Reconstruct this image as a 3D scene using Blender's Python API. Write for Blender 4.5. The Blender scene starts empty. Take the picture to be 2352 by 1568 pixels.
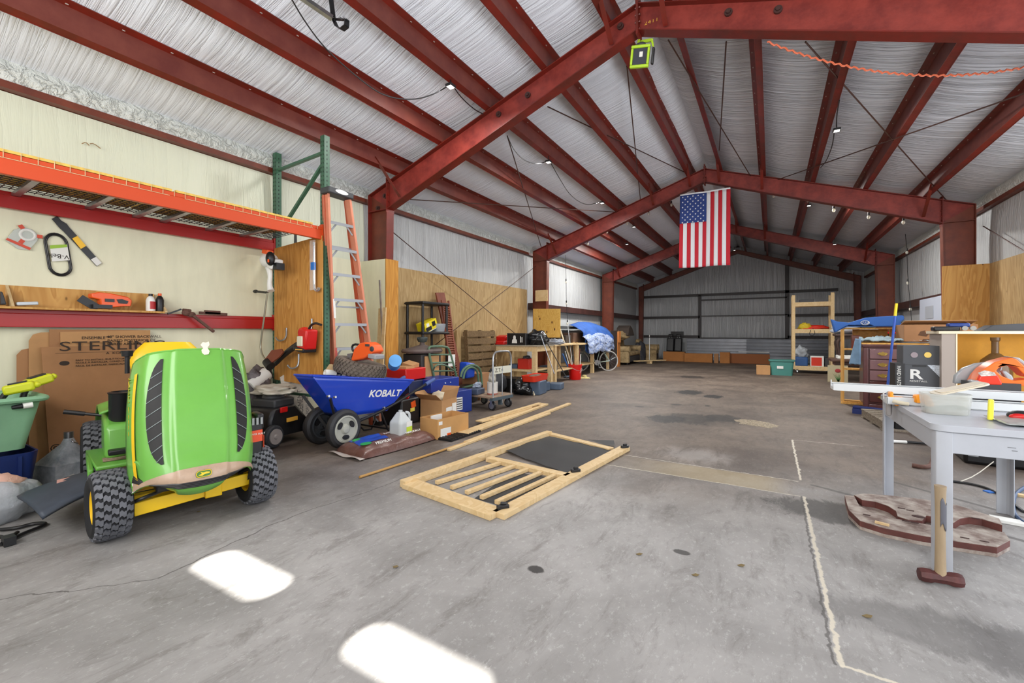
import bpy, bmesh, math, random
from mathutils import Vector, Matrix, noise
random.seed(7)
PI = math.pi
C = bpy.context.scene.collection
S = bpy.context.scene
# ---------------------------------------------------------------- camera, world, sun, fill lights, exposure
EYE = 1.29; FPX = 998.3; YAW = .537; HOR = 762.6
cam_d = bpy.data.cameras.new('camera'); cam = bpy.data.objects.new('camera', cam_d); C.objects.link(cam)
cam.location = (0, 0, EYE); cam.rotation_euler = (PI/2, 0, YAW)
cam_d.sensor_width = 36; cam_d.lens = FPX/2352*36; cam_d.shift_y = -(784-HOR)/2352; cam_d.clip_start = .02
S.camera = cam
w = bpy.data.worlds.new('world'); S.world = w; w.use_nodes = True
w.node_tree.nodes['Background'].inputs[0].default_value = (.75, .85, 1, 1)
w.node_tree.nodes['Background'].inputs[1].default_value = 1.6
def light(name, kind, loc, rot, energy, color=(1, 1, 1), size=None, sy=None):
    l = bpy.data.lights.new(name, kind); o = bpy.data.objects.new(name, l); C.objects.link(o)
    o.location = loc; o.rotation_euler = rot; l.energy = energy; l.color = color
    if kind == 'AREA':
        l.shape = 'RECTANGLE'; l.size = size; l.size_y = sy
    elif kind == 'POINT': l.shadow_soft_size = size
    return o
SUN_EL = math.radians(40)
sun = light('sun', 'SUN', (0, -5, 8), (PI/2-SUN_EL, 0, 0), 22, (1, .97, .9)); sun.data.angle = math.radians(.45)
light('side_fill_light', 'AREA', (3.3, 4.7, 1.75), (0, PI/2, 0), 225, (.97, .98, 1), 3.0, 7.8)  # fill light in an unseen side opening added to brighten the room
light('front_fill_light', 'AREA', (-.6, -1.3, 2.6), (math.radians(104), 0, 0), 350, (1, .985, .96), 7.5, 1.7)  # broad daylight fill set inside the solid front wall, no opening there
S.view_settings.view_transform = 'Standard'; S.view_settings.look = 'None'
S.view_settings.exposure = -0.12; S.view_settings.gamma = 1
S.cycles.use_denoising = True; S.cycles.max_bounces = 8; S.cycles.diffuse_bounces = 5
# ---------------------------------------------------------------- helpers
_s, _c = math.sin(YAW), math.cos(YAW)
def ray(x, y):
    u = (x-1176)/FPX; v = (HOR-y)/FPX
    return Vector((_c*u-_s, _s*u+_c, v))
def fl(x, y, z=0.0):                     # where the line of sight meets height z
    r = ray(x, y); d = (z-EYE)/r.z; return Vector((r.x*d, r.y*d, z))
def onX(x, y, X):
    r = ray(x, y); d = X/r.x; return Vector((X, r.y*d, EYE+r.z*d))
def onY(x, y, Y):
    r = ray(x, y); d = Y/r.y; return Vector((r.x*d, Y, EYE+r.z*d))
def lin(r, g, b):
    f = lambda c: ((c/255+.055)/1.055)**2.4 if c > 10 else c/255/12.92
    return (f(r), f(g), f(b), 1)
MATS = {}
def mat(name, col, rough=.6, metal=0, noise_s=0, noise_a=.25, bump=0, bump_s=None, stretch=(1, 1, 1), col2=None, alpha=1, spec=.5, emit=0, trans=0, coat=0):
    """plain or noise-mottled surface; noise_s = scale of mottling, stretch = object-space stretching"""
    if name in MATS: return MATS[name]
    m = bpy.data.materials.new(name); m.use_nodes = True; MATS[name] = m
    nt = m.node_tree; b = nt.nodes['Principled BSDF']
    if len(col) == 3: col = lin(*col)
    b.inputs['Base Color'].default_value = col; b.inputs['Roughness'].default_value = rough
    b.inputs['Metallic'].default_value = metal; b.inputs['Alpha'].default_value = alpha
    b.inputs['Specular IOR Level'].default_value = spec
    b.inputs['Transmission Weight'].default_value = trans; b.inputs['Coat Weight'].default_value = coat
    if emit:
        b.inputs['Emission Color'].default_value = col; b.inputs['Emission Strength'].default_value = emit
    if noise_s or bump:
        tc = nt.nodes.new('ShaderNodeTexCoord'); mp = nt.nodes.new('ShaderNodeMapping')
        mp.inputs['Scale'].default_value = stretch; nt.links.new(tc.outputs['Object'], mp.inputs[0])
    if noise_s:
        n = nt.nodes.new('ShaderNodeTexNoise'); n.inputs['Scale'].default_value = noise_s; n.inputs['Detail'].default_value = 6
        n.inputs['Roughness'].default_value = .65
        nt.links.new(mp.outputs[0], n.inputs[0])
        r = nt.nodes.new('ShaderNodeValToRGB'); e = r.color_ramp.elements
        c2 = (lin(*col2) if len(col2) == 3 else col2) if col2 else tuple(c*(1-noise_a) for c in col[:3])+(1,)
        c1 = col if col2 else tuple(min(1, c*(1+noise_a)) for c in col[:3])+(1,)
        e[0].position = .36; e[0].color = c2; e[1].position = .64; e[1].color = c1
        nt.links.new(n.outputs[0], r.inputs[0]); nt.links.new(r.outputs[0], b.inputs['Base Color'])
    if bump:
        n2 = nt.nodes.new('ShaderNodeTexNoise'); n2.inputs['Scale'].default_value = bump_s or noise_s or 10; n2.inputs['Detail'].default_value = 4
        nt.links.new(mp.outputs[0], n2.inputs[0])
        bp = nt.nodes.new('ShaderNodeBump'); bp.inputs['Strength'].default_value = bump; bp.inputs['Distance'].default_value = .02
        nt.links.new(n2.outputs[0], bp.inputs['Height']); nt.links.new(bp.outputs[0], b.inputs['Normal'])
    return m
def basis(z):
    z = Vector(z).normalized(); a = Vector((0, 0, 1)) if abs(z.z) < .95 else Vector((1, 0, 0))
    x = a.cross(z).normalized(); return x, z.cross(x), z
def rot(ax, ay=0, az=0):
    from mathutils import Euler
    return Euler((ax, ay, az)).to_matrix()
class M:
    """collects shapes of ONE part; build() links it as one mesh object"""
    def __init__(s): s.b = bmesh.new()
    def box(s, c, d, R=None, taper=None):
        c = Vector(c); vs = []
        for i in (-.5, .5):
            for j in (-.5, .5):
                for k in (-.5, .5):
                    t = 1
                    if taper and k > 0: t = taper
                    p = Vector((i*d[0]*t, j*d[1]*t, k*d[2]))
                    vs.append(s.b.verts.new(c+(R @ p if R else p)))
        for f in ((0, 1, 3, 2), (4, 6, 7, 5), (0, 4, 5, 1), (2, 3, 7, 6), (0, 2, 6, 4), (1, 5, 7, 3)):
            s.b.faces.new([vs[i] for i in f])
        return s
    def mm(s, a, b):
        a, b = Vector(a), Vector(b); return s.box((a+b)/2, [abs(q) for q in (b-a)])
    def bar(s, p, q, wd, th, up=(0, 0, 1)):            # rectangular bar from p to q; th measured along up
        p, q, up = Vector(p), Vector(q), Vector(up); z = (q-p).normalized()
        x = up.cross(z)
        if x.length < 1e-4: x = Vector((1, 0, 0)).cross(z)
        x.normalize(); y = z.cross(x); vs = []
        for o in (p, q):
            for i, j in ((-1, -1), (1, -1), (1, 1), (-1, 1)): vs.append(s.b.verts.new(o+x*i*wd/2+y*j*th/2))
        for f in ((0, 3, 2, 1), (4, 5, 6, 7), (0, 1, 5, 4), (1, 2, 6, 5), (2, 3, 7, 6), (3, 0, 4, 7)): s.b.faces.new([vs[i] for i in f])
        return s
    def cyl(s, p, q, r, r2=None, n=16, cap=True):
        p, q = Vector(p), Vector(q); r2 = r if r2 is None else r2; x, y, z = basis(q-p)
        A = [s.b.verts.new(p+(x*math.cos(t)+y*math.sin(t))*r) for t in [2*PI*i/n for i in range(n)]]
        B = [s.b.verts.new(q+(x*math.cos(t)+y*math.sin(t))*r2) for t in [2*PI*i/n for i in range(n)]]
        for i in range(n): s.b.faces.new((A[i], A[(i+1) % n], B[(i+1) % n], B[i]))
        if cap: s.b.faces.new(A[::-1]); s.b.faces.new(B)
        return s
    def tube(s, pts, r, n=8, smooth=0, closed=False):
        pts = [Vector(p) for p in pts]
        for _ in range(smooth):
            q = [] if closed else [pts[0]]
            rng = range(len(pts)) if closed else range(len(pts)-1)
            for i in rng:
                a, b = pts[i], pts[(i+1) % len(pts)]; q += [a*.75+b*.25, a*.25+b*.75]
            if not closed: q.append(pts[-1])
            pts = q
        rings = []; px = None; N = len(pts)
        for i, p in enumerate(pts):
            if closed: d = pts[(i+1) % N]-pts[i-1]
            else: d = pts[min(i+1, N-1)]-pts[max(i-1, 0)]
            x, y, z = basis(d)
            if px is not None:
                x = px-z*px.dot(z)
                if x.length < 1e-5: x = basis(d)[0]
                x.normalize(); y = z.cross(x)
            px = x; rr = r(i/(max(1, N-1))) if callable(r) else r
            rings.append([s.b.verts.new(p+(x*math.cos(t)+y*math.sin(t))*rr) for t in [2*PI*k/n for k in range(n)]])
        R2 = list(zip(rings, rings[1:]))+([(rings[-1], rings[0])] if closed else [])
        for A, B in R2:
            for k in range(n): s.b.faces.new((A[k], A[(k+1) % n], B[(k+1) % n], B[k]))
        if not closed: s.b.faces.new(rings[0][::-1]); s.b.faces.new(rings[-1])
        return s
    def lathe(s, prof, c=(0, 0, 0), axis=(0, 0, 1), n=28, sx=1, sy=1, cap=True):
        c = Vector(c); x, y, z = basis(axis)
        if tuple(axis) == (0, 0, 1): x, y = Vector((1, 0, 0)), Vector((0, 1, 0))
        rings = [[s.b.verts.new(c+z*h+(x*math.cos(t)*sx+y*math.sin(t)*sy)*max(r, 1e-4)) for t in [2*PI*i/n for i in range(n)]] for r, h in prof]
        for A, B in zip(rings, rings[1:]):
            for k in range(n): s.b.faces.new((A[k], A[(k+1) % n], B[(k+1) % n], B[k]))
        if cap and prof[0][0] > .002: s.b.faces.new(rings[0][::-1])
        if cap and prof[-1][0] > .002: s.b.faces.new(rings[-1])
        return s
    def prism(s, poly, o, ux, uy, th):                 # outline poly in (ux,uy) at o, thickness th along ux x uy, centred
        o, ux, uy = Vector(o), Vector(ux).normalized(), Vector(uy).normalized(); nz = ux.cross(uy).normalized()
        A = [s.b.verts.new(o+ux*a+uy*b-nz*th/2) for a, b in poly]; B = [s.b.verts.new(o+ux*a+uy*b+nz*th/2) for a, b in poly]
        n = len(poly)
        fa = s.b.faces.new(A[::-1]); fb = s.b.faces.new(B)
        for i in range(n): s.b.faces.new((A[i], A[(i+1) % n], B[(i+1) % n], B[i]))
        from mathutils.geometry import tessellate_polygon
        T = tessellate_polygon([[Vector((a, b, 0)) for a, b in poly]])
        s.b.faces.remove(fa); s.b.faces.remove(fb)
        for i, j, k in T:
            for V in (A, B):
                try: s.b.faces.new((V[i], V[j], V[k]))
                except ValueError: pass
        return s
    def ball(s, c, r, n=16, m=10, f=None, R=None):     # ellipsoid r=(rx,ry,rz)
        if not hasattr(r, '__len__'): r = (r, r, r)
        c = Vector(c); rings = []
        for j in range(1, m):
            ph = PI*j/m; ring = []
            for i in range(n):
                t = 2*PI*i/n; p = Vector((r[0]*math.sin(ph)*math.cos(t), r[1]*math.sin(ph)*math.sin(t), r[2]*math.cos(ph)))
                if f: p = f(p)
                ring.append(s.b.verts.new(c+(R @ p if R else p)))
            rings.append(ring)
        def pole(z):
            p = Vector((0, 0, z)); p = f(p) if f else p; return s.b.verts.new(c+(R @ p if R else p))
        T, B = pole(r[2]), pole(-r[2])
        for i in range(n):
            s.b.faces.new((T, rings[0][i], rings[0][(i+1) % n])); s.b.faces.new((B, rings[-1][(i+1) % n], rings[-1][i]))
        for A, Q in zip(rings, rings[1:]):
            for i in range(n): s.b.faces.new((A[i], Q[i], Q[(i+1) % n], A[(i+1) % n]))
        return s
    def grid(s, f, nu, nv, closed_u=False):            # surface f(u,v), u,v in 0..1
        V = [[s.b.verts.new(Vector(f(i/nu, j/nv))) for j in range(nv+1)] for i in range(nu if closed_u else nu+1)]
        for i in range(nu):
            for j in range(nv):
                a, b = V[i], V[(i+1) % len(V)]; s.b.faces.new((a[j], b[j], b[j+1], a[j+1]))
        return s
    def torus(s, c, axis, R, r, n=32, m=12, prof=None):
        c = Vector(c); x, y, z = basis(axis)
        def f(u, v):
            t = 2*PI*u; a = 2*PI*v
            pr_, pz = (prof(a) if prof else (r*math.cos(a), r*math.sin(a)))
            return c+(x*math.cos(t)+y*math.sin(t))*(R+pr_)+z*pz
        V = [[s.b.verts.new(f(i/n, j/m)) for j in range(m)] for i in range(n)]
        for i in range(n):
            for j in range(m): s.b.faces.new((V[i][j], V[(i+1) % n][j], V[(i+1) % n][(j+1) % m], V[i][(j+1) % m]))
        return s
    def build(s, name, m, parent=None, bev=0, ang=35, solid=0, sub=0, flip=True):
        if flip: bmesh.ops.recalc_face_normals(s.b, faces=s.b.faces)
        me = bpy.data.meshes.new(name); s.b.to_mesh(me); s.b.free()
        for p in me.polygons: p.use_smooth = True
        me.set_sharp_from_angle(angle=math.radians(ang))
        o = bpy.data.objects.new(name, me); C.objects.link(o)
        if m: me.materials.append(m)
        if parent: o.parent = parent
        if solid:
            q = o.modifiers.new('solid', 'SOLIDIFY'); q.thickness = solid; q.offset = 0
        if sub:
            q = o.modifiers.new('sub', 'SUBSURF'); q.levels = sub; q.render_levels = sub
        if bev:
            q = o.modifiers.new('bevel', 'BEVEL'); q.width = bev; q.segments = 2; q.limit_method = 'ANGLE'; q.angle_limit = .6
        return o
def thing(name, label, cat, loc=(0, 0, 0), rz=0, group=None, rx=0, ry=0):
    o = bpy.data.objects.new(name, None); C.objects.link(o); o.empty_display_size = .1
    o.location = loc; o.rotation_euler = (rx, ry, rz); tag(o, label, cat, group); return o
def tag(o, label, cat, group=None, kind=None):
    o['label'] = label; o['category'] = cat
    if group: o['group'] = group
    if kind: o['kind'] = kind
    return o
def struct(o): o['kind'] = 'structure'; return o
def frame(o, p, ux, uy):                               # place object o at p with local x=ux, y=uy
    ux, uy = Vector(ux).normalized(), Vector(uy).normalized(); uz = ux.cross(uy).normalized(); uy = uz.cross(ux)
    m = Matrix((ux, uy, uz)).transposed().to_4x4(); m.translation = Vector(p); o.matrix_world = m; return o
def text(s, size, m, parent, p, ux, uy, th=.0015, name='lettering', align='LEFT', sx=1, shear=0, spacing=1, off=0):
    c = bpy.data.curves.new('t', 'FONT'); c.body = s; c.size = size; c.extrude = th/2; c.align_x = align; c.shear = shear; c.space_character = spacing; c.offset = off
    c.resolution_u = 3
    o = bpy.data.objects.new('t', c); C.objects.link(o)
    me = bpy.data.meshes.new_from_object(o.evaluated_get(bpy.context.evaluated_depsgraph_get()))
    bpy.data.objects.remove(o); bpy.data.curves.remove(c)
    ux, uy = Vector(ux).normalized(), Vector(uy).normalized(); uz = ux.cross(uy).normalized(); uy = uz.cross(ux)
    mw = Matrix((ux*sx, uy, uz)).transposed().to_4x4(); mw.translation = Vector(p); me.transform(mw)
    me.materials.clear(); me.materials.append(m); me.name = name
    q = bpy.data.objects.new(name, me); C.objects.link(q); q.parent = parent; return q
def copy_thing(r, loc=None, rz=None, label=None, group=None):
    q = r.copy(); C.objects.link(q)
    if loc is not None: q.location = loc
    if rz is not None: q.rotation_euler = (0, 0, rz)
    if label: q['label'] = label
    if group: q['group'] = group
    for ch in list(r.children):
        c = ch.copy(); C.objects.link(c); c.parent = q
        for g in list(ch.children):
            d = g.copy(); C.objects.link(d); d.parent = c
    return q
def rrect(wd, ht, r, n=5):                             # rounded rectangle outline centred
    P = []
    for cx, cy, a0 in ((wd/2-r, ht/2-r, 0), (-wd/2+r, ht/2-r, 90), (-wd/2+r, -ht/2+r, 180), (wd/2-r, -ht/2+r, 270)):
        for i in range(n+1):
            a = math.radians(a0+90*i/n); P.append((cx+r*math.cos(a), cy+r*math.sin(a)))
    return P
# ---------------------------------------------------------------- special materials
def nodes(m): return m.node_tree.nodes, m.node_tree.links
def wrinkle_mat(name, col, scale, col2, strength=1.0, rough=.42, angle=(0, 0, 0)):
    m = bpy.data.materials.new(name); m.use_nodes = True; N, L = nodes(m); b = N['Principled BSDF']
    tc = N.new('ShaderNodeTexCoord'); mp = N.new('ShaderNodeMapping'); mp.inputs['Scale'].default_value = scale; mp.inputs['Rotation'].default_value = angle
    L.new(tc.outputs['Object'], mp.inputs[0])
    n = N.new('ShaderNodeTexNoise'); n.inputs['Scale'].default_value = 1; n.inputs['Detail'].default_value = 5; n.inputs['Roughness'].default_value = .6; n.inputs['Distortion'].default_value = .35
    L.new(mp.outputs[0], n.inputs[0])
    # ridged
    a = N.new('ShaderNodeMath'); a.operation = 'SUBTRACT'; a.inputs[1].default_value = .5; L.new(n.outputs[0], a.inputs[0])
    a2 = N.new('ShaderNodeMath'); a2.operation = 'ABSOLUTE'; L.new(a.outputs[0], a2.inputs[0])
    a3 = N.new('ShaderNodeMath'); a3.operation = 'POWER'; a3.inputs[1].default_value = .55; L.new(a2.outputs[0], a3.inputs[0])
    bp = N.new('ShaderNodeBump'); bp.inputs['Strength'].default_value = strength; bp.inputs['Distance'].default_value = .045
    L.new(a3.outputs[0], bp.inputs['Height']); L.new(bp.outputs[0], b.inputs['Normal'])
    n3 = N.new('ShaderNodeTexNoise'); n3.inputs['Scale'].default_value = .7; L.new(tc.outputs['Object'], n3.inputs[0])
    mx = N.new('ShaderNodeMix'); mx.data_type = 'RGBA'; mx.inputs[6].default_value = lin(*col); mx.inputs[7].default_value = lin(*col2)
    L.new(n3.outputs[0], mx.inputs[0]); L.new(mx.outputs[2], b.inputs['Base Color'])
    b.inputs['Roughness'].default_value = rough; b.inputs['Specular IOR Level'].default_value = .6
    return m
def wood_mat(name, c1, c2, scale=(1, 12, 12), rough=.6, knots=True, ring=2.2):
    if name in MATS: return MATS[name]
    m = bpy.data.materials.new(name); m.use_nodes = True; MATS[name] = m; N, L = nodes(m); b = N['Principled BSDF']
    tc = N.new('ShaderNodeTexCoord'); mp = N.new('ShaderNodeMapping'); mp.inputs['Scale'].default_value = scale
    L.new(tc.outputs['Object'], mp.inputs[0])
    n = N.new('ShaderNodeTexNoise'); n.inputs['Scale'].default_value = ring; n.inputs['Detail'].default_value = 3; n.inputs['Distortion'].default_value = .6
    L.new(mp.outputs[0], n.inputs[0])
    mu = N.new('ShaderNodeMath'); mu.operation = 'MULTIPLY'; mu.inputs[1].default_value = 9; L.new(n.outputs[0], mu.inputs[0])
    fr = N.new('ShaderNodeMath'); fr.operation = 'FRACT'; L.new(mu.outputs[0], fr.inputs[0])
    r = N.new('ShaderNodeValToRGB'); e = r.color_ramp.elements; e[0].color = lin(*c1); e[1].color = lin(*c2); e[1].position = .8
    x = e.new(.95); x.color = lin(*c1); L.new(fr.outputs[0], r.inputs[0])
    out = r.outputs[0]
    if knots:
        v = N.new('ShaderNodeTexVoronoi'); v.inputs['Scale'].default_value = 2.2; v.feature = 'F1'
        mp2 = N.new('ShaderNodeMapping'); mp2.inputs['Scale'].default_value = tuple(1+(q-min(scale))/max(scale)*1.2 for q in scale)
        L.new(tc.outputs['Object'], mp2.inputs[0]); L.new(mp2.outputs[0], v.inputs[0])
        kr = N.new('ShaderNodeValToRGB'); ke = kr.color_ramp.elements; ke[0].position = .03; ke[0].color = (1, 1, 1, 1); ke[1].position = .06; ke[1].color = (0, 0, 0, 1)
        L.new(v.outputs['Distance'], kr.inputs[0])
        mx = N.new('ShaderNodeMix'); mx.data_type = 'RGBA'; mx.inputs[7].default_value = tuple(q*.3 for q in lin(*c2)[:3])+(1,)
        L.new(kr.outputs[0], mx.inputs[0]); L.new(out, mx.inputs[6]); out = mx.outputs[2]
    L.new(out, b.inputs['Base Color']); b.inputs['Roughness'].default_value = rough; b.inputs['Specular IOR Level'].default_value = .3
    return m
M_STEEL = mat('red_oxide_steel', (116, 29, 18), .42, 0, 3.2, bump=.12, bump_s=14, col2=(90, 30, 19))
M_STEELB = mat('brown_primer_steel', (116, 54, 34), .5, 0, 4, bump=.12, bump_s=14, col2=(94, 42, 27))
M_WEB = mat('rubbed_red_steel', (142, 54, 44), .5, 0, 5, bump=.1, bump_s=20, col2=(110, 34, 28))
M_GIRT = mat('dark_girt_steel', (62, 36, 32), .5, 0, 4, .3)
M_BLACK = mat('black_plastic', (26, 26, 28), .42)
M_DGREY = mat('dark_grey_plastic', (58, 59, 62), .55)
M_CHROME = mat('galvanised', (176, 180, 184), .32, .9, 14, .15)
M_ALU = mat('aluminium', (150, 152, 156), .42, .6)
M_RED = mat('red_plastic', (196, 22, 20), .35)
M_BLUE = mat('blue_paint', (22, 62, 178), .3, coat=.3)
M_WHITE = mat('white_plastic', (232, 232, 228), .5)
M_PAPER = mat('white_paper', (225, 225, 220), .8)
M_CARD = mat('cardboard', (182, 138, 92), .85, 0, 3, .08)
M_CARDD = mat('cardboard_brown', (160, 116, 78), .85, 0, 2, .1)
M_INK = mat('dark_ink', (52, 40, 32), .8)
M_PLY = wood_mat('plywood_warm', (206, 160, 92), (184, 134, 70), (2.2, 2.2, .35), .6)
M_PLYP = wood_mat('plywood_pale', (186, 158, 112), (164, 134, 90), (2.4, 2.4, .3), .65)
M_PINE = wood_mat('pine_lumber', (214, 188, 144), (204, 174, 126), (3, 3, 3), .6, False, 1.2)
M_TYRE = mat('tyre_rubber', (44, 45, 48), .75, 0, 30, .15)
M_YEL = mat('yellow_paint', (244, 190, 20), .35)
M_CREAM = mat('cream_painted_ply', (226, 224, 196), .65, 0, 2.5, .05, bump=.05, bump_s=9, stretch=(2, 2, .4))
M_ORG = mat('orange_plastic', (238, 92, 30), .38)
# ================================================================ BUILDING
XL, XR, XC = -5.625, 3.053, -1.28
WL, WR = -5.83, 3.26                     # inner face of wall insulation
YF = [4.95, 10.65, 16.39, 21.8]; YB = 22.0; Y0 = -2.2
HE, SL = 3.51, .334
def roof_z(x, base=HE+.20): return base+SL*(min(x-XL, XR-x)) if XL <= x <= XR else base+SL*(min(x-XL, XR-x))
# ---- floor
def floor_mat():
    m = bpy.data.materials.new('concrete_floor'); m.use_nodes = True; N, L = nodes(m); b = N['Principled BSDF']
    tc = N.new('ShaderNodeTexCoord'); P = tc.outputs['Object']
    sep = N.new('ShaderNodeSeparateXYZ'); L.new(P, sep.inputs[0])
    def noise_n(sc, det=6, stretch=(1, 1, 1), rough=.6, dist=0):
        mp = N.new('ShaderNodeMapping'); mp.inputs['Scale'].default_value = stretch; L.new(P, mp.inputs[0])
        n = N.new('ShaderNodeTexNoise'); n.inputs['Scale'].default_value = sc; n.inputs['Detail'].default_value = det; n.inputs['Roughness'].default_value = rough; n.inputs['Distortion'].default_value = dist
        L.new(mp.outputs[0], n.inputs[0]); return n.outputs[0]
    def mth(op, a, b_=None, c_=None):
        n = N.new('ShaderNodeMath'); n.operation = op
        for i, q in enumerate((a, b_, c_)):
            if q is None: continue
            if isinstance(q, (int, float)): n.inputs[i].default_value = q
            else: L.new(q, n.inputs[i])
        return n.outputs[0]
    def sstep(v, lo, hi):
        n = N.new('ShaderNodeMapRange'); n.interpolation_type = 'SMOOTHSTEP'; n.inputs[1].default_value = lo; n.inputs[2].default_value = hi; L.new(v, n.inputs[0]); return n.outputs[0]
    def mixc(f, a, b_):
        n = N.new('ShaderNodeMix'); n.data_type = 'RGBA'
        if isinstance(f, (int, float)): n.inputs[0].default_value = f
        else: L.new(f, n.inputs[0])
        for i, q in ((6, a), (7, b_)):
            if isinstance(q, tuple): n.inputs[i].default_value = q
            else: L.new(q, n.inputs[i])
        return n.outputs[2]
    n1 = noise_n(1.1, 8, (1, 1, 1), .62, .4); n2 = noise_n(7, 8, (1.6, 1, 1), .7); n3 = noise_n(.55, 4, dist=.5); n4 = noise_n(60, 3)
    grey = mixc(sstep(n1, .25, .75), lin(128, 126, 124), lin(164, 162, 160))
    n5 = noise_n(3.2, 9, (2.2, .8, 1), .78, .6); n6 = noise_n(22, 6, (1.5, .8, 1), .8)
    grey = mixc(mth('MULTIPLY', sstep(n5, .48, .68), .55), grey, lin(98, 94, 90)); grey = mixc(mth('MULTIPLY', sstep(n6, .52, .7), .5), grey, lin(192, 191, 190))
    grey = mixc(mth('MULTIPLY', sstep(n2, .55, .75), .3), grey, lin(124, 121, 118))
    brown = mixc(sstep(n1, .3, .7), lin(78, 66, 58), lin(112, 99, 87)); brown = mixc(mth('MULTIPLY', sstep(n5, .46, .66), .5), brown, lin(62, 53, 48)); brown = mixc(mth('MULTIPLY', sstep(n6, .54, .7), .3), brown, lin(150, 140, 128))
    brown = mixc(mth('MULTIPLY', sstep(n2, .5, .75), .5), brown, lin(84, 72, 65))
    # the worn-in dirt of the back of the shop starts past about 3.5 m, ragged edge
    yy = mth('ADD', sep.outputs[1], mth('MULTIPLY', mth('SUBTRACT', n3, .5), 3.2))
    yy = mth('SUBTRACT', yy, mth('MULTIPLY', sep.outputs[0], .42))
    col = mixc(sstep(yy, 2.9, 5.4), grey, brown)
    speck = sstep(n4, .66, .74); col = mixc(mth('MULTIPLY', speck, .5), col, lin(200, 196, 190))
    # yellowish worn strip left of the joint
    sy = mth('MULTIPLY', sstep(sep.outputs[1], 4.09, 4.12), mth('SUBTRACT', 1.0, sstep(sep.outputs[1], 4.48, 4.51)))
    sx = mth('MULTIPLY', sstep(sep.outputs[0], -1.5, -.5), mth('SUBTRACT', 1.0, sstep(sep.outputs[0], -.1, .2)))
    col = mixc(mth('MULTIPLY', mth('MULTIPLY', sy, sx), .5), col, lin(170, 152, 112))
    # wheel-worn dark streaks
    def blob(cx, cy, rx, ry, k=.5, edge=.35, seed=0):
        dx = mth('DIVIDE', mth('SUBTRACT', sep.outputs[0], cx), rx); dy = mth('DIVIDE', mth('SUBTRACT', sep.outputs[1], cy), ry)
        d = mth('SQRT', mth('ADD', mth('MULTIPLY', dx, dx), mth('MULTIPLY', dy, dy)))
        d = mth('ADD', d, mth('MULTIPLY', mth('SUBTRACT', n5, .5), 1.9))
        return mth('MULTIPLY', mth('SUBTRACT', 1.0, sstep(d, 1-edge, 1.0)), k)
    oil = lin(18, 13, 13)
    for cx, cy, rx, ry, k in ((-1.34, 6.75, .30, .36, .95), (-1.05, 6.95, .42, .5, .7), (-.62, 7.2, .3, .38, .8), (-.7, 6.75, .35, .25, .3), (-1.5, 9.95, .3, .42, .95), (-1.0, 9.55, .22, .3, .95),
                            (-1.95, 13.4, .4, .5, .7), (-1.45, 8.15, .1, .12, .8), (-.95, 8.3, .06, .08, .9), (-1.95, 7.6, .1, .1, .7), (.42, 3.85, .5, .26, .7), (-.45, 2.7, .05, .03, .8), (-1.1, 2.1, .05, .04, .9),
                            (-2.6, 1.9, .35, .12, .15), (-3.2, 2.3, .9, .4, .22), (.9, 2.55, .9, .22, .42), (1.6, 2.35, .7, .2, .42), (-4.6, .5, .6, .3, .3)):
        col = mixc(blob(cx, cy, rx, ry, k), col, oil)
    for cx, cy, rx, ry, k in ((-2.9, 4.0, .5, .4, .25), (-1.6, 3.2, .9, .5, .2), (-.7, 4.9, .5, .4, .22)):
        col = mixc(blob(cx, cy, rx, ry, k, .8), col, lin(200, 198, 196))
    # saw joints and cracks as distance to line segments
    wob = mth('MULTIPLY', mth('SUBTRACT', noise_n(2.2, 5), .5), .16); wob2 = mth('MULTIPLY', mth('SUBTRACT', noise_n(14, 5), .5), .05)
    def seg(ax, ay, bx, by, wd, wobble, soft=.4):
        L2 = (bx-ax)**2+(by-ay)**2; X = mth('ADD', sep.outputs[0], wobble); Y = mth('SUBTRACT', sep.outputs[1], wobble)
        px = mth('SUBTRACT', X, ax); py = mth('SUBTRACT', Y, ay)
        t = mth('DIVIDE', mth('ADD', mth('MULTIPLY', px, bx-ax), mth('MULTIPLY', py, by-ay)), L2)
        n = N.new('ShaderNodeClamp'); L.new(t, n.inputs[0]); t = n.outputs[0]
        ex = mth('SUBTRACT', px, mth('MULTIPLY', t, bx-ax)); ey = mth('SUBTRACT', py, mth('MULTIPLY', t, by-ay))
        d = mth('SQRT', mth('ADD', mth('MULTIPLY', ex, ex), mth('MULTIPLY', ey, ey)))
        return mth('SUBTRACT', 1.0, sstep(d, wd*soft, wd))
    filler = lin(206, 198, 180)
    for a in ((.235, 2.1, .225, 4.1, .014, wob2), (.225, 4.55, .22, 6.2, .013, wob2), (.235, 2.1, 1.2, 2.06, .010, wob2), (.2, 4.1, -2.4, 4.12, .007, wob2), (.2, 4.5, -2.2, 4.55, .007, wob2), (.22, 6.2, .9, 6.25, .006, wob2)):
        col = mixc(mth('MULTIPLY', seg(*a), .85), col, filler)
    crk = lin(66, 62, 60)
    for a in ((.21, 2.1, .205, 4.1, .008, wob2), (-2.8, 2.78, -2.88, 1.65, .007, wob), (-2.88, 1.65, -2.75, 1.0, .007, wob), (-2.75, 1.0, -3.2, .5, .006, wob), (-2.8, 2.78, -2.5, 4.0, .006, wob), (.3, 4.45, 1.4, 3.9, .03, wob2), (.9, 4.9, 2.2, 3.9, .03, wob2)):
        col = mixc(mth('MULTIPLY', seg(*a), .7), col, crk)
    L.new(col, b.inputs['Base Color'])
    rg = N.new('ShaderNodeMapRange'); rg.inputs[3].default_value = .5; rg.inputs[4].default_value = .75; L.new(n2, rg.inputs[0]); L.new(rg.outputs[0], b.inputs['Roughness'])
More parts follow.
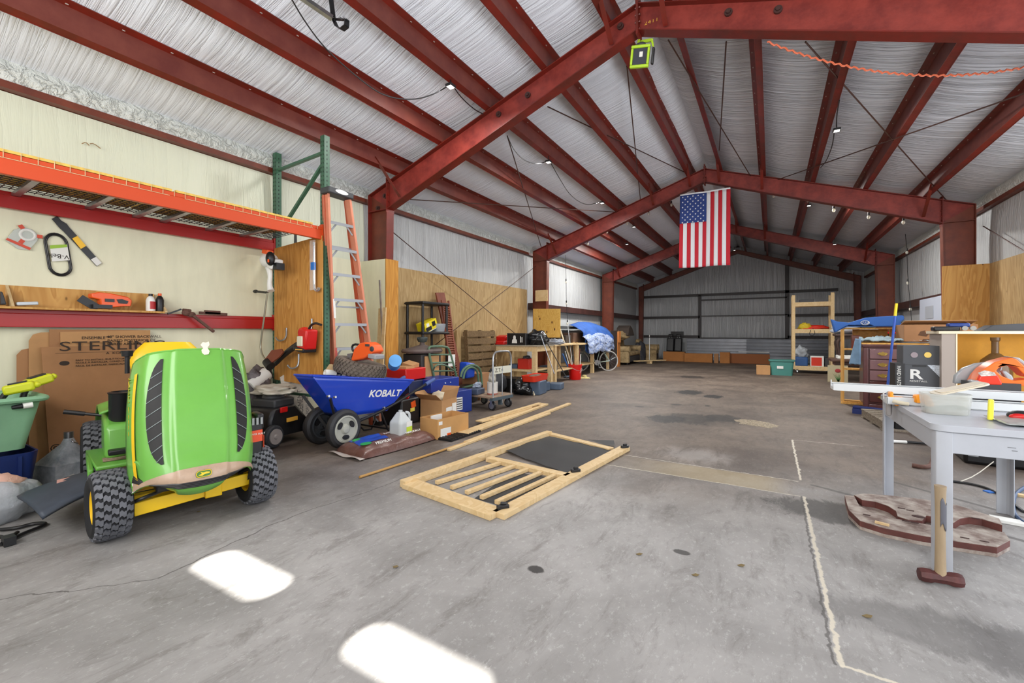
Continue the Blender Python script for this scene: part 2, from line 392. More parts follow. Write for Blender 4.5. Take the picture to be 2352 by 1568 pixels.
    bp = N.new('ShaderNodeBump'); bp.inputs['Strength'].default_value = .25; bp.inputs['Distance'].default_value = .01; L.new(n2, bp.inputs['Height']); L.new(bp.outputs[0], b.inputs['Normal'])
    return m
m_ = M(); m_.mm((WL-.1, Y0-.1, -.12), (WR+2.2, YB+.1, 0)); struct(m_.build('floor', floor_mat()))
# ---- insulation
M_ROOF = wrinkle_mat('roof_vinyl', (230, 235, 244), (.35, 10, .35), (218, 223, 232), .55, .36)
M_WALLV = wrinkle_mat('wall_vinyl', (196, 198, 198), (7, 7, .35), (176, 178, 179), .8)
M_WALLC = wrinkle_mat('wall_vinyl_cream', (222, 226, 204), (5, 5, .3), (212, 216, 196), .35)
M_BACKV = wrinkle_mat('back_wall_vinyl', (186, 188, 190), (9, 3, .5), (164, 166, 168), .9, .35)
OFF = [.3, 1.12, 1.97, 2.80, 3.66]       # purlin distance from the ridge line, metres
M_ROOFR = wrinkle_mat('roof_vinyl_right', (222, 227, 236), (.28, 13, .28), (206, 211, 220), 1.3, .3)
def roof_side(sgn):
    edge = XC-(WL-.1) if sgn < 0 else (WR+.1)-XC
    ks = [0]+OFF+[edge]
    mm_ = M()
    for a, b_ in zip(ks, ks[1:]):
        def f(u, v, a=a, b_=b_):
            q = a+(b_-a)*u; sag = .045*math.sin(PI*u)*(1+.25*noise.noise(Vector((q*3, v*40, sgn))))
            x = XC+sgn*q; return (x, Y0-.1+(YB+.2-Y0)*v, HE+.235+SL*(4.34-q)-sag)
        mm_.grid(f, 8, 120)
    return struct(mm_.build('ceiling_'+('left' if sgn < 0 else 'right'), M_ROOF if sgn < 0 else M_ROOFR, ang=60))
roof_side(-1); roof_side(1)
for nm, sg in (('left', -1), ('right', 1)):            # roof metal above the insulation, keeps daylight out
    q = M(); e = (XC-(WL-.3)) if sg < 0 else (WR+.3-XC)
    q.bar((XC, Y0-.2, HE+.33+SL*4.34), (XC, YB+.2, HE+.33+SL*4.34), .01, .01)
    q.b.clear()
    for y in (Y0-.2, YB+.2): pass
    A = [(XC, Y0-.2), (XC+sg*e, Y0-.2), (XC+sg*e, YB+.2), (XC, YB+.2)]
    q.grid(lambda u, v: (XC+sg*e*u, Y0-.2+(YB+.4-Y0)*v, HE+.33+SL*(4.34-e*u)), 1, 1)
    struct(q.build('trim_roof_'+nm, M_GIRT, solid=.02))
# ---- walls (sagging vinyl between girts)
def wall_y(x, y0, y1, z0, z1, zs, sgn, name, m, ny=40):
    q = M()
    for a, b_ in zip(zs, zs[1:]):
        q.grid(lambda u, v: (x+sgn*.05*math.sin(PI*v)*(.6+.4*noise.noise(Vector((u*30, 0, a)))), y0+(y1-y0)*u, a+(b_-a)*v), ny, 8)
    return struct(q.build(name, m, ang=60))
GZ = 2.02                                 # side wall girt height
wall_y(WL, Y0-.1, YF[0], 0, 3.9, [0, GZ, 3.42], 1, 'wall_left', M_WALLC)
wall_y(WL, YF[0], YB, 0, 3.9, [0, 1.99, 3.42], 1, 'wall_left_rear', M_WALLV, 90)
wall_y(WR, 8.8, YB, 0, 3.9, [0, 1.99, 3.42], -1, 'wall_right', M_WALLV, 90)
wall_y(WR, Y0-.1, .5, 0, 3.9, [0, 1.99, 3.42], -1, 'wall_right_front', M_WALLV, 10)
q = M(); q.mm((WR, .5, 3.3), (WR+.08, 8.8, 3.95)); struct(q.build('trim_added_opening_head', M_WALLV))  # head over the added side opening that holds the fill light
# back wall: follows the gable
q = M()
xs = [WL-.1, -2.9, .55, WR+.1]; zz = [0, .75, 1.98, 2.98, 5.1]
for (xa, xb) in zip(xs, xs[1:]):
    for (za, zb) in zip(zz, zz[1:]):
        q.grid(lambda u, v: (xa+(xb-xa)*u, YB-.07*math.sin(PI*v)*math.sin(PI*u)**.3 if za > 0 else YB, za+(zb-za)*v), 16, 8)
struct(q.build('wall_back', M_BACKV, ang=60))
q = M(); q.mm((WL-.2, YB+.1, 0), (WR+.2, YB+.2, 5.2)); struct(q.build('wall_back_outer', M_GIRT))
q = M(); q.mm((WL-.32, Y0-.2, 0), (WL-.2, YB+.2, 4.0)); struct(q.build('wall_left_outer', M_GIRT))
q = M(); q.mm((WR+.2, 8.7, 0), (WR+.3, YB+.2, 4.0)).mm((WR+.2, Y0-.2, 0), (WR+.3, .5, 4)).mm((WR+.2, .5, 3.3), (WR+.3, 8.7, 4)); struct(q.build('wall_right_outer', M_GIRT))
# front wall behind the camera: sectional door with a row of rounded lights (the sun comes through two of them), solid wall above
WZ0 = math.tan(SUN_EL)*(1.105-Y0); WH = .30*math.tan(SUN_EL); ZC = WZ0+WH/2
wins = [-2.44+.0, -1.19, .06, 1.31]
q = M()
zt = 4.2
q.mm((WL-.2, Y0-.03, 0), (WR+.3, Y0+.03, ZC-WH/2)); q.mm((WL-.2, Y0-.03, ZC+WH/2), (WR+.3, Y0+.03, 5.1))
xs = sorted(wins); edges = [WL-.2]
for x in xs: edges += [x-.335, x+.335]
edges.append(WR+.3)
for i in range(0, len(edges), 2): q.mm((edges[i], Y0-.03, ZC-WH/2), (edges[i+1], Y0+.03, ZC+WH/2))
for x in xs:                              # rounded corners of each light
    for a in (-1, 1):
        for b_ in (-1, 1):
            cx, cz = x+a*.335, ZC+b_*WH/2; r = .09
            pts = [(cx, cz)]+[(cx-a*r+a*r*math.cos(t), cz-b_*r+b_*r*math.sin(t)) for t in [PI/2*k/5 for k in range(6)]]
            q.prism([(p[0], p[1]) for p in pts], (0, Y0, 0), (1, 0, 0), (0, 0, 1), .06)
struct(q.build('wall_front', M_WHITE))
# ---- steel frames
def I_section(q_web, q_fl, pts_out, pts_in, y, fw=.15, t=.012):
    """web between the outer and inner polylines, flanges along both"""
    q_web.prism(pts_out+pts_in[::-1], (0, y, 0), (1, 0, 0), (0, 0, 1), .01)
    for pl in (pts_out, pts_in):
        for a, b_ in zip(pl, pl[1:]): q_fl.bar((a[0], y, a[1]), (b_[0], y, b_[1]), fw, t, up=(a[1]-b_[1], 0, b_[0]-a[0]))
ordn = ['nearest', 'second', 'third']
hr_t = HE+SL*4.34
def frame_steel(i):
    y = YF[i]; end = i == 3
    lab = ['rust-mottled red portal frame nearest the camera, orange ladder beside its column', 'red portal frame that the flag hangs against', 'red portal frame seen beyond the flag', 'dark brown end frame against the rear gable wall'][i]
    t = thing('steel_portal', lab, 'steel frame', (0, 0, 0), 0, 'steel portal frames')
    mw, mf = (M_WEB, M_STEEL) if i == 0 else (M_WEB if i < 3 else M_STEELB, M_STEELB if i == 3 else M_STEEL)
    dep, dr = (.42, .30) if not end else (.22, .17)
    for sg, X in ((1, XL), (-1, XR)):
        xin = X+sg*(dep if not end else .22); zk = 3.24 if not end else 3.32; zr = 4.67 if not end else 4.80
        ztop_in = HE+SL*abs(xin-X)
        # column
        a, f = M(), M()
        I_section(a, f, [(X, HE), (X, 0)], [(xin, zk), (X+sg*(dep-.05), 0)], y)
        cw = a.build('column', M_STEELB, t)
        f.bar((X, y, zk), (xin, y, zk), .14, .01); f.bar((X, y, 0.006), (xin, y, .006), .2, .012)
        fo = f.build('flange', M_STEELB if i else M_STEEL, cw)
        # rafter
        a, f = M(), M()
        I_section(a, f, [(X, HE), (XC, hr_t)], [(xin, zk), (XC, zr)], y)
        rw = a.build('rafter', mw, t); f.build('flange', mf, rw)
        # knee plate and splice bolts
        f = M(); f.mm((xin-.006, y-.085, zk-.06), (xin+.006, y+.085, ztop_in+.07))
        for k in range(4): f.cyl((xin-.02, y-.05, zk+.02+k*.1), (xin+.02, y-.05, zk+.02+k*.1), .012, n=6)
        f.build('splice_plate', mf, t)
        if not end:                        # flange braces from the bottom flange up to purlins
            for o in ((OFF[4], OFF[0]) if i == 0 else (OFF[4], OFF[1], OFF[0])):
                if i == 0 and sg < 0 and o == OFF[4]: continue
                x = XC-sg*o; zb = zr-(zr-zk)*o/(XC-xin if sg > 0 else xin-XC)
                for s2 in (-1,):
                    g = M(); g.bar((x, y+s2*.05, zb+.05), (x, y+s2*.55, HE+.1+SL*(4.34-o)), .05, .008, up=(0, .5, 1)); g.build('flange_brace', M_STEEL, t)
    if not end:
        f = M(); f.mm((XC-.012, y-.09, zr-.06), (XC+.012, y+.09, hr_t+.09))
        for k in range(5):
            for s in (-.05, .05): f.cyl((XC-.03, y+s, zr+.01+k*.08), (XC+.03, y+s, zr+.01+k*.08), .013, n=6)
        f.build('ridge_plate', M_STEEL, t)
    if i == 0:
        for px, py in ((1145, 262), (1212, 218), (1425, 60), (1673, 28), (1787, 22), (884, 450), (868, 478)):
            p = onY(px, py, y-.02); f = M(); f.cyl((p.x, y-.05, p.z), (p.x, y-.005, p.z), .022, n=8); f.cyl((p.x, y-.03, p.z), (p.x, y-.005, p.z), .038, n=12); f.build('rod_anchor', M_GIRT, t)
        text('2 4 1 1', .07, mat('paint_marker', (222, 170, 70), .7), t, (onY(1480, 62, y).x, y-.012, onY(1480, 60, y).z), (1, 0, 0), (0, .2, 1), name='chalk_mark', spacing=.8)
    return t
for i in range(4): frame_steel(i)
# ---- purlins: Z sections, holes as small bright screws
M_SCREW = mat('screw', (200, 190, 180), .3, .6)
plab = ['closest to the ridge', 'second down from the ridge', 'third down from the ridge', 'fourth down from the ridge', 'lowest one above the eave']
for sg in (-1, 1):
    for k, o in enumerate(OFF):
        x = XC+sg*o; z0 = HE+SL*(4.34-o)+.012; dx = sg*.07
        t = thing('roof_purlin', 'red roof purlin of the %s slope, %s' % ('left' if sg < 0 else 'right', plab[k]), 'purlin', (0, 0, 0), 0, 'roof purlins')
        q = M(); q.mm((x-.003, Y0, z0), (x+.003, YB-.1, z0+.205)); q.build('web', mat('purlin_web', (112, 52, 40), .5, 0, 4, col2=(94, 34, 26)), t)
        q = M(); q.prism([(x, z0), (x+dx, z0-SL*.07), (x+dx, z0-SL*.07+.006), (x, z0+.006)], (0, (Y0+YB)/2, 0), (1, 0, 0), (0, 0, 1), YB-Y0-.1)
        q.bar((x+dx, Y0, z0-.012), (x+dx, YB-.1, z0-.012), .005, .03)
        q.prism([(x, z0+.2), (x-dx, z0+.2+SL*.07), (x-dx, z0+.206+SL*.07), (x, z0+.206)], (0, (Y0+YB)/2, 0), (1, 0, 0), (0, 0, 1), YB-Y0-.1)
        q.build('flange', M_STEEL, t)
        q = M()
        for j in range(40): q.box((x-dx*.6, Y0+.5+j*.36, z0+.196), (.008, .02, .006))
        q.build('screw', M_SCREW, t)['kind'] = 'stuff'
# ---- eave struts, wrapped insulation roll, girts
for sg, X, nm in ((1, WL, 'left'), (-1, WR, 'right')):
    y0 = Y0 if sg > 0 else .5
    q = M(); q.mm((X-sg*.03, y0, 3.425), (X+sg*.09, YB-.1, 3.49))
    tag(q.build('eave_strut', M_STEELB), 'brown steel eave strut along the top of the %s wall' % nm, 'eave strut')
    q = M(); q.grid(lambda u, v: (X+sg*(.07+.03*math.sin(PI*v)+.02*noise.noise(Vector((u*60, v*3, 1)))), y0+(YB-.1-y0)*u, 3.48+.2*v), 160, 6)
    struct(q.build('trim_insulation_'+nm, wrinkle_mat('wrap_vinyl_'+nm, (222, 226, 220), (4, 9, 9), (200, 204, 200), 1.0, .3), ang=60))
    q = M()
    for ya, yb in (((YF[1], YB),) if sg > 0 else ((YF[1], YB),)): q.mm((X-.02, ya, GZ-.1), (X+sg*.2, yb, GZ+.08))
    tag(q.build('wall_girt', M_GIRT), 'dark brown steel girt running along the %s wall past the plywood' % nm, 'girt')
# back wall girts and posts
def girt(p0, p1, wd, label, name='wall_girt', m=None):
    q = M(); q.bar(p0, p1, .10, wd); return tag(q.build(name, m or mat('near_black_steel', (40, 32, 32), .5)), label, 'girt' if name == 'wall_girt' else 'post', 'dark steel framing of the rear wall')
yb = YB-.055
girt((XL+.2, yb, 3.02), (.62, yb, 3.02), .11, 'black top girt on the rear wall left of the tall post')
girt((.62, yb, 3.02), (2.35, yb, 3.02), .11, 'black top girt on the rear wall right of the tall post')
girt((XL+.2, yb, 2.0), (-2.85, yb, 2.0), .11, 'black middle girt on the rear wall, left bay')
girt((.62, yb, 2.0), (XR-.2, yb, 2.0), .11, 'black middle girt on the rear wall, right bay')
girt((XL+.2, yb, 1.08), (-2.85, yb, 1.08), .12, 'black low girt on the rear wall behind the black seats')
girt((-2.8, yb, 1.02), (.62, yb, 1.02), .05, 'thin black sill girt between the two rear wall posts')
girt((.62, yb, 1.08), (XR-.2, yb, 1.08), .12, 'black low girt on the rear wall, behind the pine rack')
girt((-2.8, yb, 2.78), (.6, yb, 2.78), .06, 'thin black header between the two rear wall posts')
girt((-2.8, yb, 2.04), (.6, yb, 2.04), .04, 'thin dark seam bar halfway up the framed rear opening')
girt((-2.85, yb, 3.02), (-2.85, yb, 0), .13, 'short black post in the rear wall, left side of the framed opening', 'wall_post')
girt((.6, yb, 4.32), (.6, yb, 0), .15, 'tall black post in the rear wall reaching up to the roof', 'wall_post')
# plywood linings
def trim(name, m, bev=0): return lambda q: struct(q.build(name, m, bev=bev))
q = M(); q.mm((WL+.03, YF[0]+.1, 0), (WL+.055, YF[1]-.14, 2.46)); struct(q.build('wall_left_plywood', M_PLYP))
q = M(); q.mm((WL+.07, Y0, 0), (WL+.09, YF[0]-.1, 2.44)); struct(q.build('wall_left_painted_plywood', M_CREAM))
q = M(); q.mm((WL+.05, YF[0]-.12, 0), (XL+.44, YF[0]-.1, 2.44)); struct(q.build('trim_1', M_CREAM))
q = M(); q.mm((XL+.44, YF[0]-.12, 0), (XL+.46, YF[0]+.14, 2.44)); struct(q.build('trim_2', wood_mat('plywood_orange', (196, 140, 62), (172, 116, 44), (2, 2, .3), .6)))
q = M(); q.mm((WR-.055, 8.8, 0), (WR-.03, YF[1]-.12, 2.46)); struct(q.build('wall_right_plywood', M_PLYP))
q = M(); q.mm((XR-.44, YF[1]-.12, 0), (XR+.17, YF[1]-.1, 2.46)); struct(q.build('trim_3', M_PLY))
# ================================================================ LEFT SIDE: rack, ladder, wall
RX0, RX1, RY = -5.66, -4.66, 3.38
M_GREEN = mat('rack_green', (58, 96, 74), .45, 0, 9, .15)
M_BEAMO = mat('orange_beam', (198, 68, 20), .4); M_BEAMR = mat('red_beam', (168, 18, 12), .38)
t = thing('pallet_rack', 'tall pallet rack with green perforated uprights and orange and red beams against the cream wall', 'pallet rack', (0, 0, 0))
def W(q, name, m, par=None, **k):          # build a part given in world coordinates under root t (or par)
    par = par or t; o = q.build(name, m, par, **k); return o
def upright(x, y):
    q = M(); q.mm((x-.038, y-.038, 0), (x+.038, y-.034, 3.67)); q.mm((x-.038, y-.038, 0), (x-.034, y+.038, 3.67)); q.mm((x+.034, y-.038, 0), (x+.038, y+.038, 3.67)); q.mm((x-.06, y-.06, 0), (x+.06, y+.06, .008))
    p = W(q, 'upright_post', M_GREEN)
    h = M()
    for k in range(68):
        for dx in (-.018, .018): h.prism([(dx-.006, 0), (dx+.006, 0), (dx+.004, .02), (dx-.004, .02)], (x, y-.0385, .1+k*.052), (1, 0, 0), (0, 0, 1), .001)
        h.prism([(-.006, 0), (.006, 0), (.004, .02), (-.004, .02)], (x+.0385, y, .1+k*.052), (0, 1, 0), (0, 0, 1), .001)
    o = h.build('punched_hole', mat('hole_dark', (24, 30, 28), .8), p); o['kind'] = 'stuff'
upright(RX0, RY); upright(RX1, RY)
def brace(a, b_): q = M(); q.bar(a, b_, .04, .03); W(q, 'brace', M_GREEN)
brace(onY(637, 392, RY), onY(745, 350, RY)); brace(onY(664, 500, RY), onY(745, 372, RY)); brace((RX0, RY, 2.34), (RX1, RY, 2.36)); brace((RX0, RY, .5), (RX1, RY, .5))
def beam(x, z0, z1, sg, m, name='beam', y1=RY-.05, y0=-1.6):
    q = M(); q.mm((x-.022, y0, z0), (x+.022, y1, z1-.035)); q.mm((x-.022, y0, z1-.036), (x+.022-(0 if sg > 0 else 0), y1, z1)) if sg > 0 else q.mm((x-.022, y0, z1-.036), (x+.005, y1, z1))
    o = W(q, name, m, bev=.004)
    q = M(); q.mm((x-.03, y1-.005, z0-.02), (x+.03, y1+.015, z1+.03)); W(q, 'beam_connector', m)
beam(RX1, 2.405, 2.557, 1, M_BEAMO); beam(RX0, 2.36, 2.505, -1, M_BEAMR); beam(RX0+.0, 1.335, 1.49, -1, M_BEAMR)
for i, (px, py) in enumerate(((118, 430), (299, 465), (413, 490), (478, 500), (585, 522), (664, 538))):
    y = onX(px, py, RX1).y; q = M(); q.bar((RX0, y, 2.485), (RX1, y, 2.525), .045, .03); W(q, 'deck_support', M_CHROME)
q = M()
for k in range(int((RY+1.5)/.05)): q.bar((RX0+.02, -1.5+k*.05, 2.52), (RX1-.02, -1.5+k*.05, 2.545), .005, .005)
for k in range(16): q.bar((RX0+.03+k*.06, -1.5, 2.527+k*.0016), (RX0+.03+k*.06, RY-.08, 2.527+k*.0016), .006, .006)
W(q, 'wire_deck', mat('zinc_wire', (74, 74, 82), .4, .6))
q = M()
k0 = -1.5
while k0 < RY-.1:
    q.bar((RX1+.025, k0, 2.575), (RX1+.025, k0, 2.518), .004, .004)
    k0 += .085
for a, b_ in ((-1.5, .62), (.72, 1.78), (1.9, 3.2)): q.bar((RX1+.025, a, 2.518), (RX1+.025, b_, 2.518), .004, .004)
W(q, 'deck_lip_wire', mat('gold_zinc', (222, 196, 150), .35, .4))
q = M()
for a, b_ in ((-1.5, .55), (.58, 1.8), (1.83, 3.2)): q.mm((RX0+.02, a, 2.56), (RX1+.022, b_, 2.58))
W(q, 'shelf_board', mat('shelf_board_edge', (214, 178, 84), .6, 0, 3, .15, stretch=(1, 6, 1)))
# plywood end panel hung with tools
pt_ = [(RX0+.045, 2.39), (RX1+.03, 2.45), (RX1+.03, .62), (RX0+.045, .67)]
q = M(); q.prism(pt_, (0, RY-.055, 0), (1, 0, 0), (0, 0, 1), .018); tag(q.build('plywood_sheet', wood_mat('plywood_red', (200, 146, 76), (176, 120, 54), (2.6, 2.6, .3), .6)), 'tall warm plywood panel closing the end of the pallet rack', 'plywood panel')
PY = RY-.075
def jhook(px, py, s=1, lab=''):
    p = onY(px, py, PY); q = M()
    q.tube([p+Vector((0, 0, .12*s)), p+Vector((0, 0, .0)), p+Vector((-.01, -.03, -.05)), p+Vector((-.05, -.07, -.06)), p+Vector((-.09, -.08, -.03)), p+Vector((-.1, -.08, -.015))], .011, 8, 2)
    tag(q.build('j_hook', M_CHROME), lab, 'hook', 'hooks on the plywood panel')
jhook(658, 772, .9, 'grey steel hook on the plywood panel, left of the red leaf blower'); jhook(686, 835, 1, 'grey steel hook on the plywood panel, below the leaf blower')
jhook(716, 752, .9, 'grey steel hook on the plywood panel that carries the leaf blower')
# hanging drain pipe packet
p = onY(722, 556, PY-.03); p2 = onY(722, 655, PY-.03)
t = thing('packaged_pipe', 'clear plastic packet with a chrome sink pipe and blue tag, hung from the rack', 'pipe', (0, 0, 0))
q = M(); q.tube([p, p*.7+p2*.3, p2, p2+Vector((.02, 0, -.06)), p2+Vector((.07, 0, -.07)), p2+Vector((.09, 0, -.03))], .018, 10, 2); W(q, 'pipe', mat('bright_chrome', (220, 222, 226), .15, .9))
q = M(); q.mm(p*.45+p2*.55-Vector((.03, .03, .05)), p*.45+p2*.55+Vector((.03, -.0, .04))); W(q, 'tag', mat('blue_tag', (40, 110, 190), .5))
q = M(); q.mm(p2+Vector((-.055, -.025, -.06)), p+Vector((.05, -.023, .02))); W(q, 'clear_bag', mat('clear_film', (235, 240, 245), .15, alpha=.18))
# ---- string trimmer hanging
t = thing('string_trimmer', 'white and orange petrol string trimmer hanging head down beside the red beam', 'string trimmer', (0, 0, 0))
c = onY(622, 600, 3.05); Z = lambda px, py, y=3.05: onY(px, py, y)
q = M(); q.ball(Z(618, 597), (.115, .1, .1), f=lambda p: Vector((p.x, p.y, p.z*(1 if p.z < 0 else .85)))); q.box(Z(632, 606), (.1, .14, .13), rot(0, .3, 0)); W(q, 'engine_housing', M_WHITE, bev=.015)
q = M(); q.ball(Z(636, 596)+Vector((0, -.08, 0)), (.055, .05, .085)); q.box(Z(640, 612), (.08, .1, .08)); W(q, 'air_filter', M_BLACK)
q = M(); q.box(Z(622, 580)+Vector((0, -.04, 0)), (.11, .08, .05), rot(0, .2, 0)); q.box(Z(641, 602)+Vector((0, -.13, 0)), (.03, .01, .04)); W(q, 'top_cover', M_ORG, bev=.01)
q = M(); q.tube([Z(618, 615), Z(621, 635), Z(618, 650), Z(622, 668)], lambda s: .045-.02*math.sin(PI*s), 10, 2); W(q, 'throttle_grip', M_WHITE)
q = M(); q.tube([Z(583, 669), Z(600, 670), Z(616, 672), Z(620, 660)], .014, 8, 1); q.ball(Z(587, 669), (.05, .02, .022)); W(q, 'side_handle', M_BLACK)
q = M(); q.tube([Z(614, 672), Z(606, 735), Z(598, 790), Z(599, 806), Z(606, 822), Z(617, 832)], .011, 8, 2); W(q, 'shaft', mat('bare_steel', (170, 168, 150), .3, .7))
q = M(); q.prism([(-.02, 0), (.05, .12), (.2, .14), (.24, .1), (.2, .04), (.1, -.04), (0, -.05)], Z(612, 826), (1, .2, 0), (0, .3, 1), .02); W(q, 'guard', mat('brown_guard', (120, 60, 40), .5))
q = M(); q.cyl(Z(612, 830), Z(622, 842), .05, .055, 16); W(q, 'trimmer_head', M_BLACK)
# ---- leaf blower on the panel
t = thing('leaf_blower', 'red and black petrol leaf blower hung on the plywood panel', 'leaf blower', (0, 0, 0)); Z = lambda px, py, y=PY-.12: onY(px, py, y)
q = M(); q.box(Z(706, 778), (.16, .16, .24), rot(0, .15, 0)); q.ball(Z(700, 764), (.07, .08, .07)); W(q, 'engine_housing', M_RED, bev=.02)
q = M(); q.box(Z(704, 783)+Vector((0, -.085, 0)), (.1, .02, .12)); W(q, 'fuel_tank', mat('milky_tank', (220, 214, 190), .5), bev=.01)
q = M(); q.tube([Z(696, 786), Z(678, 795), Z(655, 812), Z(632, 836)], lambda s: .045-.018*s, 12, 1); W(q, 'blower_tube', M_BLACK)
q = M(); q.box(Z(700, 802), (.2, .18, .05), rot(0, .15, 0)); W(q, 'base_foot', M_BLACK, bev=.012)
q = M(); q.tube([Z(708, 764), Z(712, 748), Z(724, 741), Z(738, 746)], .014, 8, 2); q.ball(Z(708, 766), (.04, .06, .04)); W(q, 'handle', M_BLACK)
q = M(); q.mm(Z(696, 801)+Vector((0, -.1, -.01)), Z(712, 804)+Vector((0, -.098, .015))); W(q, 'warning_sticker', mat('warn', (232, 170, 60), .6))
# ---- step ladder leaning on the upright
FG = mat('fibreglass_orange', (204, 130, 102), .5, 0, 6, .08); FGD = mat('fibreglass_dark', (188, 88, 58), .5)
top = onY(775, 432, RY-.2)
t = thing('step_ladder', 'tall orange fibreglass stepladder, folded and leaning in front of the pallet rack', 'ladder', (0, 0, 0))
tl, tr = Vector((-4.54, 3.32, 2.93)), Vector((-4.515, 3.585, 2.93)); bl, br_ = Vector((-4.74, 3.615, 0)), Vector((-4.68, 4.235, 0))
def rail(a, b_, name, m, wd, sgy):
    q = M(); q.bar(a, b_, wd, .007, up=(0, 1, 0))
    for o in (-1, 1): e = Vector((o*wd/2, sgy*.014, 0)); q.bar(a+e, b_+e, .007, .028, up=(0, 1, 0))
    return W(q, name, m)
rail(tl, bl, 'side_rail', FG, .09, -1); rail(tr, br_, 'side_rail', FG, .085, 1)
ro = Vector((-.06, .02, 0)); rail(tl+ro, bl+ro+Vector((-.05, 0, 0)), 'rear_rail', FGD, .05, -1); rail(tr+ro, br_+ro+Vector((-.05, -.06, 0)), 'rear_rail', FGD, .05, 1)
q = M(); q.box((tl+tr)/2+Vector((.0, 0, .04)), (.17, .36, .075)); W(q, 'top_cap', M_DGREY, bev=.015)
q = M(); q.prism([(.09*math.cos(a), .025*math.sin(a)) for a in [2*PI*i/20 for i in range(20)]], (tl+tr)/2+Vector((.087, 0, .045)), (0, 1, 0), (0, 0, 1), .004); W(q, 'badge', M_PAPER)
H_ = tl.z
for k in range(9):
    z = 2.62-.305*k+.0; f = 1-z/H_; a = tl.lerp(bl, f); b_ = tr.lerp(br_, f)
    q = M(); q.bar(a, b_, .09, .006, up=(0, 0, 1)); q.bar(a+Vector((.045, 0, -.015)), b_+Vector((.045, 0, -.015)), .005, .035, up=(0, 0, 1))
    q.bar(b_+Vector((.03, -.09, -.02)), b_+Vector((.03, 0, -.12)), .006, .02); q.bar(a+Vector((.03, .09, -.02)), a+Vector((.03, .01, -.12)), .006, .02)
    W(q, 'step', M_ALU)
for k in (.2, .45, .7, .9):
    a = tl.lerp(bl, k)+ro; b_ = tr.lerp(br_, k)+ro; q = M(); q.bar(a, b_, .03, .02); W(q, 'rear_brace', M_ALU)
for p in (bl, br_): q = M(); q.box(p+Vector((-.05, 0, .03)), (.22, .06, .06)); W(q, 'foot', M_BLACK)
q = M(); c1 = tl.lerp(bl, .46)+Vector((.0495, 0, 0)); q.bar(c1+Vector((.006, -.012, .12)), c1+Vector((-.004, .01, -.12)), .002, .03, up=(0, 1, 0)); W(q, 'safety_label', M_PAPER)
q = M(); c1 = tl.lerp(bl, .66)+Vector((.0495, 0, 0)); q.bar(c1+Vector((.006, -.012, .1)), c1+Vector((-.004, .008, -.1)), .002, .03, up=(0, 1, 0)); W(q, 'warning_label', mat('label_red', (190, 90, 80), .6))
# black rods standing in the corner behind the rack
t = thing('black_strut', 'pair of thin black channel struts standing behind the plywood panel', 'strut', (0, 0, 0))
for px in (669, 677):
    a = onY(px-2, 470, RY+.35); q = M(); b_ = onY(px+14, 650, RY+.35); b_.z = 0; q.bar(a, Vector((b_.x+.05, b_.y, 0)), .03, .03); W(q, 'rod', M_BLACK)
q = M(); a = onY(872, 643, 4.7); b_ = onY(880, 760, 4.7); q.bar(a, Vector((b_.x+.02, 4.75, 0)), .035, .02); tag(q.build('metal_strip', M_CHROME), 'narrow grey metal strip leaning in the corner behind the ladder', 'metal strip')
q = M(); a = onY(874, 708, 4.75); q.bar(a, Vector((a.x+.02, a.y-.1, 0)), .07, .02, up=(0, 1, 0)); tag(q.build('wood_board', M_PINE), 'pale pine board leaning beside the cream column casing', 'board')
q = M(); a = onY(884, 706, 4.72); q.bar(a, Vector((a.x+.01, a.y-.12, 0)), .06, .02, up=(0, 1, 0)); tag(q.build('wood_board', M_PINE), 'second pale pine board leaning at the column casing, touching the orange edge', 'board')
# ---- things hung on the cream wall
XW = -5.735; U, V_ = Vector((0, 1, 0)), Vector((0, 0, 1)); NX = Vector((1, 0, 0))
def wpoly(pts, m, name, par, th=.004, dx=.004, bev=0):
    q = M(); P0 = [onX(x, y, XW) for x, y in pts]
    q.prism([(p.y, p.z) for p in P0], (XW+dx, 0, 0), (0, 1, 0), (0, 0, 1), th); return q.build(name, m, par, bev=bev)
t = thing('saw_blade_packet', 'clear blister pack with red and white print hung at the far left of the wall', 'packet', (0, 0, 0))
wpoly([(11, 552), (30, 528), (50, 522), (72, 527), (86, 540), (86, 552), (66, 575), (40, 572)], mat('blister', (214, 220, 214), .25, alpha=.55), 'blister', t, .02, .012, .004)
wpoly([(11, 551), (15, 547), (69, 570), (66, 575)], mat('pack_red', (206, 72, 44), .5), 'band', t, .006, .03)
cc = onX(62, 540, XW)
q = M(); q.torus(cc+Vector((.018, 0, 0)), (1, 0, 0), .045, .012, 20, 8); W(q, 'plastic_ring', M_PAPER)
for a in (0, 2.1, 4.2): q = M(); q.box(cc+Vector((.02, .075*math.cos(a), .075*math.sin(a))), (.008, .035, .03), rot(a, 0, 0)); W(q, 'red_mark', mat('pack_red', (206, 72, 44)))
t = thing('drive_belt', 'black rubber drive belt in a green and white paper sleeve on the wall', 'belt', (0, 0, 0))
a, b_ = onX(128, 560, XW), onX(137, 612, XW)
for r in (.082, .095):
    q = M(); u2 = (b_-a).normalized(); sd = u2.cross(NX).normalized(); pts = []
    for k in range(13): an = PI*k/12; pts.append(a-u2*r*math.sin(an)*1.0+sd*r*math.cos(an)*.8)
    for k in range(13): an = PI*k/12; pts.append(b_+u2*r*math.sin(an)*.9-sd*r*math.cos(an)*.8)
    pts = [p+Vector((.015, 0, 0)) for p in pts]; q.tube(pts, .0075, 8, 0, True); W(q, 'belt_loop', M_BLACK)
wpoly([(112, 565), (152, 563), (158, 598), (117, 601)], M_PAPER, 'sleeve', t, .004, .028)
wpoly([(112, 564), (151, 562), (152, 568), (113, 572)], mat('lime', (150, 190, 60), .6), 'green_band', t, .002, .032)
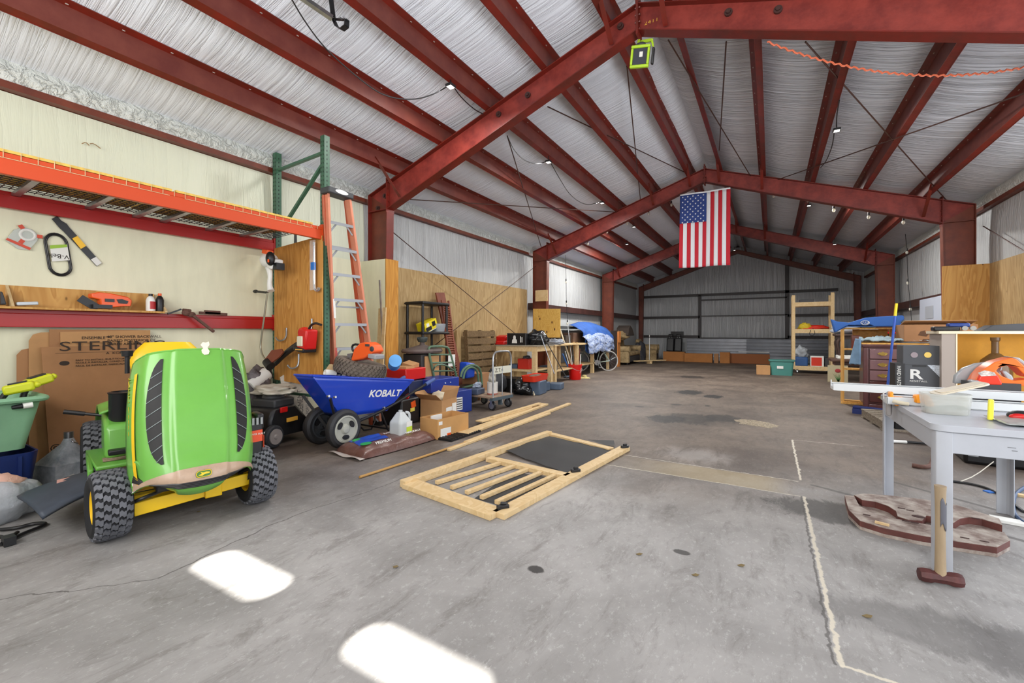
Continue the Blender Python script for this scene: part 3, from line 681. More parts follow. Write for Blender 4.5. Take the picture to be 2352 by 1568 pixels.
p = onX(146, 586, XW); text('V-Belt', .055, M_INK, t, p+Vector((.032, .03, 0)), (0, -1, 0), (0, 0, -1), name='print')
t = thing('mower_blade', 'long black mower blade with a yellow paper band hung slantwise on the wall', 'mower blade', (0, 0, 0))
wpoly([(118, 503), (130, 496), (140, 507), (152, 514), (157, 521), (232, 604), (221, 612), (145, 532), (136, 524)], mat('black_steel', (30, 30, 30), .35), 'blade', t, .006, .012)
wpoly([(164, 548), (176, 542), (196, 565), (184, 572)], M_YEL, 'paper_band', t, .004, .02)
wpoly([(207, 596), (219, 590), (232, 604), (221, 611)], M_PAPER, 'tag', t, .002, .018)
for k, (x, y) in enumerate(((4, 533), (10, 531), (188, 330), (215, 332), (222, 336))): pass
# ---- wooden tray on the lower red beam
t = thing('wall_tray', 'long open wooden tray screwed to the cream wall above the lower red beam', 'shelf', (0, 0, 0))
ty1 = onX(352, 683, XW).y; xf = RX0+.16
q = M(); q.mm((XW, -1.5, 1.5), (XW+.02, ty1, 1.7)); W(q, 'back_board', M_PLY)
q = M(); q.mm((XW+.02, -1.5, 1.49), (xf, ty1+.02, 1.508)); W(q, 'bottom_board', M_PLY)
q = M(); q.prism([(XW, 1.5), (xf, 1.5), (xf, 1.515), (XW+.02, 1.7)], (0, ty1+.03, 0), (1, 0, 0), (0, 0, 1), .018); W(q, 'end_board', M_PINE)
q = M(); q.prism([(XW, 1.5), (xf, 1.5), (XW+.02, 1.7)], (0, onX(24, 690, -5.6).y, 0), (1, 0, 0), (0, 0, 1), .018); W(q, 'divider', M_PINE)
t = thing('chainsaw', 'small orange electric chainsaw lying in the wooden wall tray', 'chainsaw', (0, 0, 0)); xs = -5.6
B = lambda px, py, x=-5.58: onX(px, py, x)
q = M(); q.prism([(B(a, b_).y, B(a, b_).z) for a, b_ in ((206, 674), (222, 671), (250, 674), (262, 676), (290, 682), (299, 690), (297, 703), (285, 703), (258, 706), (240, 708), (228, 706), (226, 688), (206, 684))], (-5.58, 0, 0), (0, 1, 0), (0, 0, 1), .1)
W(q, 'body', M_ORG, bev=.012)
q = M(); q.prism([(B(a, b_).y, B(a, b_).z) for a, b_ in ((263, 688), (275, 687), (290, 692), (287, 698), (268, 697))], (-5.528, 0, 0), (0, 1, 0), (0, 0, 1), .006); W(q, 'grip_opening', M_BLACK)
q = M(); q.bar(B(183, 684), B(225, 708), .012, .07, up=(0, 0, 1)); W(q, 'chain_bar', M_BLACK)
q = M(); q.box(B(232, 704), (.11, .14, .035)); W(q, 'base', M_BLACK); q = M(); q.box(B(247, 690)+Vector((.055, 0, 0)), (.006, .07, .03)); W(q, 'badge', M_DGREY)
t = thing('oil_bottle', 'white bottle with red label standing in the wall tray', 'bottle', (0, 0, 0)); p = B(345, 710)
q = M(); q.lathe([(.038, 0), (.04, .01), (.04, .11), (.03, .14), (.016, .155)], (-5.57, p.y, 1.51)); W(q, 'body', M_WHITE); q = M(); q.cyl((-5.57, p.y, 1.665), (-5.57, p.y, 1.69), .018); W(q, 'cap', M_BLACK)
q = M(); q.lathe([(.041, .02), (.041, .1)], (-5.57, p.y+.002, 1.51), n=24); W(q, 'label_band', mat('label_red2', (178, 40, 44), .5))
t = thing('oil_bottle', 'black bottle with an orange cap standing in the wall tray', 'bottle', (0, 0, 0)); p = B(366, 710)
q = M(); q.lathe([(.034, 0), (.036, .01), (.036, .12), (.026, .15), (.014, .165)], (-5.57, p.y, 1.51)); W(q, 'body', M_BLACK); q = M(); q.cyl((-5.57, p.y, 1.675), (-5.57, p.y, 1.7), .016); W(q, 'cap', M_ORG)
q = M(); q.box(B(62, 697)+Vector((0, 0, 0)), (.06, .13, .03), rot(.1, 0, 0)); tag(q.build('putty_tube', mat('pale_blue_plastic', (196, 206, 214), .4), bev=.008), 'pale grey blue tube lying at the left end of the wall tray', 'tube')
q = M(); q.prism([(B(a, b_).y, B(a, b_).z) for a, b_ in ((0, 668), (5, 672), (14, 700), (0, 700))], (-5.6, 0, 0), (0, 1, 0), (0, 0, 1), .1); tag(q.build('grey_pouch', M_DGREY, bev=.01), 'dark grey pouch at the frame edge in the wall tray', 'pouch')
t = thing('pipe_wrench', 'rusty brown pipe wrench hanging over the lower red beam', 'wrench', (0, 0, 0)); rust = mat('rusty_iron', (96, 66, 56), .8, 0, 30, .35)
q = M(); q.bar(B(440, 722, -5.55), B(489, 760, -5.52), .025, .03, up=(1, 0, 0)); q.ball(B(489, 760, -5.52), .018); W(q, 'handle', rust)
q = M(); q.ball(B(428, 718, -5.56), (.03, .045, .035)); q.ball(B(440, 722, -5.56), (.03, .04, .03)); q.cyl(B(420, 712, -5.56), B(438, 714, -5.56), .018); W(q, 'jaw', rust)
q = M(); q.bar(B(385, 721, -5.56), B(416, 710, -5.56), .02, .015); W(q, 'tail_bracket', M_BLACK)
q = M(); q.bar(B(458, 718, -5.6), B(521, 722, -5.6), .03, .03); q.bar(B(470, 716, -5.6), B(505, 718, -5.6), .03, .04); tag(q.build('rusty_bar', rust), 'short rusty iron bar resting on the lower red beam', 'iron bar')
q = M()
q.tube([onX(188, 330, WL+.06), onX(197, 326, WL+.06), onX(205, 334, WL+.06)], .004, 6, 1); q.tube([onX(207, 330, WL+.06), onX(215, 329, WL+.06), onX(231, 341, WL+.06)], .004, 6, 1)
tag(q.build('mud_trail', mat('dried_mud', (150, 120, 80), .9)), 'thin brown dried mud squiggles high on the cream vinyl wall', 'dirt', kind='stuff')
# ---- cardboard sheets leaning on the wall
def card(pts, x, name, lab, m, tilt=.0, grp='cardboard sheets leaning on the cream wall'):
    P0 = [onX(a, b_, x) for a, b_ in pts]; q = M(); q.prism([(p.y, max(p.z, .003)) for p in P0], (x, 0, 0), (0, 1, 0), (0, 0, 1), .006); return tag(q.build(name, m), lab, 'cardboard', grp)
card([(38, 1085), (38, 815), (50, 803), (66, 800), (180, 800), (180, 1080)], -5.70, 'cardboard_sheet', 'leftmost cardboard sheet with a rounded corner, rearmost behind the green tote', M_CARDD)
card([(66, 1083), (66, 782), (76, 768), (94, 763), (230, 760), (300, 1040)], -5.685, 'cardboard_sheet', 'cardboard sheet with a rounded top corner, second from the left', M_CARD)
s3 = card([(113, 1083), (113, 756), (345, 758), (345, 1030)], -5.67, 'cardboard_sheet', 'large cardboard sheet printed with tall dark shower wall lettering', M_CARDD)
s4 = card([(116, 1085), (94, 797), (380, 790), (380, 1020)], -5.64, 'cardboard_sheet', 'front cardboard sheet with small print and a round stamp, behind the funnel', M_CARDD)
s5 = card([(139, 800), (138, 762), (345, 758), (345, 800)], -5.66, 'cardboard_sheet', 'narrow upper cardboard strip printed with model names, standing on the large one', M_CARD)
def ct(s, a, b_, x, size, par, sx=1, nm='print', **k): p = onX(a, b_, x); return text(s, size, M_INK, par, p+Vector((.004, 0, 0)), (0, 1, 0), (0, 0, 1), name=nm, sx=sx, **k)
ct('ENSEMBLE™', 187, 779, -5.657, .04, s5, .95); ct('48" SHOWER BACKWALL', 245, 776, -5.657, .036, s5, 1.1); ct('PARED POSTERIOR DE', 246, 785, -5.657, .036, s5, 1.1); ct('PAROI ARRIÈRE DE', 246, 793, -5.657, .036, s5, 1.1)
ct('STERLING', 134, 806, -5.636, .125, s4, 1.5); ct('A  KOHLER  COMPANY', 243, 813, -5.636, .03, s4, 1.3)
for k, (s, y) in enumerate((('EASY TO INSTALL, BUILT TO LAST, BACKED BY KOHLER.', 829), ('FACILE À INSTALLER, CONÇU POUR DURER, GARANTI PAR KOHLER.', 835), ('FÁCIL DE INSTALAR, FABRICADO PARA DURAR, RESPALDADO', 842))): ct(s, 173, y, -5.636, .022, s4, 1.15)
q = M(); p = onX(148, 834, -5.637); q.prism([(.035*math.cos(a), .022*math.sin(a)) for a in [2*PI*i/18 for i in range(18)]], p, (0, 1, 0), (0, 0, 1), .002); q.build('round_mark', M_INK, s4)
q = M(); p = onX(128, 1028, -5.637); q.torus(p, (1, 0, 0), .03, .004, 20, 6); q.torus(p, (1, 0, 0), .012, .005, 16, 6); q.build('stamp', M_INK, s4)
q = M(); p = onX(134, 806, -5.637); q.bar(p+Vector((0, -.02, -.02)), p+Vector((0, .85, -.02)), .002, .003); q.build('rule_line', M_INK, s4)
# ================================================================ MOWER
def tyre_local(R, wd, rim, n=40, blocks=True, rows=5):
    """wheel about local y axis at origin: returns M of tyre with tread"""
    q = M(); hw = wd/2
    prof = [(rim, -hw*.72), (rim+.02, -hw*.9), (R*.62+rim*.38, -hw), (R-.035, -hw*.98), (R-.012, -hw*.8), (R-.004, -hw*.4), (R, 0)]
    prof = prof+[(r, -h) for r, h in prof[-2::-1]]
    q.lathe(prof+[(rim*.97, hw*.6), (rim*.97, -hw*.6), prof[0]], (0, 0, 0), (0, 1, 0), n, cap=False)
    if blocks:
        q.lug0 = len(q.b.faces); N = int(2*PI*R/.052)
        for k in range(N):
            for j in range(rows):
                yy = (j-(rows-1)/2)*wd*.9/rows; a0 = 2*PI*(k+(.5 if j % 2 else 0))/N; da = 2*PI/N*.74; rr = R-.003 if abs(j-(rows-1)/2) < rows/2-.6 else R-.018
                prf = lambda y: R-.004-.022*max(0, (abs(y)/hw-.45)/.55)**2
                st = []
                for e in (0, 1):                     # S-shaped lug
                    for f_ in (0, 1, 2, 3):
                        y = yy+(f_/3-.5)*wd*.86/rows; a = a0+e*da*.8+(.22*da if f_ in (1,) else -.1*da if f_ == 2 else 0)
                        st.append((y, a))
                T, Bt = [], []
                for y, a in st:
                    for lst, h in ((T, .013), (Bt, -.004)):
                        r_ = prf(y)+h; lst.append(q.b.verts.new((r_*math.cos(a), y, r_*math.sin(a))))
                for i in range(3):
                    q.b.faces.new((T[i], T[i+1], T[i+5], T[i+4])); q.b.faces.new((T[i], Bt[i], Bt[i+1], T[i+1])); q.b.faces.new((T[i+4], T[i+5], Bt[i+5], Bt[i+4]))
                q.b.faces.new((T[0], T[4], Bt[4], Bt[0])); q.b.faces.new((T[3], Bt[3], Bt[7], T[7]))
    return q
M_JDG = mat('tractor_green', (108, 174, 72), .32, 0, 1.6, .07, coat=.25); M_JDY = mat('tractor_yellow', (240, 196, 22), .35)
M_TRD = mat('tread_rubber', (98, 100, 106), .7, 0, 12, .2)
t = thing('riding_mower', 'green and yellow riding mower with chunky tyres and its green hood tipped up', 'riding mower', (-3.48, 1.45, 0), -.243)
mow = t
for (x, y, R, wd, rim, st) in ((0, -.41, .205, .19, .10, .1), (0, .41, .205, .19, .10, .1), (-1.36, -.40, .265, .25, .12, 0), (-1.36, .42, .265, .25, .12, 0)):
    tq = tyre_local(R, wd, rim, rows=5); l0 = tq.lug0; w_ = tq.build('tyre', mat('tyre_groove_shade', (34, 35, 38), .85), mow)  # groove shade put into the colour: dark carcass under lighter lugs
    w_.data.materials.append(M_TRD)
    for pl_ in w_.data.polygons:
        if pl_.index >= l0: pl_.material_index = 1
    w_.location = (x, y, R+.004); w_.rotation_euler = (0, .3, st)
    q = M(); sg = 1 if y > 0 else -1
    q.lathe([(rim*1.06, -wd*.4), (rim*.95, -wd*.33), (rim*.93, 0), (rim*.95, wd*.33), (rim*1.06, wd*.4)], (0, 0, 0), (0, 1, 0), 28, cap=False); q.cyl((0, sg*wd*.1, 0), (0, sg*wd*.04, 0), rim*.95, n=28); q.cyl((0, -wd*.15, 0), (0, wd*.1, 0), .03); q.cyl((0, -sg*wd*.12, 0), (0, sg*wd*.22, 0), .028)
    q.build('wheel_rim', M_JDY, w_)
# hood, tipped forward on its front pivot: centre line from the nose up
CL = [(.33, .275), (.385, .32), (.395, .38), (.36, .45), (.30, .56), (.235, .72), (.165, .90), (.10, 1.06), (.06, 1.165)]
HW = [.25, .28, .30, .305, .32, .325, .322, .31, .295]
def spl(T, t_):
    x = t_*(len(T)-1); i = min(int(x), len(T)-2); f = x-i; f = f
    g = lambda j: T[max(0, min(len(T)-1, j))]
    p0, p1, p2, p3 = g(i-1), g(i), g(i+1), g(i+2)
    def cr(a, b_, c_, d): return .5*((2*b_)+(-a+c_)*f+(2*a-5*b_+4*c_-d)*f*f+(-a+3*b_-3*c_+d)*f**3)
    return tuple(cr(*q) for q in zip(p0, p1, p2, p3)) if hasattr(p0, '__len__') else cr(p0, p1, p2, p3)
def hood(u, t_, off=0):
    """u -1..1 across, t 0..1 nose to rear"""
    cx, cz = spl(CL, t_); dx, dz = (Vector(spl(CL, min(1, t_+.02)))-Vector(spl(CL, max(0, t_-.02)))).normalized()
    nx, nz = dz, -dx                                    # outward (forward/up)
    if nx < 0: nx, nz = -nx, -nz
    Wd = spl(HW, t_); a = abs(u); sg = 1 if u > 0 else -1
    if a < .8:
        f = a/.8; dep = .012*f**2+.05*max(0, f-.55)**2/.2+(0.018 if f < .47 else 0.018*(1-min(1, (f-.47)/.08)))*-1
        y = Wd*.9*f
    else:
        f = (a-.8)/.2; y = Wd*(.9+.1*math.sin(f*PI/2))+.03*f; dep = .012+.05*(.45**2)/.2+.2*f*(.35+.65*min(1, t_*3))
    dep += .11*min(1, a/.9)**2*max(0, 1-t_/.5)
    dep -= off
    return Vector((cx-nx*dep+(0 if a < .8 else off*.5), y*sg+.045*t_+(sg*off if a >= .8 else 0), cz-nz*dep))
q = M(); q.grid(lambda a, b_: hood(a*2-1, b_), 64, 48); hd = q.build('hood', M_JDG, mow, ang=50, solid=.008)
# rear edge lip with the notch and chalk-white tag
q = M(); q.tube([hood(u/20, 1) for u in range(-19, 20)], .008, 6); q.build('hood_rim', M_JDG, hd)
def patch(u0, u1, t0, t1, off, m, name, par, nu=6, nv=20, shape=None):
    q = M()
    def f(a, b_):
        tt = t0+(t1-t0)*b_; uu0, uu1 = u0, u1
        if shape: k = shape(b_); uu0 = u0+(u1-u0)*k[0]; uu1 = u0+(u1-u0)*k[1]
        return hood(uu0+(uu1-uu0)*a, tt, off)
    q.grid(f, nu, nv); return q.build(name, m, par)
for sg in (-1, 1):
    sh = lambda b_: (0, max(.03, 1-abs(2*b_-1)**4)) if 1 else (0, 1)
    va, vb = .56*sg, .76*sg
    v_ = patch(vb, va, .42, .93, .010, mat('vent_black', (9, 9, 10), .6), 'air_vent', hd, shape=lambda b_: (1-max(.04, 1-(2*b_-1)**2)**.5, 1))
    for k in range(8):
        tt = .45+k*.055; w_k = max(.04, 1-(2*(tt-.42)/.51-1)**2)**.5; q = M(); q.tube([hood(va+(vb-va)*w_k*(f/6), tt+.03*(1-f/6)-.01, .012) for f in range(7)], .0025, 6); q.build('louvre', mat('louvre_edge', (120, 132, 130), .3), v_)
# lamp lens strip and dark grille lines wrapped round the nose
ln = patch(-.92, .92, .215, .345, .010, mat('clouded_lens', (176, 150, 128), .35, 0, 9, .12), 'headlamp_lens', hd, 60, 6)
for k, tt in enumerate((.165, .18, .194, .208)): q = M(); q.tube([hood(-.93+1.86*i/40, tt, .009) for i in range(41)], .0065, 6); q.build('grille_line', M_BLACK, hd)
c0 = hood(.0, .27, .012)
e1 = (hood(0, .31)-hood(0, .23)).normalized(); q = M(); q.prism(rrect(.085, .045, .02), c0, (0, 1, 0), e1, .004); bd = q.build('emblem', mat('emblem_green', (60, 120, 40), .4), hd)
q = M(); q.prism([(-.03, -.008), (-.012, .0), (-.02, .012), (-.004, .006), (.012, .008), (.03, .004), (.028, -.004), (.004, -.004), (-.008, -.012)], c0+Vector((.004, 0, .002)), (0, 1, 0), e1, .003); q.torus(c0+Vector((.003, 0, .002)), (1, 0, .5), .001, .001, 4, 4)
q.build('deer_mark', M_JDY, bd)
q = M(); q.tube([c0+Vector((0, a, 0))+e1*b_+Vector((.003, 0, .001)) for a, b_ in rrect(.078, .038, .017)], .002, 6, 0, True); q.build('emblem_rim', M_JDY, bd)
# side stripe lettering
p = hood(-.93, .80, .004); d1 = (hood(-.93, .5)-hood(-.93, .80)).normalized()
q = M(); q.grid(lambda a, b_: hood(-.865-.008*a*4, .28+.6*b_, .009), 2, 20); q.build('side_stripe', M_JDY, hd)
text('JOHN DEERE', .062, M_JDY, hd, hood(-.985, .88, .006), (hood(-.95, .3)-hood(-.95, .88)), (1, -.2, .4), name='side_lettering', sx=1.1)
q = M(); q.grid(lambda a, b_: hood(-.99+.1*a, .30+.09*b_, .004), 2, 2); q.build('model_sticker', M_PAPER, hd)
t = mow
q = M(); q.prism([(-.022, 0), (-.01, .012), (-.026, .035), (-.012, .055), (.004, .05), (.022, .058), (.026, .035), (.012, .014), (.024, -.012), (.016, -.034), (-.008, -.036), (-.02, -.02)], hood(.1, .985, .012), (0, 1, 0), (-.3, 0, 1), .006); W(q, 'paint_patch', mat('cream_chip', (232, 228, 200), .6))
# chassis, front axle and deck
q = M(); q.bar((0, -.33, .21), (0, .33, .21), .06, .05); q.bar((0, -.36, .21), (.02, -.3, .2), .04, .1); W(q, 'front_axle', M_JDY)
q = M(); q.mm((-1.5, -.2, .27), (.2, .2, .36)); W(q, 'chassis', M_BLACK, bev=.01)
q = M(); q.tube([(.1, -.33, .21), (.16, -.25, .25), (.1, -.1, .27)], .012, 8, 1); q.tube([(.05, .3, .26), (.12, .36, .3), (.1, .33, .2)], .014, 8, 2); q.bar((-.1, -.3, .2), (-.1, .3, .22), .03, .03); W(q, 'steering_linkage', M_BLACK)
q = M()
q.prism([(-.92, -.5), (-.3, -.52), (-.2, -.36), (-.16, 0), (-.2, .36), (-.3, .52), (-.92, .5)], (0, 0, .15), (1, 0, 0), (0, 1, 0), .1); W(q, 'mower_deck', mat('deck_yellow_worn', (214, 168, 22), .5, 0, 14, col2=(140, 104, 40)), bev=.015)
q = M(); q.bar((.1, -.3, .17), (.1, .4, .22), .03, .085, up=(0, 0, 1)); q.box((.1, .12, .19), (.06, .1, .09)); W(q, 'deck_hanger', M_JDY, bev=.006)
q = M(); q.grid(lambda a, b_: (-.24-.5*a-.0*b_*(1-a)+.12*b_*(.5-a)*2, -.46-.36*b_+.12*b_*abs(a-.5)*2, .30-.07*b_**1.6-.06*(2*a-1)**2), 12, 12); ch = W(q, 'discharge_chute', mat('chute_plastic', (58, 66, 78), .5, 0, 6, .15), solid=.02)
q = M(); q.box((-.5, -.6, .29), (.08, .09, .006), rot(.1, 0, 0)); q.build('danger_sticker', mat('sticker_pink', (210, 160, 150), .6), ch)
# footrest and fender
q = M(); q.prism([(-1.0, -.5), (-.35, -.46), (-.35, -.16), (-1.0, -.2)], (0, 0, .36), (1, 0, 0), (0, 1, 0), .03); q.mm((-1.0, -.5, .30), (-.36, -.47, .36)); q.mm((-1.0, .16, .345), (-.35, .48, .375)); W(q, 'footrest', M_JDG, bev=.01)
q = M(); q.grid(lambda a, b_: (-1.72+1.0*b_, -.43+.33*a-.0, .40+.35*math.sin(PI*min(1, b_*1.25)*.62)**.8-.05*(1-a)**3), 10, 16); W(q, 'fender', M_JDG, solid=.012)
q = M(); q.grid(lambda a, b_: (-1.72+1.0*b_, .56-.42*a, .40+.35*math.sin(PI*min(1, b_*1.25)*.62)**.8-.05*(1-a)**3), 10, 16); W(q, 'fender', M_JDG, solid=.012)
q = M(); q.lathe([(.075, 0), (.085, .02), (.085, .2), (.095, .215), (.07, .22), (.065, .05)], (-.72, -.31, .62), n=24, sx=1.0, sy=.85); W(q, 'cup_holder', M_BLACK)
q = M(); q.prism([(-1.02, .37), (-.55, .37), (-.6, .6), (-.72, .64), (-1.02, .66)], (0, -.3, 0), (1, 0, 0), (0, 0, 1), .22); W(q, 'side_console', M_JDG, bev=.03)
q = M(); q.box((-.45, -.33, .44), (.08, .13, .035)); q.bar((-.45, -.3, .42), (-.45, -.1, .36), .02, .02); W(q, 'pedal', M_BLACK, bev=.008)
q = M(); q.grid(lambda a, b_: (-.6+.14*a, -.42+.2*b_, .378), 6, 6); W(q, 'grip_mat', mat('mat_tan', (150, 128, 108), .8, 0, 60, .4))
q = M(); q.tube([(-1.15, -.35, .6), (-1.2, -.5, .63), (-1.22, -.62, .66)], .012, 8, 1); q.tube([(-1.2, -.5, .63), (-1.22, -.62, .66)], .018, 8); W(q, 'lift_lever', M_BLACK)
# engine seen at the right under the raised hood
q = M(); q.box((-.2, .05, .52), (.42, .4, .34)); q.cyl((-.2, .05, .68), (-.2, .05, .78), .18, .16, 24); W(q, 'engine', M_DGREY, bev=.02)
q = M(); q.box((-.02, .345, .5), (.26, .16, .3), rot(0, 0, .1)); q.box((.02, .42, .62), (.16, .05, .12)); en = W(q, 'engine_shroud', M_BLACK, bev=.015)
q = M(); q.box((.114, .37, .52), (.004, .12, .085), rot(0, 0, .1)); q.box((.03, .443, .47), (.13, .004, .09), rot(0, 0, .0)); q.build('engine_sticker', mat('sticker_orange', (226, 76, 34), .5), en)
text('POWER BUILT', .018, M_PAPER, en, (.119, .33, .53), (0, 1, 0), (0, 0, 1), name='sticker_print')
q = M()
for k in range(5): q.box((.115, .31+k*.028, .63), (.01, .014, .05))
q.build('cooling_slot', mat('slot_grey', (150, 152, 154), .5), en)
q = M(); q.tube([(-.25, .2, .4), (-.1, .35, .3), (.05, .3, .24)], .018, 8, 2); W(q, 'exhaust_pipe', M_GIRT)
# dash, steering wheel and seat behind the hood
q = M(); q.prism([(-.62, .36), (-.3, .36), (-.36, .9), (-.44, .93), (-.58, .85)], (0, 0, 0), (1, 0, 0), (0, 0, 1), .3); W(q, 'dashboard', M_BLACK, bev=.02)
q = M(); q.cyl((-.5, 0, .8), (-.6, 0, .95), .02); q.torus((-.62, .03, .97), (-.5, 0, .85), .16, .014, 32, 10); q.bar((-.62, -.13, .97), (-.62, .19, .97), .03, .012); W(q, 'steering_wheel', M_BLACK)
q = M(); q.ball((-1.15, .0, .74), (.24, .25, .07)); st_ = W(q, 'seat', M_JDY, bev=0)
q = M(); q.ball((-1.42, .06, .93), (.07, .26, .33), R=rot(0, -.15, 0), f=lambda p: Vector((p.x, p.y*(1.0 if p.z < .1 else 1.12), min(p.z, .27)))); W(q, 'seat_back', M_JDY)
q = M(); q.cyl((-.35, -.3, 1.0), (-.35, -.3, 1.13), .014); q.cyl((-.35, -.3, 1.12), (-.35, -.3, 1.16), .03, .035); W(q, 'choke_knob', M_BLACK)
# ================================================================ generic small things
def bxt(name, lab, cat, base, d, rz=0, m=None, bev=.006, group=None, part='body'):
    """thing with a box body resting at base (centre of its underside)"""
    t = thing(name, lab, cat, base, rz, group)
    q = M(); q.box((0, 0, d[2]/2), d); q.build(part, m or M_CARD, t, bev=bev); return t
def one(q, name, m, lab, cat, group=None, **k): return tag(q.build(name, m, **k), lab, cat, group)
def open_box(name, lab, base, d, rz, m, flaps=True, group=None, cat='box', fl_a=(.9, .4, 1.2, .7)):
    t = thing(name, lab, cat, base, rz, group); x, y, z = d; w_ = .006
    q = M(); q.mm((-x/2, -y/2, .002), (x/2, y/2, .01)); q.mm((-x/2, -y/2, .0101), (-x/2+w_, y/2, z)); q.mm((x/2-w_, -y/2, .0101), (x/2, y/2, z)); q.mm((-x/2+w_+.001, -y/2, .0101), (x/2-w_-.001, -y/2+w_, z)); q.mm((-x/2+w_+.001, y/2-w_, .0101), (x/2-w_-.001, y/2, z))
    q.build('body', m, t)
    if flaps:
        for k, (sx_, sy_) in enumerate(((1, 0), (-1, 0), (0, 1), (0, -1))):
            a = fl_a[k]; L_ = (y if sx_ else x)*.96; h = (x if sx_ else y)*.42
            c0 = Vector((sx_*(x/2+.002), sy_*(y/2+.002), z+.002)); dr = Vector((sx_*math.sin(a), sy_*math.sin(a), math.cos(a))); e = Vector((0, 1, 0)) if sx_ else Vector((1, 0, 0))
            q = M(); A_, B_ = c0-e*L_/2, c0+e*L_/2; n = e.cross(dr).normalized()*.002
            vs = [q.b.verts.new(p) for p in (A_-n, B_-n, B_+dr*h-n, A_+dr*h-n, A_+n, B_+n, B_+dr*h+n, A_+dr*h+n)]
            for f in ((0, 3, 2, 1), (4, 5, 6, 7), (0, 1, 5, 4), (1, 2, 6, 5), (2, 3, 7, 6), (3, 0, 4, 7)): q.b.faces.new([vs[i] for i in f])
            q.build('flap', m, t)
    return t
def crumple(c, r, seed=0, k=.35, n=28, m=18, flat=True, fr=4, R=None):
    """lumpy closed sack standing on its underside"""
    q = M(); c = Vector(c)
    def f(p):
        v = Vector((p.x/r[0], p.y/r[1], p.z/r[2])); a = 1+k*noise.noise(v*fr*.5+Vector((seed, 0, 0)))+k*.4*noise.noise(v*fr*1.6+Vector((0, seed, 0)))
        w_ = Vector((p.x*a, p.y*a, p.z*a)); 
        if flat and w_.z < -r[2]*.7: w_.z = -r[2]*.7
        return w_
    q.ball(c+Vector((0, 0, r[2]*.7)), r, n, m, f, R); return q
# ================================================================ far left corner: totes, funnel, sack
M_TOTE = mat('tote_green', (132, 178, 142), .5, 0, 4, .06)
t = thing('storage_tote', 'pale green plastic tote with a lipped rim, stacked on the dark blue crate', 'tote', (-5.18, .62, .40), .0)
def tub(q, x0, y0, x1, y1, h, th=.012):
    """open tapering tub, bottom half sizes x0,y0, top x1,y1"""
    O = rrect(2*x0, 2*y0, .05, 4), rrect(2*x1, 2*y1, .07, 4); n = len(O[0])
    def ring(P, z, k=0): return [q.b.verts.new((p[0]*(1-k/x1), p[1]*(1-k/y1), z)) for p in P]
    a, b_, c_, d_ = ring(O[0], 0), ring(O[1], h), ring(O[1], h, th), ring(O[0], th, th)
    for A, B in ((a, b_), (b_, c_), (c_, d_)):
        for i in range(n): q.b.faces.new((A[i], A[(i+1) % n], B[(i+1) % n], B[i]))
    q.b.faces.new(a[::-1]); q.b.faces.new(d_); return q
q = M(); tub(q, .27, .34, .33, .42, .38); q.build('body', M_TOTE, t, ang=50)
q = M(); q.tube([(p[0], p[1], .38) for p in rrect(.70, .88, .07, 4)], .022, 8, 0, True); q.build('rim', M_TOTE, t)
q = M(); q.mm((.34, -.1, .27), (.37, .12, .39)); q.build('handle', M_TOTE, t, bev=.008)
t = thing('storage_crate', 'dark blue plastic crate on the floor beneath the pale green tote', 'crate', (-5.18, .62, 0))
q = M(); tub(q, .27, .36, .30, .41, .37); q.build('body', mat('navy_plastic', (24, 44, 104), .45, 0, 6, .1), t)
q = M()
for k in range(5): q.box((.295, -.3+k*.15, .2), (.02, .02, .3), rot(0, .07, 0))
q.build('rib', mat('navy_plastic', (24, 44, 104)), t); q = M(); q.box((.3, -.2, .3), (.02, .16, .06)); q.build('handle_slot', M_BLACK, t)
M_LIME = mat('tool_lime', (206, 212, 40), .4)
def power_tool(p, rz, lab, rx=0):
    t = thing('cordless_tool', lab, 'power tool', p, rz, 'lime cordless tools', rx)
    q = M(); q.box((0, .05, .0), (.08, .17, .075)); q.cyl((0, .13, 0), (0, .17, 0), .028, .02, 16); q.build('body', M_LIME, t, bev=.018)
    q = M(); q.tube([(0, 0, 0), (0, -.05, -.05), (0, -.08, -.1)], .02, 10, 1); q.box((0, .05, .041), (.05, .1, .012)); q.build('grip', M_BLACK, t)
    q = M(); q.box((0, -.1, -.13), (.085, .12, .06)); q.build('battery', M_BLACK, t, bev=.01); q = M(); q.box((0, -.1, -.105), (.088, .06, .02)); q.build('battery_band', M_LIME, t); return t
p = onX(70, 880, -5.15); power_tool((p.x, p.y, p.z), .2, 'lime and black cordless tool lying battery up on the tote corner', .3)
p = onX(22, 895, -5.05); power_tool((p.x, p.y, p.z), -.3, 'lime and black cordless tool cut by the left frame edge', .2)
t = thing('work_light', 'small torch with a white lens lying across the tote rim', 'torch', (0, 0, 0)); a, b_, c_ = onX(27, 936, -4.84), onX(52, 932, -4.84), onX(74, 928, -4.84)
q = M(); q.cyl(a, b_, .014, .018, 14); W(q, 'body', M_BLACK); q = M(); q.cyl(b_, c_, .022, .026, 18); W(q, 'lens', mat('lamp_white', (236, 236, 230), .3))
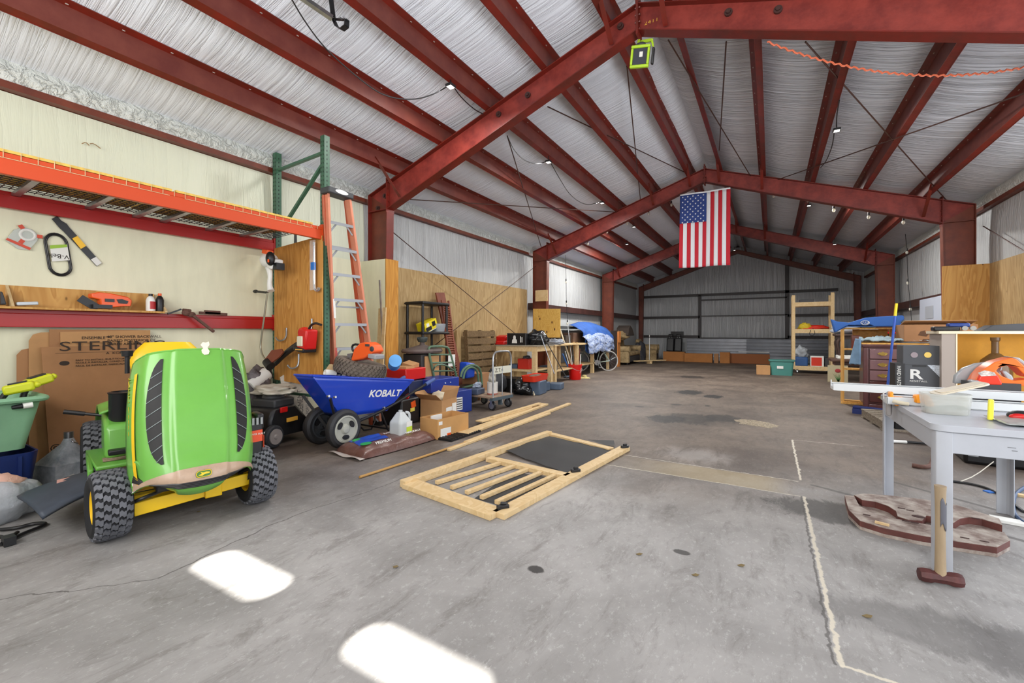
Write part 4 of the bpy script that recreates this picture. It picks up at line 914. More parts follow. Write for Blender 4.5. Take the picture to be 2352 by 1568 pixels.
# funnel can
t = thing('metal_funnel', 'dented galvanised funnel standing mouth down on the floor beside the rear mower wheel', 'funnel', (-5.36, 1.27, 0), .3)
q = M(); P = [(-.2, -.2), (.2, -.2), (.2, .2), (-.2, .2)]
def loft(q, secs):
    R_ = [[q.b.verts.new(Vector(v)) for v in s_] for s_ in secs]; n = len(R_[0])
    for A, B in zip(R_, R_[1:]):
        for i in range(n): q.b.faces.new((A[i], A[(i+1) % n], B[(i+1) % n], B[i]))
    q.b.faces.new(R_[0][::-1]); q.b.faces.new(R_[-1]); return q
c12 = lambda r, z, cx=0, cy=0: [(cx+r*math.cos(2*PI*i/24), cy+r*math.sin(2*PI*i/24), z) for i in range(24)]
s12 = lambda w_, z: [(x, y, z) for x, y in [(w_*max(-1, min(1, 1.35*math.cos(2*PI*i/24))), w_*max(-1, min(1, 1.35*math.sin(2*PI*i/24)))) for i in range(24)]]
loft(q, [s12(.145, 0), s12(.14, .15), s12(.13, .16), c12(.05, .31, .03, .02), c12(.03, .36, .03, .02)]); q.build('body', mat('galv_mottled', (200, 206, 212), .45, .0, 7, col2=(130, 140, 150)), t, ang=40)
q = M(); q.cyl((.03, .02, .35), (.03, .02, .41), .032, n=20); q.build('spout', M_CHROME, t); q = M(); q.tube([(.07, .02, .34), (.1, .0, .33), (.1, .04, .31), (.07, .06, .3)], .006, 6, 1); q.build('wire_clip', M_CHROME, t)
q = M(); q.prism([(-.17, .0), (.1, 0), (.13, .03), (.02, .02), (-.02, .05), (-.1, .03)], (.152, .0, .01), (0, 1, 0), (0, 0, 1), .003); q.build('paint_splash', M_PAPER, t)
# sack and cord
M_FILM = mat('grey_film', (190, 196, 202), .25, 0, 0, alpha=.75, bump=.8, bump_s=14)
t = thing('plastic_sack', 'clear grey plastic sack holding a pink bag, on the floor at the left edge', 'sack', (0, 0, 0))
c = fl(-20, 1195); q = crumple((c.x, c.y, 0), (.2, .25, .15), 3, .3); W(q, 'outer_film', M_FILM, ang=180)
q = crumple((c.x-.02, c.y-.02, .12), (.14, .17, .11), 8, .35); W(q, 'inner_bag', mat('pink_film', (224, 176, 158), .3, bump=.8, bump_s=16), ang=180)
q = M(); q.tube([fl(x, y, .015) for x, y in ((0, 1216), (40, 1212), (75, 1202), (106, 1200), (100, 1207), (60, 1222), (30, 1236), (0, 1250))], .011, 8, 2); q.tube([fl(x, y, .02) for x, y in ((0, 1232), (18, 1238), (40, 1222))], .011, 8, 1)
q.box(fl(20, 1240, .03), (.07, .05, .05)); one(q, 'power_cord', M_BLACK, 'black cord with a plug looped on the floor at the left edge', 'cord')
# ================================================================ behind the tractor: push mower and bags
t = thing('push_mower', 'black push mower body with a red cap, half hidden behind the green hood', 'push mower', (-5.1, 3.0, 0), .25)
q = M(); q.prism([(-.3, .1), (.3, .08), (.32, .2), (.22, .3), (.1, .42), (-.25, .42), (-.3, .3)], (0, 0, 0), (0, 1, 0), (0, 0, 1), .5); q.build('deck', M_BLACK, t, bev=.03)
for x, y in ((.28, .3), (.28, -.28)):
    q = M(); q.lathe([(.06, -.03), (.11, -.035), (.125, -.02), (.128, 0), (.125, .02), (.11, .035), (.06, .03)], (x, y, .128), (1, 0, 0), 32); w_ = q.build('wheel', M_TYRE, t)
    q = M(); q.lathe([(.09, .0), (.085, .045), (.03, .04), (.02, .05), (.001, .05)], (x, y, .128), (1, 0, 0), 24); q.build('hubcap', mat('hub_grey', (150, 140, 134), .5), w_)
q = M(); q.box((-.0, 0, .46), (.34, .3, .1)); q.cyl((0, 0, .5), (0, 0, .58), .13, .1, 24); q.build('engine', M_DGREY, t, bev=.02)
q = M(); q.box((.27, -.12, .4), (.02, .1, .06)); q.build('red_cap', M_RED, t, bev=.005); q = M(); q.box((.275, .0, .27), (.012, .16, .045)); q.build('caution_label', mat('warn', (232, 170, 60)), t)
q = crumple((-5.15, 3.05, .55), (.24, .2, .06), 4, .6, flat=True); one(q, 'rag', mat('dirty_cloth', (196, 190, 176), .9), 'crumpled off white rag lying on top of the push mower', 'rag', ang=180)
t = thing('canister_sprayer', 'white cylinder with a black nozzle leaning at the foot of the cream wall', 'sprayer', (0, 0, 0))
a, b_ = onX(572, 888, -5.45), onX(612, 857, -5.5); q = M(); q.cyl(a, b_, .085, .085, 24); W(q, 'tank', M_WHITE, bev=.01)
q = M(); q.cyl(b_, b_+(b_-a)*.25, .03, .02, 12); q.tube([b_, onX(622, 850, -5.48), onX(625, 868, -5.45)], .014, 8, 1); W(q, 'pump_handle', M_BLACK)
q = crumple((-5.5, 3.02, .3), (.13, .2, .32), 9, .3); one(q, 'printed_sack', mat('dark_print_sack', (98, 92, 94), .6, 0, 14, .5), 'grey printed sack slumped behind the push mower', 'sack', ang=180)
t = thing('cement_bag', 'tall white woven cement bag with faded print standing left of the wheelbarrow', 'bag', (0, 0, 0))
bx = fl(676, 990); q = M()
def bagf(a, b_):
    an = 2*PI*a; h = b_; wz = .19*(1-.35*h**3)+.015*noise.noise(Vector((an*1.5, h*6, 0))); dz = .1*(1-.75*h**2)
    return (bx.x-.1+dz*math.cos(an), bx.y+.12+wz*math.sin(an)-.05*h, h*.66+.02*noise.noise(Vector((an, h*3, 5))))
q.grid(bagf, 28, 20, True); W(q, 'sack', mat('bag_weave', (214, 208, 196), .8, 0, 12, .1, bump=.3, bump_s=24), ang=180)
q = M(); q.prism([(-.1, -.08), (-.13, .05), (-.06, .1), (.02, .12), (.06, .0)], (bx.x-.05, bx.y-.02, .66), (.3, 1, 0), (0, .1, 1), .02); W(q, 'torn_flap', mat('bag_weave', (214, 208, 196)))
text('CEMENT', .11, mat('print_grey', (128, 126, 120), .8), t, (bx.x+.012, bx.y+.12, .22), (0, -.05, 1), (0, -1, 0), name='print', sx=.75); text('PORTLAND', .06, mat('print_grey', (128, 126, 120)), t, (bx.x+.014, bx.y+.2, .2), (0, -.05, 1), (0, -1, 0), name='print', sx=.8)
# ================================================================ wheelbarrow
az = 0.0
t = thing('wheelbarrow', 'blue two-wheeled wheelbarrow with black frame and grey spoked hubs, loaded with a tyre', 'wheelbarrow', (-4.28, 3.195, 0), az)
wb = t
def tray(u, v):                                   # u around, v bottom to rim ; local y back
    P0 = [(.15, .02, .34), (.22, .62, .33), (-.22, .62, .33), (-.15, .02, .34)]
    P1 = [(.17, -.36, .83), (.31, .98, .67), (-.29, .98, .67), (-.15, -.36, .83)]
    k = u*4; i = int(k) % 4; f = k-int(k); f = f*f*(3-2*f)*.35+f*.65
    a = Vector(P0[i]).lerp(Vector(P0[(i+1) % 4]), f); b_ = Vector(P1[i]).lerp(Vector(P1[(i+1) % 4]), f); return a.lerp(b_, v)
q = M(); q.grid(tray, 48, 10, True); q.prism([(.15, .02), (.22, .62), (-.22, .62), (-.15, .02)], (0, 0, .345), (1, 0, 0), (0, 1, -.03), .006); tr_ = q.build('tray', M_BLUE, t, solid=.006, ang=30)
q = M(); q.tube([tray(i/48, 1) for i in range(48)], .012, 8, 0, True); q.build('tray_rim', M_BLUE, tr_)
e = (tray(.2, .5)-tray(.05, .5)).normalized(); upv = (tray(.12, .8)-tray(.12, .2)).normalized(); p = tray(.128, .47)+Vector((.006, 0, 0))
text('KOBALT', .115, M_PAPER, tr_, p, e, upv, name='lettering', sx=1.05, shear=.2, off=.003)
for y in (-.19, .2):
    w_x = (y, 0, .218)
    q = M(); q.lathe([(.14, -.045), (.18, -.05), (.208, -.035), (.217, -.012), (.217, .012), (.208, .035), (.18, .05), (.14, .045)], w_x, (1, 0, 0), 40, cap=False); wl = q.build('wheel_tyre', mat('solid_tyre', (40, 40, 42), .55), t)
    s = 1 if y > 0 else -1; q = M()
    HM = mat('hub_plastic', (170, 170, 158), .45) if y > 0 else mat('hub_dark', (60, 64, 68), .45)
    q.lathe([(.145, .0), (.15, .05), (.135, .052), (.125, .036), (.06, .03), (.04, .05), (.001, .055)] if y > 0 else [(.145, .0), (.15, .05), (.135, .052), (.125, .02), (.06, .01), (.04, .03), (.001, .035)], w_x, (1, 0, 0), 36, cap=False)
    for k in range(3):
        a = .5+k*2*PI/3; d = Vector((0, math.cos(a), math.sin(a))); d2 = Vector((0, -math.sin(a), math.cos(a))); c0 = Vector(w_x)+Vector((.02*s, 0, 0))
        pass
    hb_ = q.build('hub', HM, wl)
    for k in range(3):
        a = .5+k*2*PI/3; d = Vector((0, math.cos(a), math.sin(a))); d2 = Vector((0, -math.sin(a), math.cos(a))); q = M(); q.prism([(.042*math.cos(2*PI*i/16), .026*math.sin(2*PI*i/16)) for i in range(16)], Vector(w_x)+Vector((.040, 0, 0))+d*.09, d2, d, .014); q.build('hub_opening', mat('dark_recess', (60, 36, 32)) if 0 else M_BLACK, hb_)
q = M(); q.cyl((-.2, 0, .205), (.2, 0, .205), .013); 
for s in (-1, 1):
    q.tube([(s*.12, -.0, .205), (s*.25, .3, .30), (s*.24, .62, .36), (s*.26, 1.2, .56), (s*.27, 1.3, .60)], .018, 8, 1)
    q.bar((s*.1, 0, .2), (s*.24, -.2, .58), .02, .03)
    q.tube([(s*.24, .5, .34), (s*.27, .62, .0+.02), (s*.2, .8, .02), (s*.24, .84, .4)], .012, 8, 1)
q.bar((-.27, .63, .1), (.27, .63, .1), .02, .02); q.build('frame', M_BLACK, t)
for s in (-1, 1): q = M(); q.tube([(s*.27, 1.26, .585), (s*.28, 1.42, .64)], .026, 10); q.build('handle_grip', mat('grip_blue', (70, 92, 150), .6), t)
q = M()
for y, z in ((-.28, .62), (-.2, .6), (.55, .37)): q.cyl((.3 if y < .5 else .22, y, z), (.33 if y < .5 else .25, y, z+.005), .012)
q.build('bolt', M_CHROME, t)
def WB(x, y, z): return Vector((-4.28, 3.195, 0))+rot(0, 0, az) @ Vector((x, y, z))
c = onY(845, 851, WB(0, .35, 0).y); t = thing('spare_wheel', 'worn car tyre with a white paper band lying tilted in the wheelbarrow', 'tyre', (0, 0, 0))
q = M(); 
o = tyre_local(.30, .19, .18, 48, True, 5); o = o.build('tread', mat('old_tyre', (104, 94, 84), .8, 0, 18, .2), t, solid=0); ct_ = WB(-.055, .44, .85); o.location = ct_; o.rotation_euler = (PI/2-.12, .22, .2)
q = M(); q.torus(ct_, (.2, .12, 1), .0, .0, 4, 4) if 0 else None
R_ = Matrix.Rotation(.2, 3, 'Z') @ Matrix.Rotation(.22, 3, 'Y') @ Matrix.Rotation(PI/2-.12, 3, 'X')
for k in (0,):
    a0 = math.atan2((R_.inverted() @ Vector((.6, .75, 0))).z, (R_.inverted() @ Vector((.6, .75, 0))).x)
    pts = [(.325, y) for y in (-.11, -.05, 0, .05, .11)]
    q.grid(lambda u, v: ct_+R_ @ Vector(((.313-.05*abs(2*v-1)**4)*math.cos(a0+(u-.5)*.16), -.11+.22*v, (.313-.05*abs(2*v-1)**4)*math.sin(a0+(u-.5)*.16))), 4, 12)
W(q, 'paper_band', M_PAPER, solid=.003)
Z = lambda px, py, y=3.5: onY(px, py, y)
t = thing('chainsaw', 'bright orange petrol chainsaw resting on the tyre in the wheelbarrow', 'chainsaw', (0, 0, 0))
q = M(); q.prism([(Z(a, b_).x, Z(a, b_).z) for a, b_ in ((818, 829), (826, 800), (838, 788), (852, 785), (864, 792), (870, 806), (860, 816), (845, 824))], (0, 3.5, 0), (1, 0, 0), (0, 0, 1), .17); W(q, 'body', M_ORG, bev=.025)
q = M(); q.tube([Z(828, 806, 3.46), Z(812, 808, 3.44), Z(808, 798, 3.44), Z(812, 790, 3.44), Z(830, 792, 3.46)], .013, 8, 1); q.tube([Z(812, 812, 3.5), Z(808, 822, 3.5), Z(820, 828, 3.5)], .012, 8, 1); W(q, 'front_handle', M_BLACK)
q = M(); q.ball(Z(854, 801, 3.415), (.035, .012, .03)); q.mm(Z(840, 795, 3.41), Z(847, 790, 3.40)); W(q, 'choke_dial', M_DGREY)
q = M(); q.box(Z(864, 818, 3.45), (.12, .14, .05), rot(0, .1, 0)); W(q, 'rear_foot', mat('grey_plastic', (150, 152, 156), .5), bev=.01)
q = M(); q.bar(Z(828, 812, 3.6), Z(800, 834, 3.62), .01, .06); q.bar(Z(800, 817, 3.6), Z(824, 813, 3.6), .03, .05); W(q, 'guide_bar', M_ALU)
one(M().cyl(Z(746, 857, 3.3), Z(770, 858, 3.42), .045, n=24).cyl(Z(745, 857, 3.29), Z(746, 857, 3.3), .015, n=12), 'paper_roll', M_PAPER, 'white paper roll lying at the nose of the wheelbarrow tray', 'roll')
q = M(); q.prism([(-.16, 0), (-.1, .05), (.02, .07), (.16, .04), (.1, -.03), (.0, -.05), (-.12, -.04)], Z(752, 847, 3.38), (1, .2, 0), (0, .5, .6), .02); q.ball(Z(733, 843, 3.38), (.06, .05, .04)); one(q, 'bird_feeder', mat('tan_shell', (176, 150, 112), .7), 'flat tan wooden piece balanced on the nose of the wheelbarrow', 'wooden piece', bev=.006)
one(M().cyl(Z(905, 838, 3.95), Z(908, 828, 3.75), .075, n=28), 'blue_disc', mat('sky_blue', (92, 160, 222), .5), 'light blue round disc tucked behind the tyre in the wheelbarrow', 'disc')
# ================================================================ floor clutter by the wheelbarrow
t = thing('soil_bag', 'brown and blue plastic soil bag lying flat on the floor before the wheelbarrow', 'bag', (-3.73, 3.52, 0), 1.5)
def soil(a, b_, s=1):
    u, v = a*2-1, b_*2-1; e = (1-abs(u)**6)*(1-abs(v)**4); return Vector((u*.52, v*.27*(1-.1*u*u), .012+s*.11*max(0, e)**.5*(1+.25*noise.noise(Vector((u*3, v*3, 2))))))
q = M(); q.grid(lambda a, b_: soil(a, b_), 40, 24); q.grid(lambda a, b_: soil(a, b_)*1-Vector((0, 0, soil(a, b_).z-.004)), 2, 2); q.build('sack', mat('soil_bag_brown', (98, 66, 58), .3, 0, 5, .2, bump=.6, bump_s=12), t, ang=180)
q = M(); q.grid(lambda a, b_: soil(.08+.34*a+.06*b_, .3+.62*b_)+Vector((0, 0, .003)), 16, 12); q.build('blue_panel', mat('print_blue', (34, 72, 168), .35, bump=.5, bump_s=10), t, ang=180)
for (a, b_), r in (((.2, .72), .05), ((.12, .25), .045)): c0 = soil(a, b_)+Vector((0, 0, .006)); q = M(); q.prism([(1.5*r*math.cos(2*PI*i/20), r*.8*math.sin(2*PI*i/20)) for i in range(20)], c0, (1, 0, 0), (0, 1, .1), .004); q.build('green_logo', mat('logo_green', (40, 150, 70), .4), t)
text('PREMIUM', .05, M_PAPER, t, soil(.2, .13)+Vector((0, 0, .012)), (1, 0, 0), (0, .8, .6), name='print'); text('RAISED BED', .05, M_PAPER, t, soil(.5, .62)+Vector((0, 0, .014)), (1, 0, 0), (0, 1, .1), name='print'); text('NATURALLY', .04, M_PAPER, t, soil(.62, .2)+Vector((0, 0, .016)), (1, 0, .0), (0, .8, .5), name='print')
q = M(); q.grid(lambda a, b_: (-.51-.06*a, -.27+.54*b_, .02+.012*math.sin(9*b_)*a), 4, 14); q.build('seam_edge', mat('clear_film2', (190, 180, 172), .3), t, solid=.003)
t = thing('milk_jug', 'empty translucent plastic jug with a lime label standing on the soil bag', 'jug', (0, 0, 0)); jp = fl(922, 1000); jp = Vector((-3.72, 3.70, .10))
q = M(); q.grid(lambda a, b_: (jp.x+(.095*(1 if b_ < .55 else 1-(b_-.55)*1.5))*max(-1, min(1, 1.3*math.cos(2*PI*a))), jp.y+(.095*(1 if b_ < .55 else 1-(b_-.55)*1.5))*max(-1, min(1, 1.3*math.sin(2*PI*a))), jp.z+.26*b_), 28, 16, True)
W(q, 'body', mat('milky_plastic', (206, 212, 212), .3, alpha=.8), ang=180); q = M(); q.tube([jp+Vector((.03, .05, .25)), jp+Vector((.05, .09, .24)), jp+Vector((.05, .1, .17)), jp+Vector((.04, .08, .1))], .016, 8, 2); q.cyl(jp+Vector((0, 0, .25)), jp+Vector((0, 0, .28)), .024); W(q, 'handle', mat('milky_plastic', (206, 212, 212)))
q = M(); q.mm(jp+Vector((.0955, .0, .03)), jp+Vector((.098, .09, .09))); W(q, 'label_panel', mat('label_lime', (190, 214, 60), .5)); q = M(); q.mm(jp+Vector((.0955, .0, .091)), jp+Vector((.098, .09, .15))); W(q, 'white_label', M_PAPER)
t = open_box('cardboard_box', 'open cardboard box with shipping labels, on the floor beside the jug', (-3.55, 4.3, .002), (.30, .56, .24), -.08, mat('box_tan', (190, 144, 88), .8, 0, 3, .07), False)
q = M(); q.mm((.1505, -.23, .02), (.153, -.05, .12)); q.build('shipping_label', M_PAPER, t); q = M(); q.mm((.1505, -.12, .02), (.1535, -.05, .05)); q.build('orange_mark', M_ORG, t); q = M(); q.mm((.1505, -.26, .17), (.153, -.2, .21)); q.build('small_label', M_PAPER, t)
q = M(); q.box((-.05, -.1, .2), (.02, .18, .1)); q.build('inner_paper', M_PAPER, t)
q = M(); q.mm((-3.44, 4.02, 0), (-3.22, 4.62, .025))
for k in range(12): q.bar((-3.44, 4.04+k*.05, .026), (-3.22, 4.04+k*.05, .026), .006, .012)
one(q, 'rubber_tray', M_BLACK, 'black ridged rubber tray lying between the soil bag and the lumber', 'tray')
t = open_box('cardboard_box', 'cardboard box with white papers stuck on it, behind the open shipping box', (-4.2, 4.95, .002), (.36, .42, .32), .15, M_CARD, True, fl_a=(.3, .9, .6, 1.0))
q = M(); q.mm((.181, -.1, .03), (.184, .06, .2)); q.mm((.181, .07, .05), (.19, .18, .24)); q.build('paper', M_PAPER, t); q = crumple((0, 0, .2), (.14, .16, .12), 5, .4); q.build('contents', mat('cream_cloth', (206, 196, 172), .9), t, ang=180)
t = bxt('tool_bin', 'black plastic bin with an orange and yellow tag, under the wheelbarrow handle', 'bin', (-4.52, 4.5, 0), (.36, .4, .36), .1, M_BLACK, .02)
q = M(); q.box((.183, .05, .27), (.008, .1, .09), rot(.2, 0, 0)); q.build('orange_tag', M_ORG, t); q = M(); q.box((.184, .03, .2), (.008, .09, .05)); q.build('yellow_tag', mat('label_yellow', (230, 210, 90), .6), t); q = M(); q.tube([(.16, -.06, .37), (.12, .04, .41), (.02, .1, .37)], .02, 8, 1); q.build('red_handle', M_RED, t)
t = bxt('tool_case', 'dark blue metal case with a white spec label, on the floor beside the papers box', 'case', (-4.45, 5.55, 0), (.45, .5, .36), -.1, mat('blue_case', (30, 52, 128), .4), .01)
q = M(); q.mm((.226, -.15, .06), (.229, .02, .26)); lb = q.build('spec_label', M_PAPER, t); q = M()
for k in range(5): q.mm((.2295, -.14, .08+k*.035), (.2305, .01, .095+k*.035))
q.build('print_line', M_DGREY, lb)
text('KOBALT', .09, M_PAPER, t, (-.2, -.2, .362), (1, .2, 0), (-.2, 1, 0), name='lettering')
t = thing('tool_chest', 'open blue steel tool chest behind the wheelbarrow handles', 'tool chest', (-4.6, 5.3, .37), -.05)
q = M(); q.mm((-.25, -.32, 0), (.25, .32, .2)); q.build('body', mat('blue_chest', (24, 50, 138), .35), t, bev=.01)
q = M()
for k in (-.03, .03):
    for j in (-.06, .06): q.cyl((.25, j+.05, .1+k), (.258, j+.05, .1+k), .008)
q.build('rivet', M_PAPER, t)
t = thing('red_toolbox', 'small red toolbox with cardboard scraps on top, behind the loaded wheelbarrow', 'toolbox', (-4.75, 4.85, .58), .1)
q = M(); q.mm((-.18, -.24, 0), (.18, .24, .17)); q.build('body', M_RED, t, bev=.012); q = M(); q.mm((-.15, -.2, .171), (.15, .0, .2)); q.box((.0, .1, .21), (.2, .16, .06), rot(.2, .2, 0)); q.build('cardboard_scrap', M_CARD, t)
t = bxt('storage_box', 'dark box under the red toolbox, mostly hidden by the wheelbarrow', 'box', (-4.78, 4.88, 0), (.5, .5, .57), .1, mat('navy_box', (30, 40, 74), .5), .01)
# ================================================================ hand trucks, cart
GT = mat('truck_green', (84, 112, 88), .45)
t = thing('hand_truck', 'green tubular hand truck standing upright beside the black shelf', 'hand truck', (0, 0, 0)); p = [onX(x, y, -4.75) for x, y in ((998, 870), (983, 800), (990, 795), (1024, 795), (1032, 802), (1049, 866))]
q = M(); q.tube(p, .02, 8, 1)
for a, b_ in (((988, 814), (1034, 814)), ((992, 833), (1040, 832)), ((996, 852), (1046, 851))): q.tube([onX(*a, -4.75), onX(*b_, -4.75)], .014, 8)
W(q, 'frame', GT); q = M(); q.tube([onX(995, 850, -4.7), onX(1000, 838, -4.6), onX(1020, 836, -4.6), onX(1042, 850, -4.7)], .014, 8, 1); W(q, 'axle_bow', GT)
fz = fl(1030, 905); q = M(); q.mm((-4.9, p[0].y-.02, .02), (-4.5, p[-1].y+.1, .04)); q.bar((-4.75, p[0].y+.02, .03), p[0], .03, .03); q.bar((-4.75, p[-1].y, .03), p[-1], .03, .03); W(q, 'toe_plate', GT)
t = thing('hand_truck', 'green hand truck lying on its back, its curved guard around a blue bucket', 'hand truck', (0, 0, 0)); X2 = -4.72
q = M(); q.tube([onX(x, y, X2) for x, y in ((1058, 866), (1062, 850), (1075, 839), (1092, 838), (1104, 848), (1107, 885))], .022, 8, 1); q.tube([onX(x, y, X2+.03) for x, y in ((1064, 870), (1068, 852), (1078, 843), (1090, 844), (1098, 856), (1100, 888))], .02, 8, 1)
W(q, 'frame', GT); q = M(); q.bar(onX(1064, 892, X2), onX(1106, 880, X2), .05, .05); W(q, 'cross_member', GT)
q = M(); q.lathe([(.13, -.05), (.15, -.04), (.155, 0), (.15, .04), (.13, .05)], (X2+.0, onX(1085, 920, X2).y, .155), (1, 0, 0), 28); q.mm((X2-.3, onX(1064, 905, X2).y, .14), (X2+.05, onX(1104, 900, X2).y, .3)); W(q, 'wheel', M_BLACK)
q = M(); q.prism([(-.12, 0), (.12, 0), (.15, .26), (-.1, .3)], (X2-.12, onX(1084, 866, X2).y, onX(1084, 868, X2).z), (0, 1, 0), (0, 0, 1), .2); one(q, 'blue_bucket', mat('bucket_blue', (36, 80, 196), .4), 'bright blue bucket tipped inside the lying hand truck', 'bucket', bev=.03)
t = thing('platform_cart', 'steel platform cart with a tall bent chrome handle, wheels and white tag', 'cart', (-3.92, 6.2, 0), -.1)
cf = lambda x, y, z: (x, y, z)
q = M(); q.mm((-.6, -.28, .2), (.05, .28, .235)); q.build('platform', mat('worn_deck', (150, 128, 108), .7, 0, 8, .2), t, bev=.006)
q = M(); q.bar((.03, -.28, .19), (.03, .28, .19), .06, .05); q.bar((-.57, -.28, .18), (-.57, .28, .18), .06, .05); q.box((0, .0, .12), (.06, .05, .1)); q.build('underframe', mat('cart_blue_grey', (70, 84, 92), .5), t)
HZ = .97
q = M(); q.tube([(.04, -.25, .2), (.04, -.25, .5), (.04, -.25, HZ-.1), (.04, -.21, HZ-.02), (.04, -.12, HZ), (.04, .12, HZ), (.04, .21, HZ-.02), (.04, .25, HZ-.1), (.04, .25, .5), (.04, .25, .2)], .016, 10, 2); hdl = q.build('handle', M_CHROME, t)
q = M(); q.cyl((.04, 0, .1), (.04, 0, .72), .009); q.build('centre_rod', M_CHROME, t)
q = M(); q.mm((.03, -.235, .60), (.045, .235, .72)); tg = q.build('tag_plate', mat('tag_cream', (206, 206, 190), .6), t); text('Z.T.4', .09, M_INK, tg, (.047, -.2, .63), (0, 1, 0), (0, 0, 1), name='writing', sx=1.1)
for x, y in ((.0, -.22), (.0, .22), (-.54, -.22), (-.54, .22)):
    q = M(); q.lathe([(.04, -.018), (.07, -.02), (.075, 0), (.07, .02), (.04, .018)], (x, y, .075), (0, 1, 0), 24); q.build('wheel', M_BLACK, t)
    q = M(); q.lathe([(.05, -.022), (.05, .022)], (x, y, .075), (0, 1, 0), 20); q.bar((x, y-.03, .075), (x, y-.03, .17), .04, .006, up=(0, 1, 0)); q.bar((x, y+.03, .075), (x, y+.03, .17), .04, .006, up=(0, 1, 0)); q.mm((x-.04, y-.04, .165), (x+.04, y+.04, .175)); q.build('caster', M_CHROME, t)
t = thing('paint_pail', 'white paint pail with a rusty lower rim standing on the platform cart', 'pail', (-4.06, 6.17, .237)); q = M(); q.lathe([(.085, 0), (.09, .01), (.09, .2), (.095, .205), (.09, .21), (.08, .205)], n=28); q.build('body', mat('pail_white', (214, 212, 206), .5, 0, 5, .08), t); q = M(); q.lathe([(.0915, .004), (.0915, .022)], n=28); q.build('lower_band', mat('red_brown', (160, 70, 50), .6), t)
q = crumple((0, 0, .2), (.06, .07, .1), 2, .4); q.build('jar', mat('grey_jar', (170, 168, 158), .4), t, ang=180)
t = bxt('plastic_case', 'flat grey blue plastic case lying on the back of the platform cart', 'case', (-4.32, 6.06, .237), (.2, .26, .1), .1, mat('slate_case', (66, 76, 96), .5), .015)
q = crumple((-4.34, 6.12, .34), (.06, .09, .05), 6, .5); one(q, 'rag', mat('blue_rag', (150, 160, 176), .9), 'small pale rag on the flat case at the back of the cart', 'rag', ang=180)
# ================================================================ black plastic shelf and its load
t = thing('plastic_shelf', 'black plastic shelf unit with round posts standing against the left plywood', 'shelf', (0, 0, 0)); SX0, SX1, SY0, SY1 = -5.70, -5.27, 5.78, 6.50
for zt in (.12, .72, 1.30, 1.84):
    q = M(); q.mm((SX0, SY0, zt-.05), (SX1, SY1, zt)); q.mm((SX0-.012, SY0-.012, zt-.045), (SX1+.012, SY1+.012, zt-.012)); W(q, 'shelf_board', M_BLACK, bev=.008)
for x in (SX0+.03, SX1-.03):
    for y in (SY0+.03, SY1-.03): q = M(); q.cyl((x, y, 0), (x, y, 1.8), .024, n=14); W(q, 'post', M_BLACK)
t = thing('yellow_box', 'yellow and black printed tool box tilted on the upper middle shelf', 'box', (-5.45, 6.12, 1.335), .0); t.rotation_euler = (.35, 0, 0)
q = M(); q.mm((-.1, -.17, 0), (.1, .17, .17)); q.build('carton', mat('box_yellow', (226, 206, 30), .5), t, bev=.003); q = M(); q.mm((.1005, -.16, .01), (.102, .0, .08)); q.mm((.1005, .03, .05), (.102, .12, .14)); q.build('print_block', M_BLACK, t); q = M(); q.mm((.1005, -.12, .09), (.102, -.05, .15)); q.mm((-.1, -.17, -.012), (.1, .17, -.002)); q.build('white_print', M_PAPER, t)
t = thing('clear_bin', 'clear plastic bin of hardware on the shelf beside the yellow box', 'bin', (-5.42, 6.38, 1.3)); q = M(); tub(q, .1, .13, .12, .17, .15, .006); q.build('body', mat('clear_plastic', (190, 198, 204), .15, alpha=.45), t); q = crumple((0, 0, .01), (.08, .11, .06), 7, .5); q.build('contents', M_DGREY, t, ang=180)
t = bxt('cardboard_box', 'long low cardboard box on the lower middle shelf of the black unit', 'box', (-5.48, 6.14, .721), (.34, .6, .14), 0, M_CARD, .004)
t = thing('grill_lid', 'dusty brown iron wood stove top with a small cast cap in front of the shelf', 'stove', (0, 0, 0)); gx = -5.0; gy = onX(970, 800, gx).y
q = M(); q.lathe([(.001, .2), (.03, .19), (.05, .1), (.16, .07), (.36, .03), (.38, 0), (.36, -.03), (.001, -.03)], (gx, gy, .98), n=32, sx=.8); W(q, 'top_plate', mat('dusty_iron', (92, 80, 76), .7, 0, 8, .2))
q = M(); q.lathe([(.03, .14), (.07, .15), (.09, .19), (.09, .22), (.08, .23), (.001, .23)], (gx, gy, .98), n=20); q.tube([(gx, gy-.12, 1.2), (gx, gy-.09, 1.17), (gx, gy, 1.17), (gx, gy+.09, 1.17), (gx, gy+.12, 1.2)], .01, 8, 1); W(q, 'cast_cap', mat('iron_green', (58, 66, 64), .5))
q = M(); q.mm((gx-.2, gy-.24, .0), (gx+.2, gy+.24, .93)); W(q, 'firebox', mat('dark_iron', (52, 50, 50), .7), bev=.01)
q = M(); q.mm((gx+.21, gy-.18, .3), (gx+.225, gy+.16, .9)); one(q, 'cardboard_sheet', M_CARD, 'tan cardboard panel leaning on the iron stove', 'cardboard')
q = M(); q.mm((gx+.24, onX(1013, 830, gx).y-.1, .7), (gx+.25, onX(1028, 830, gx).y-.1, .9)); one(q, 'notice_card', M_PAPER, 'pale printed card hung on the iron stove behind the hand truck', 'card')
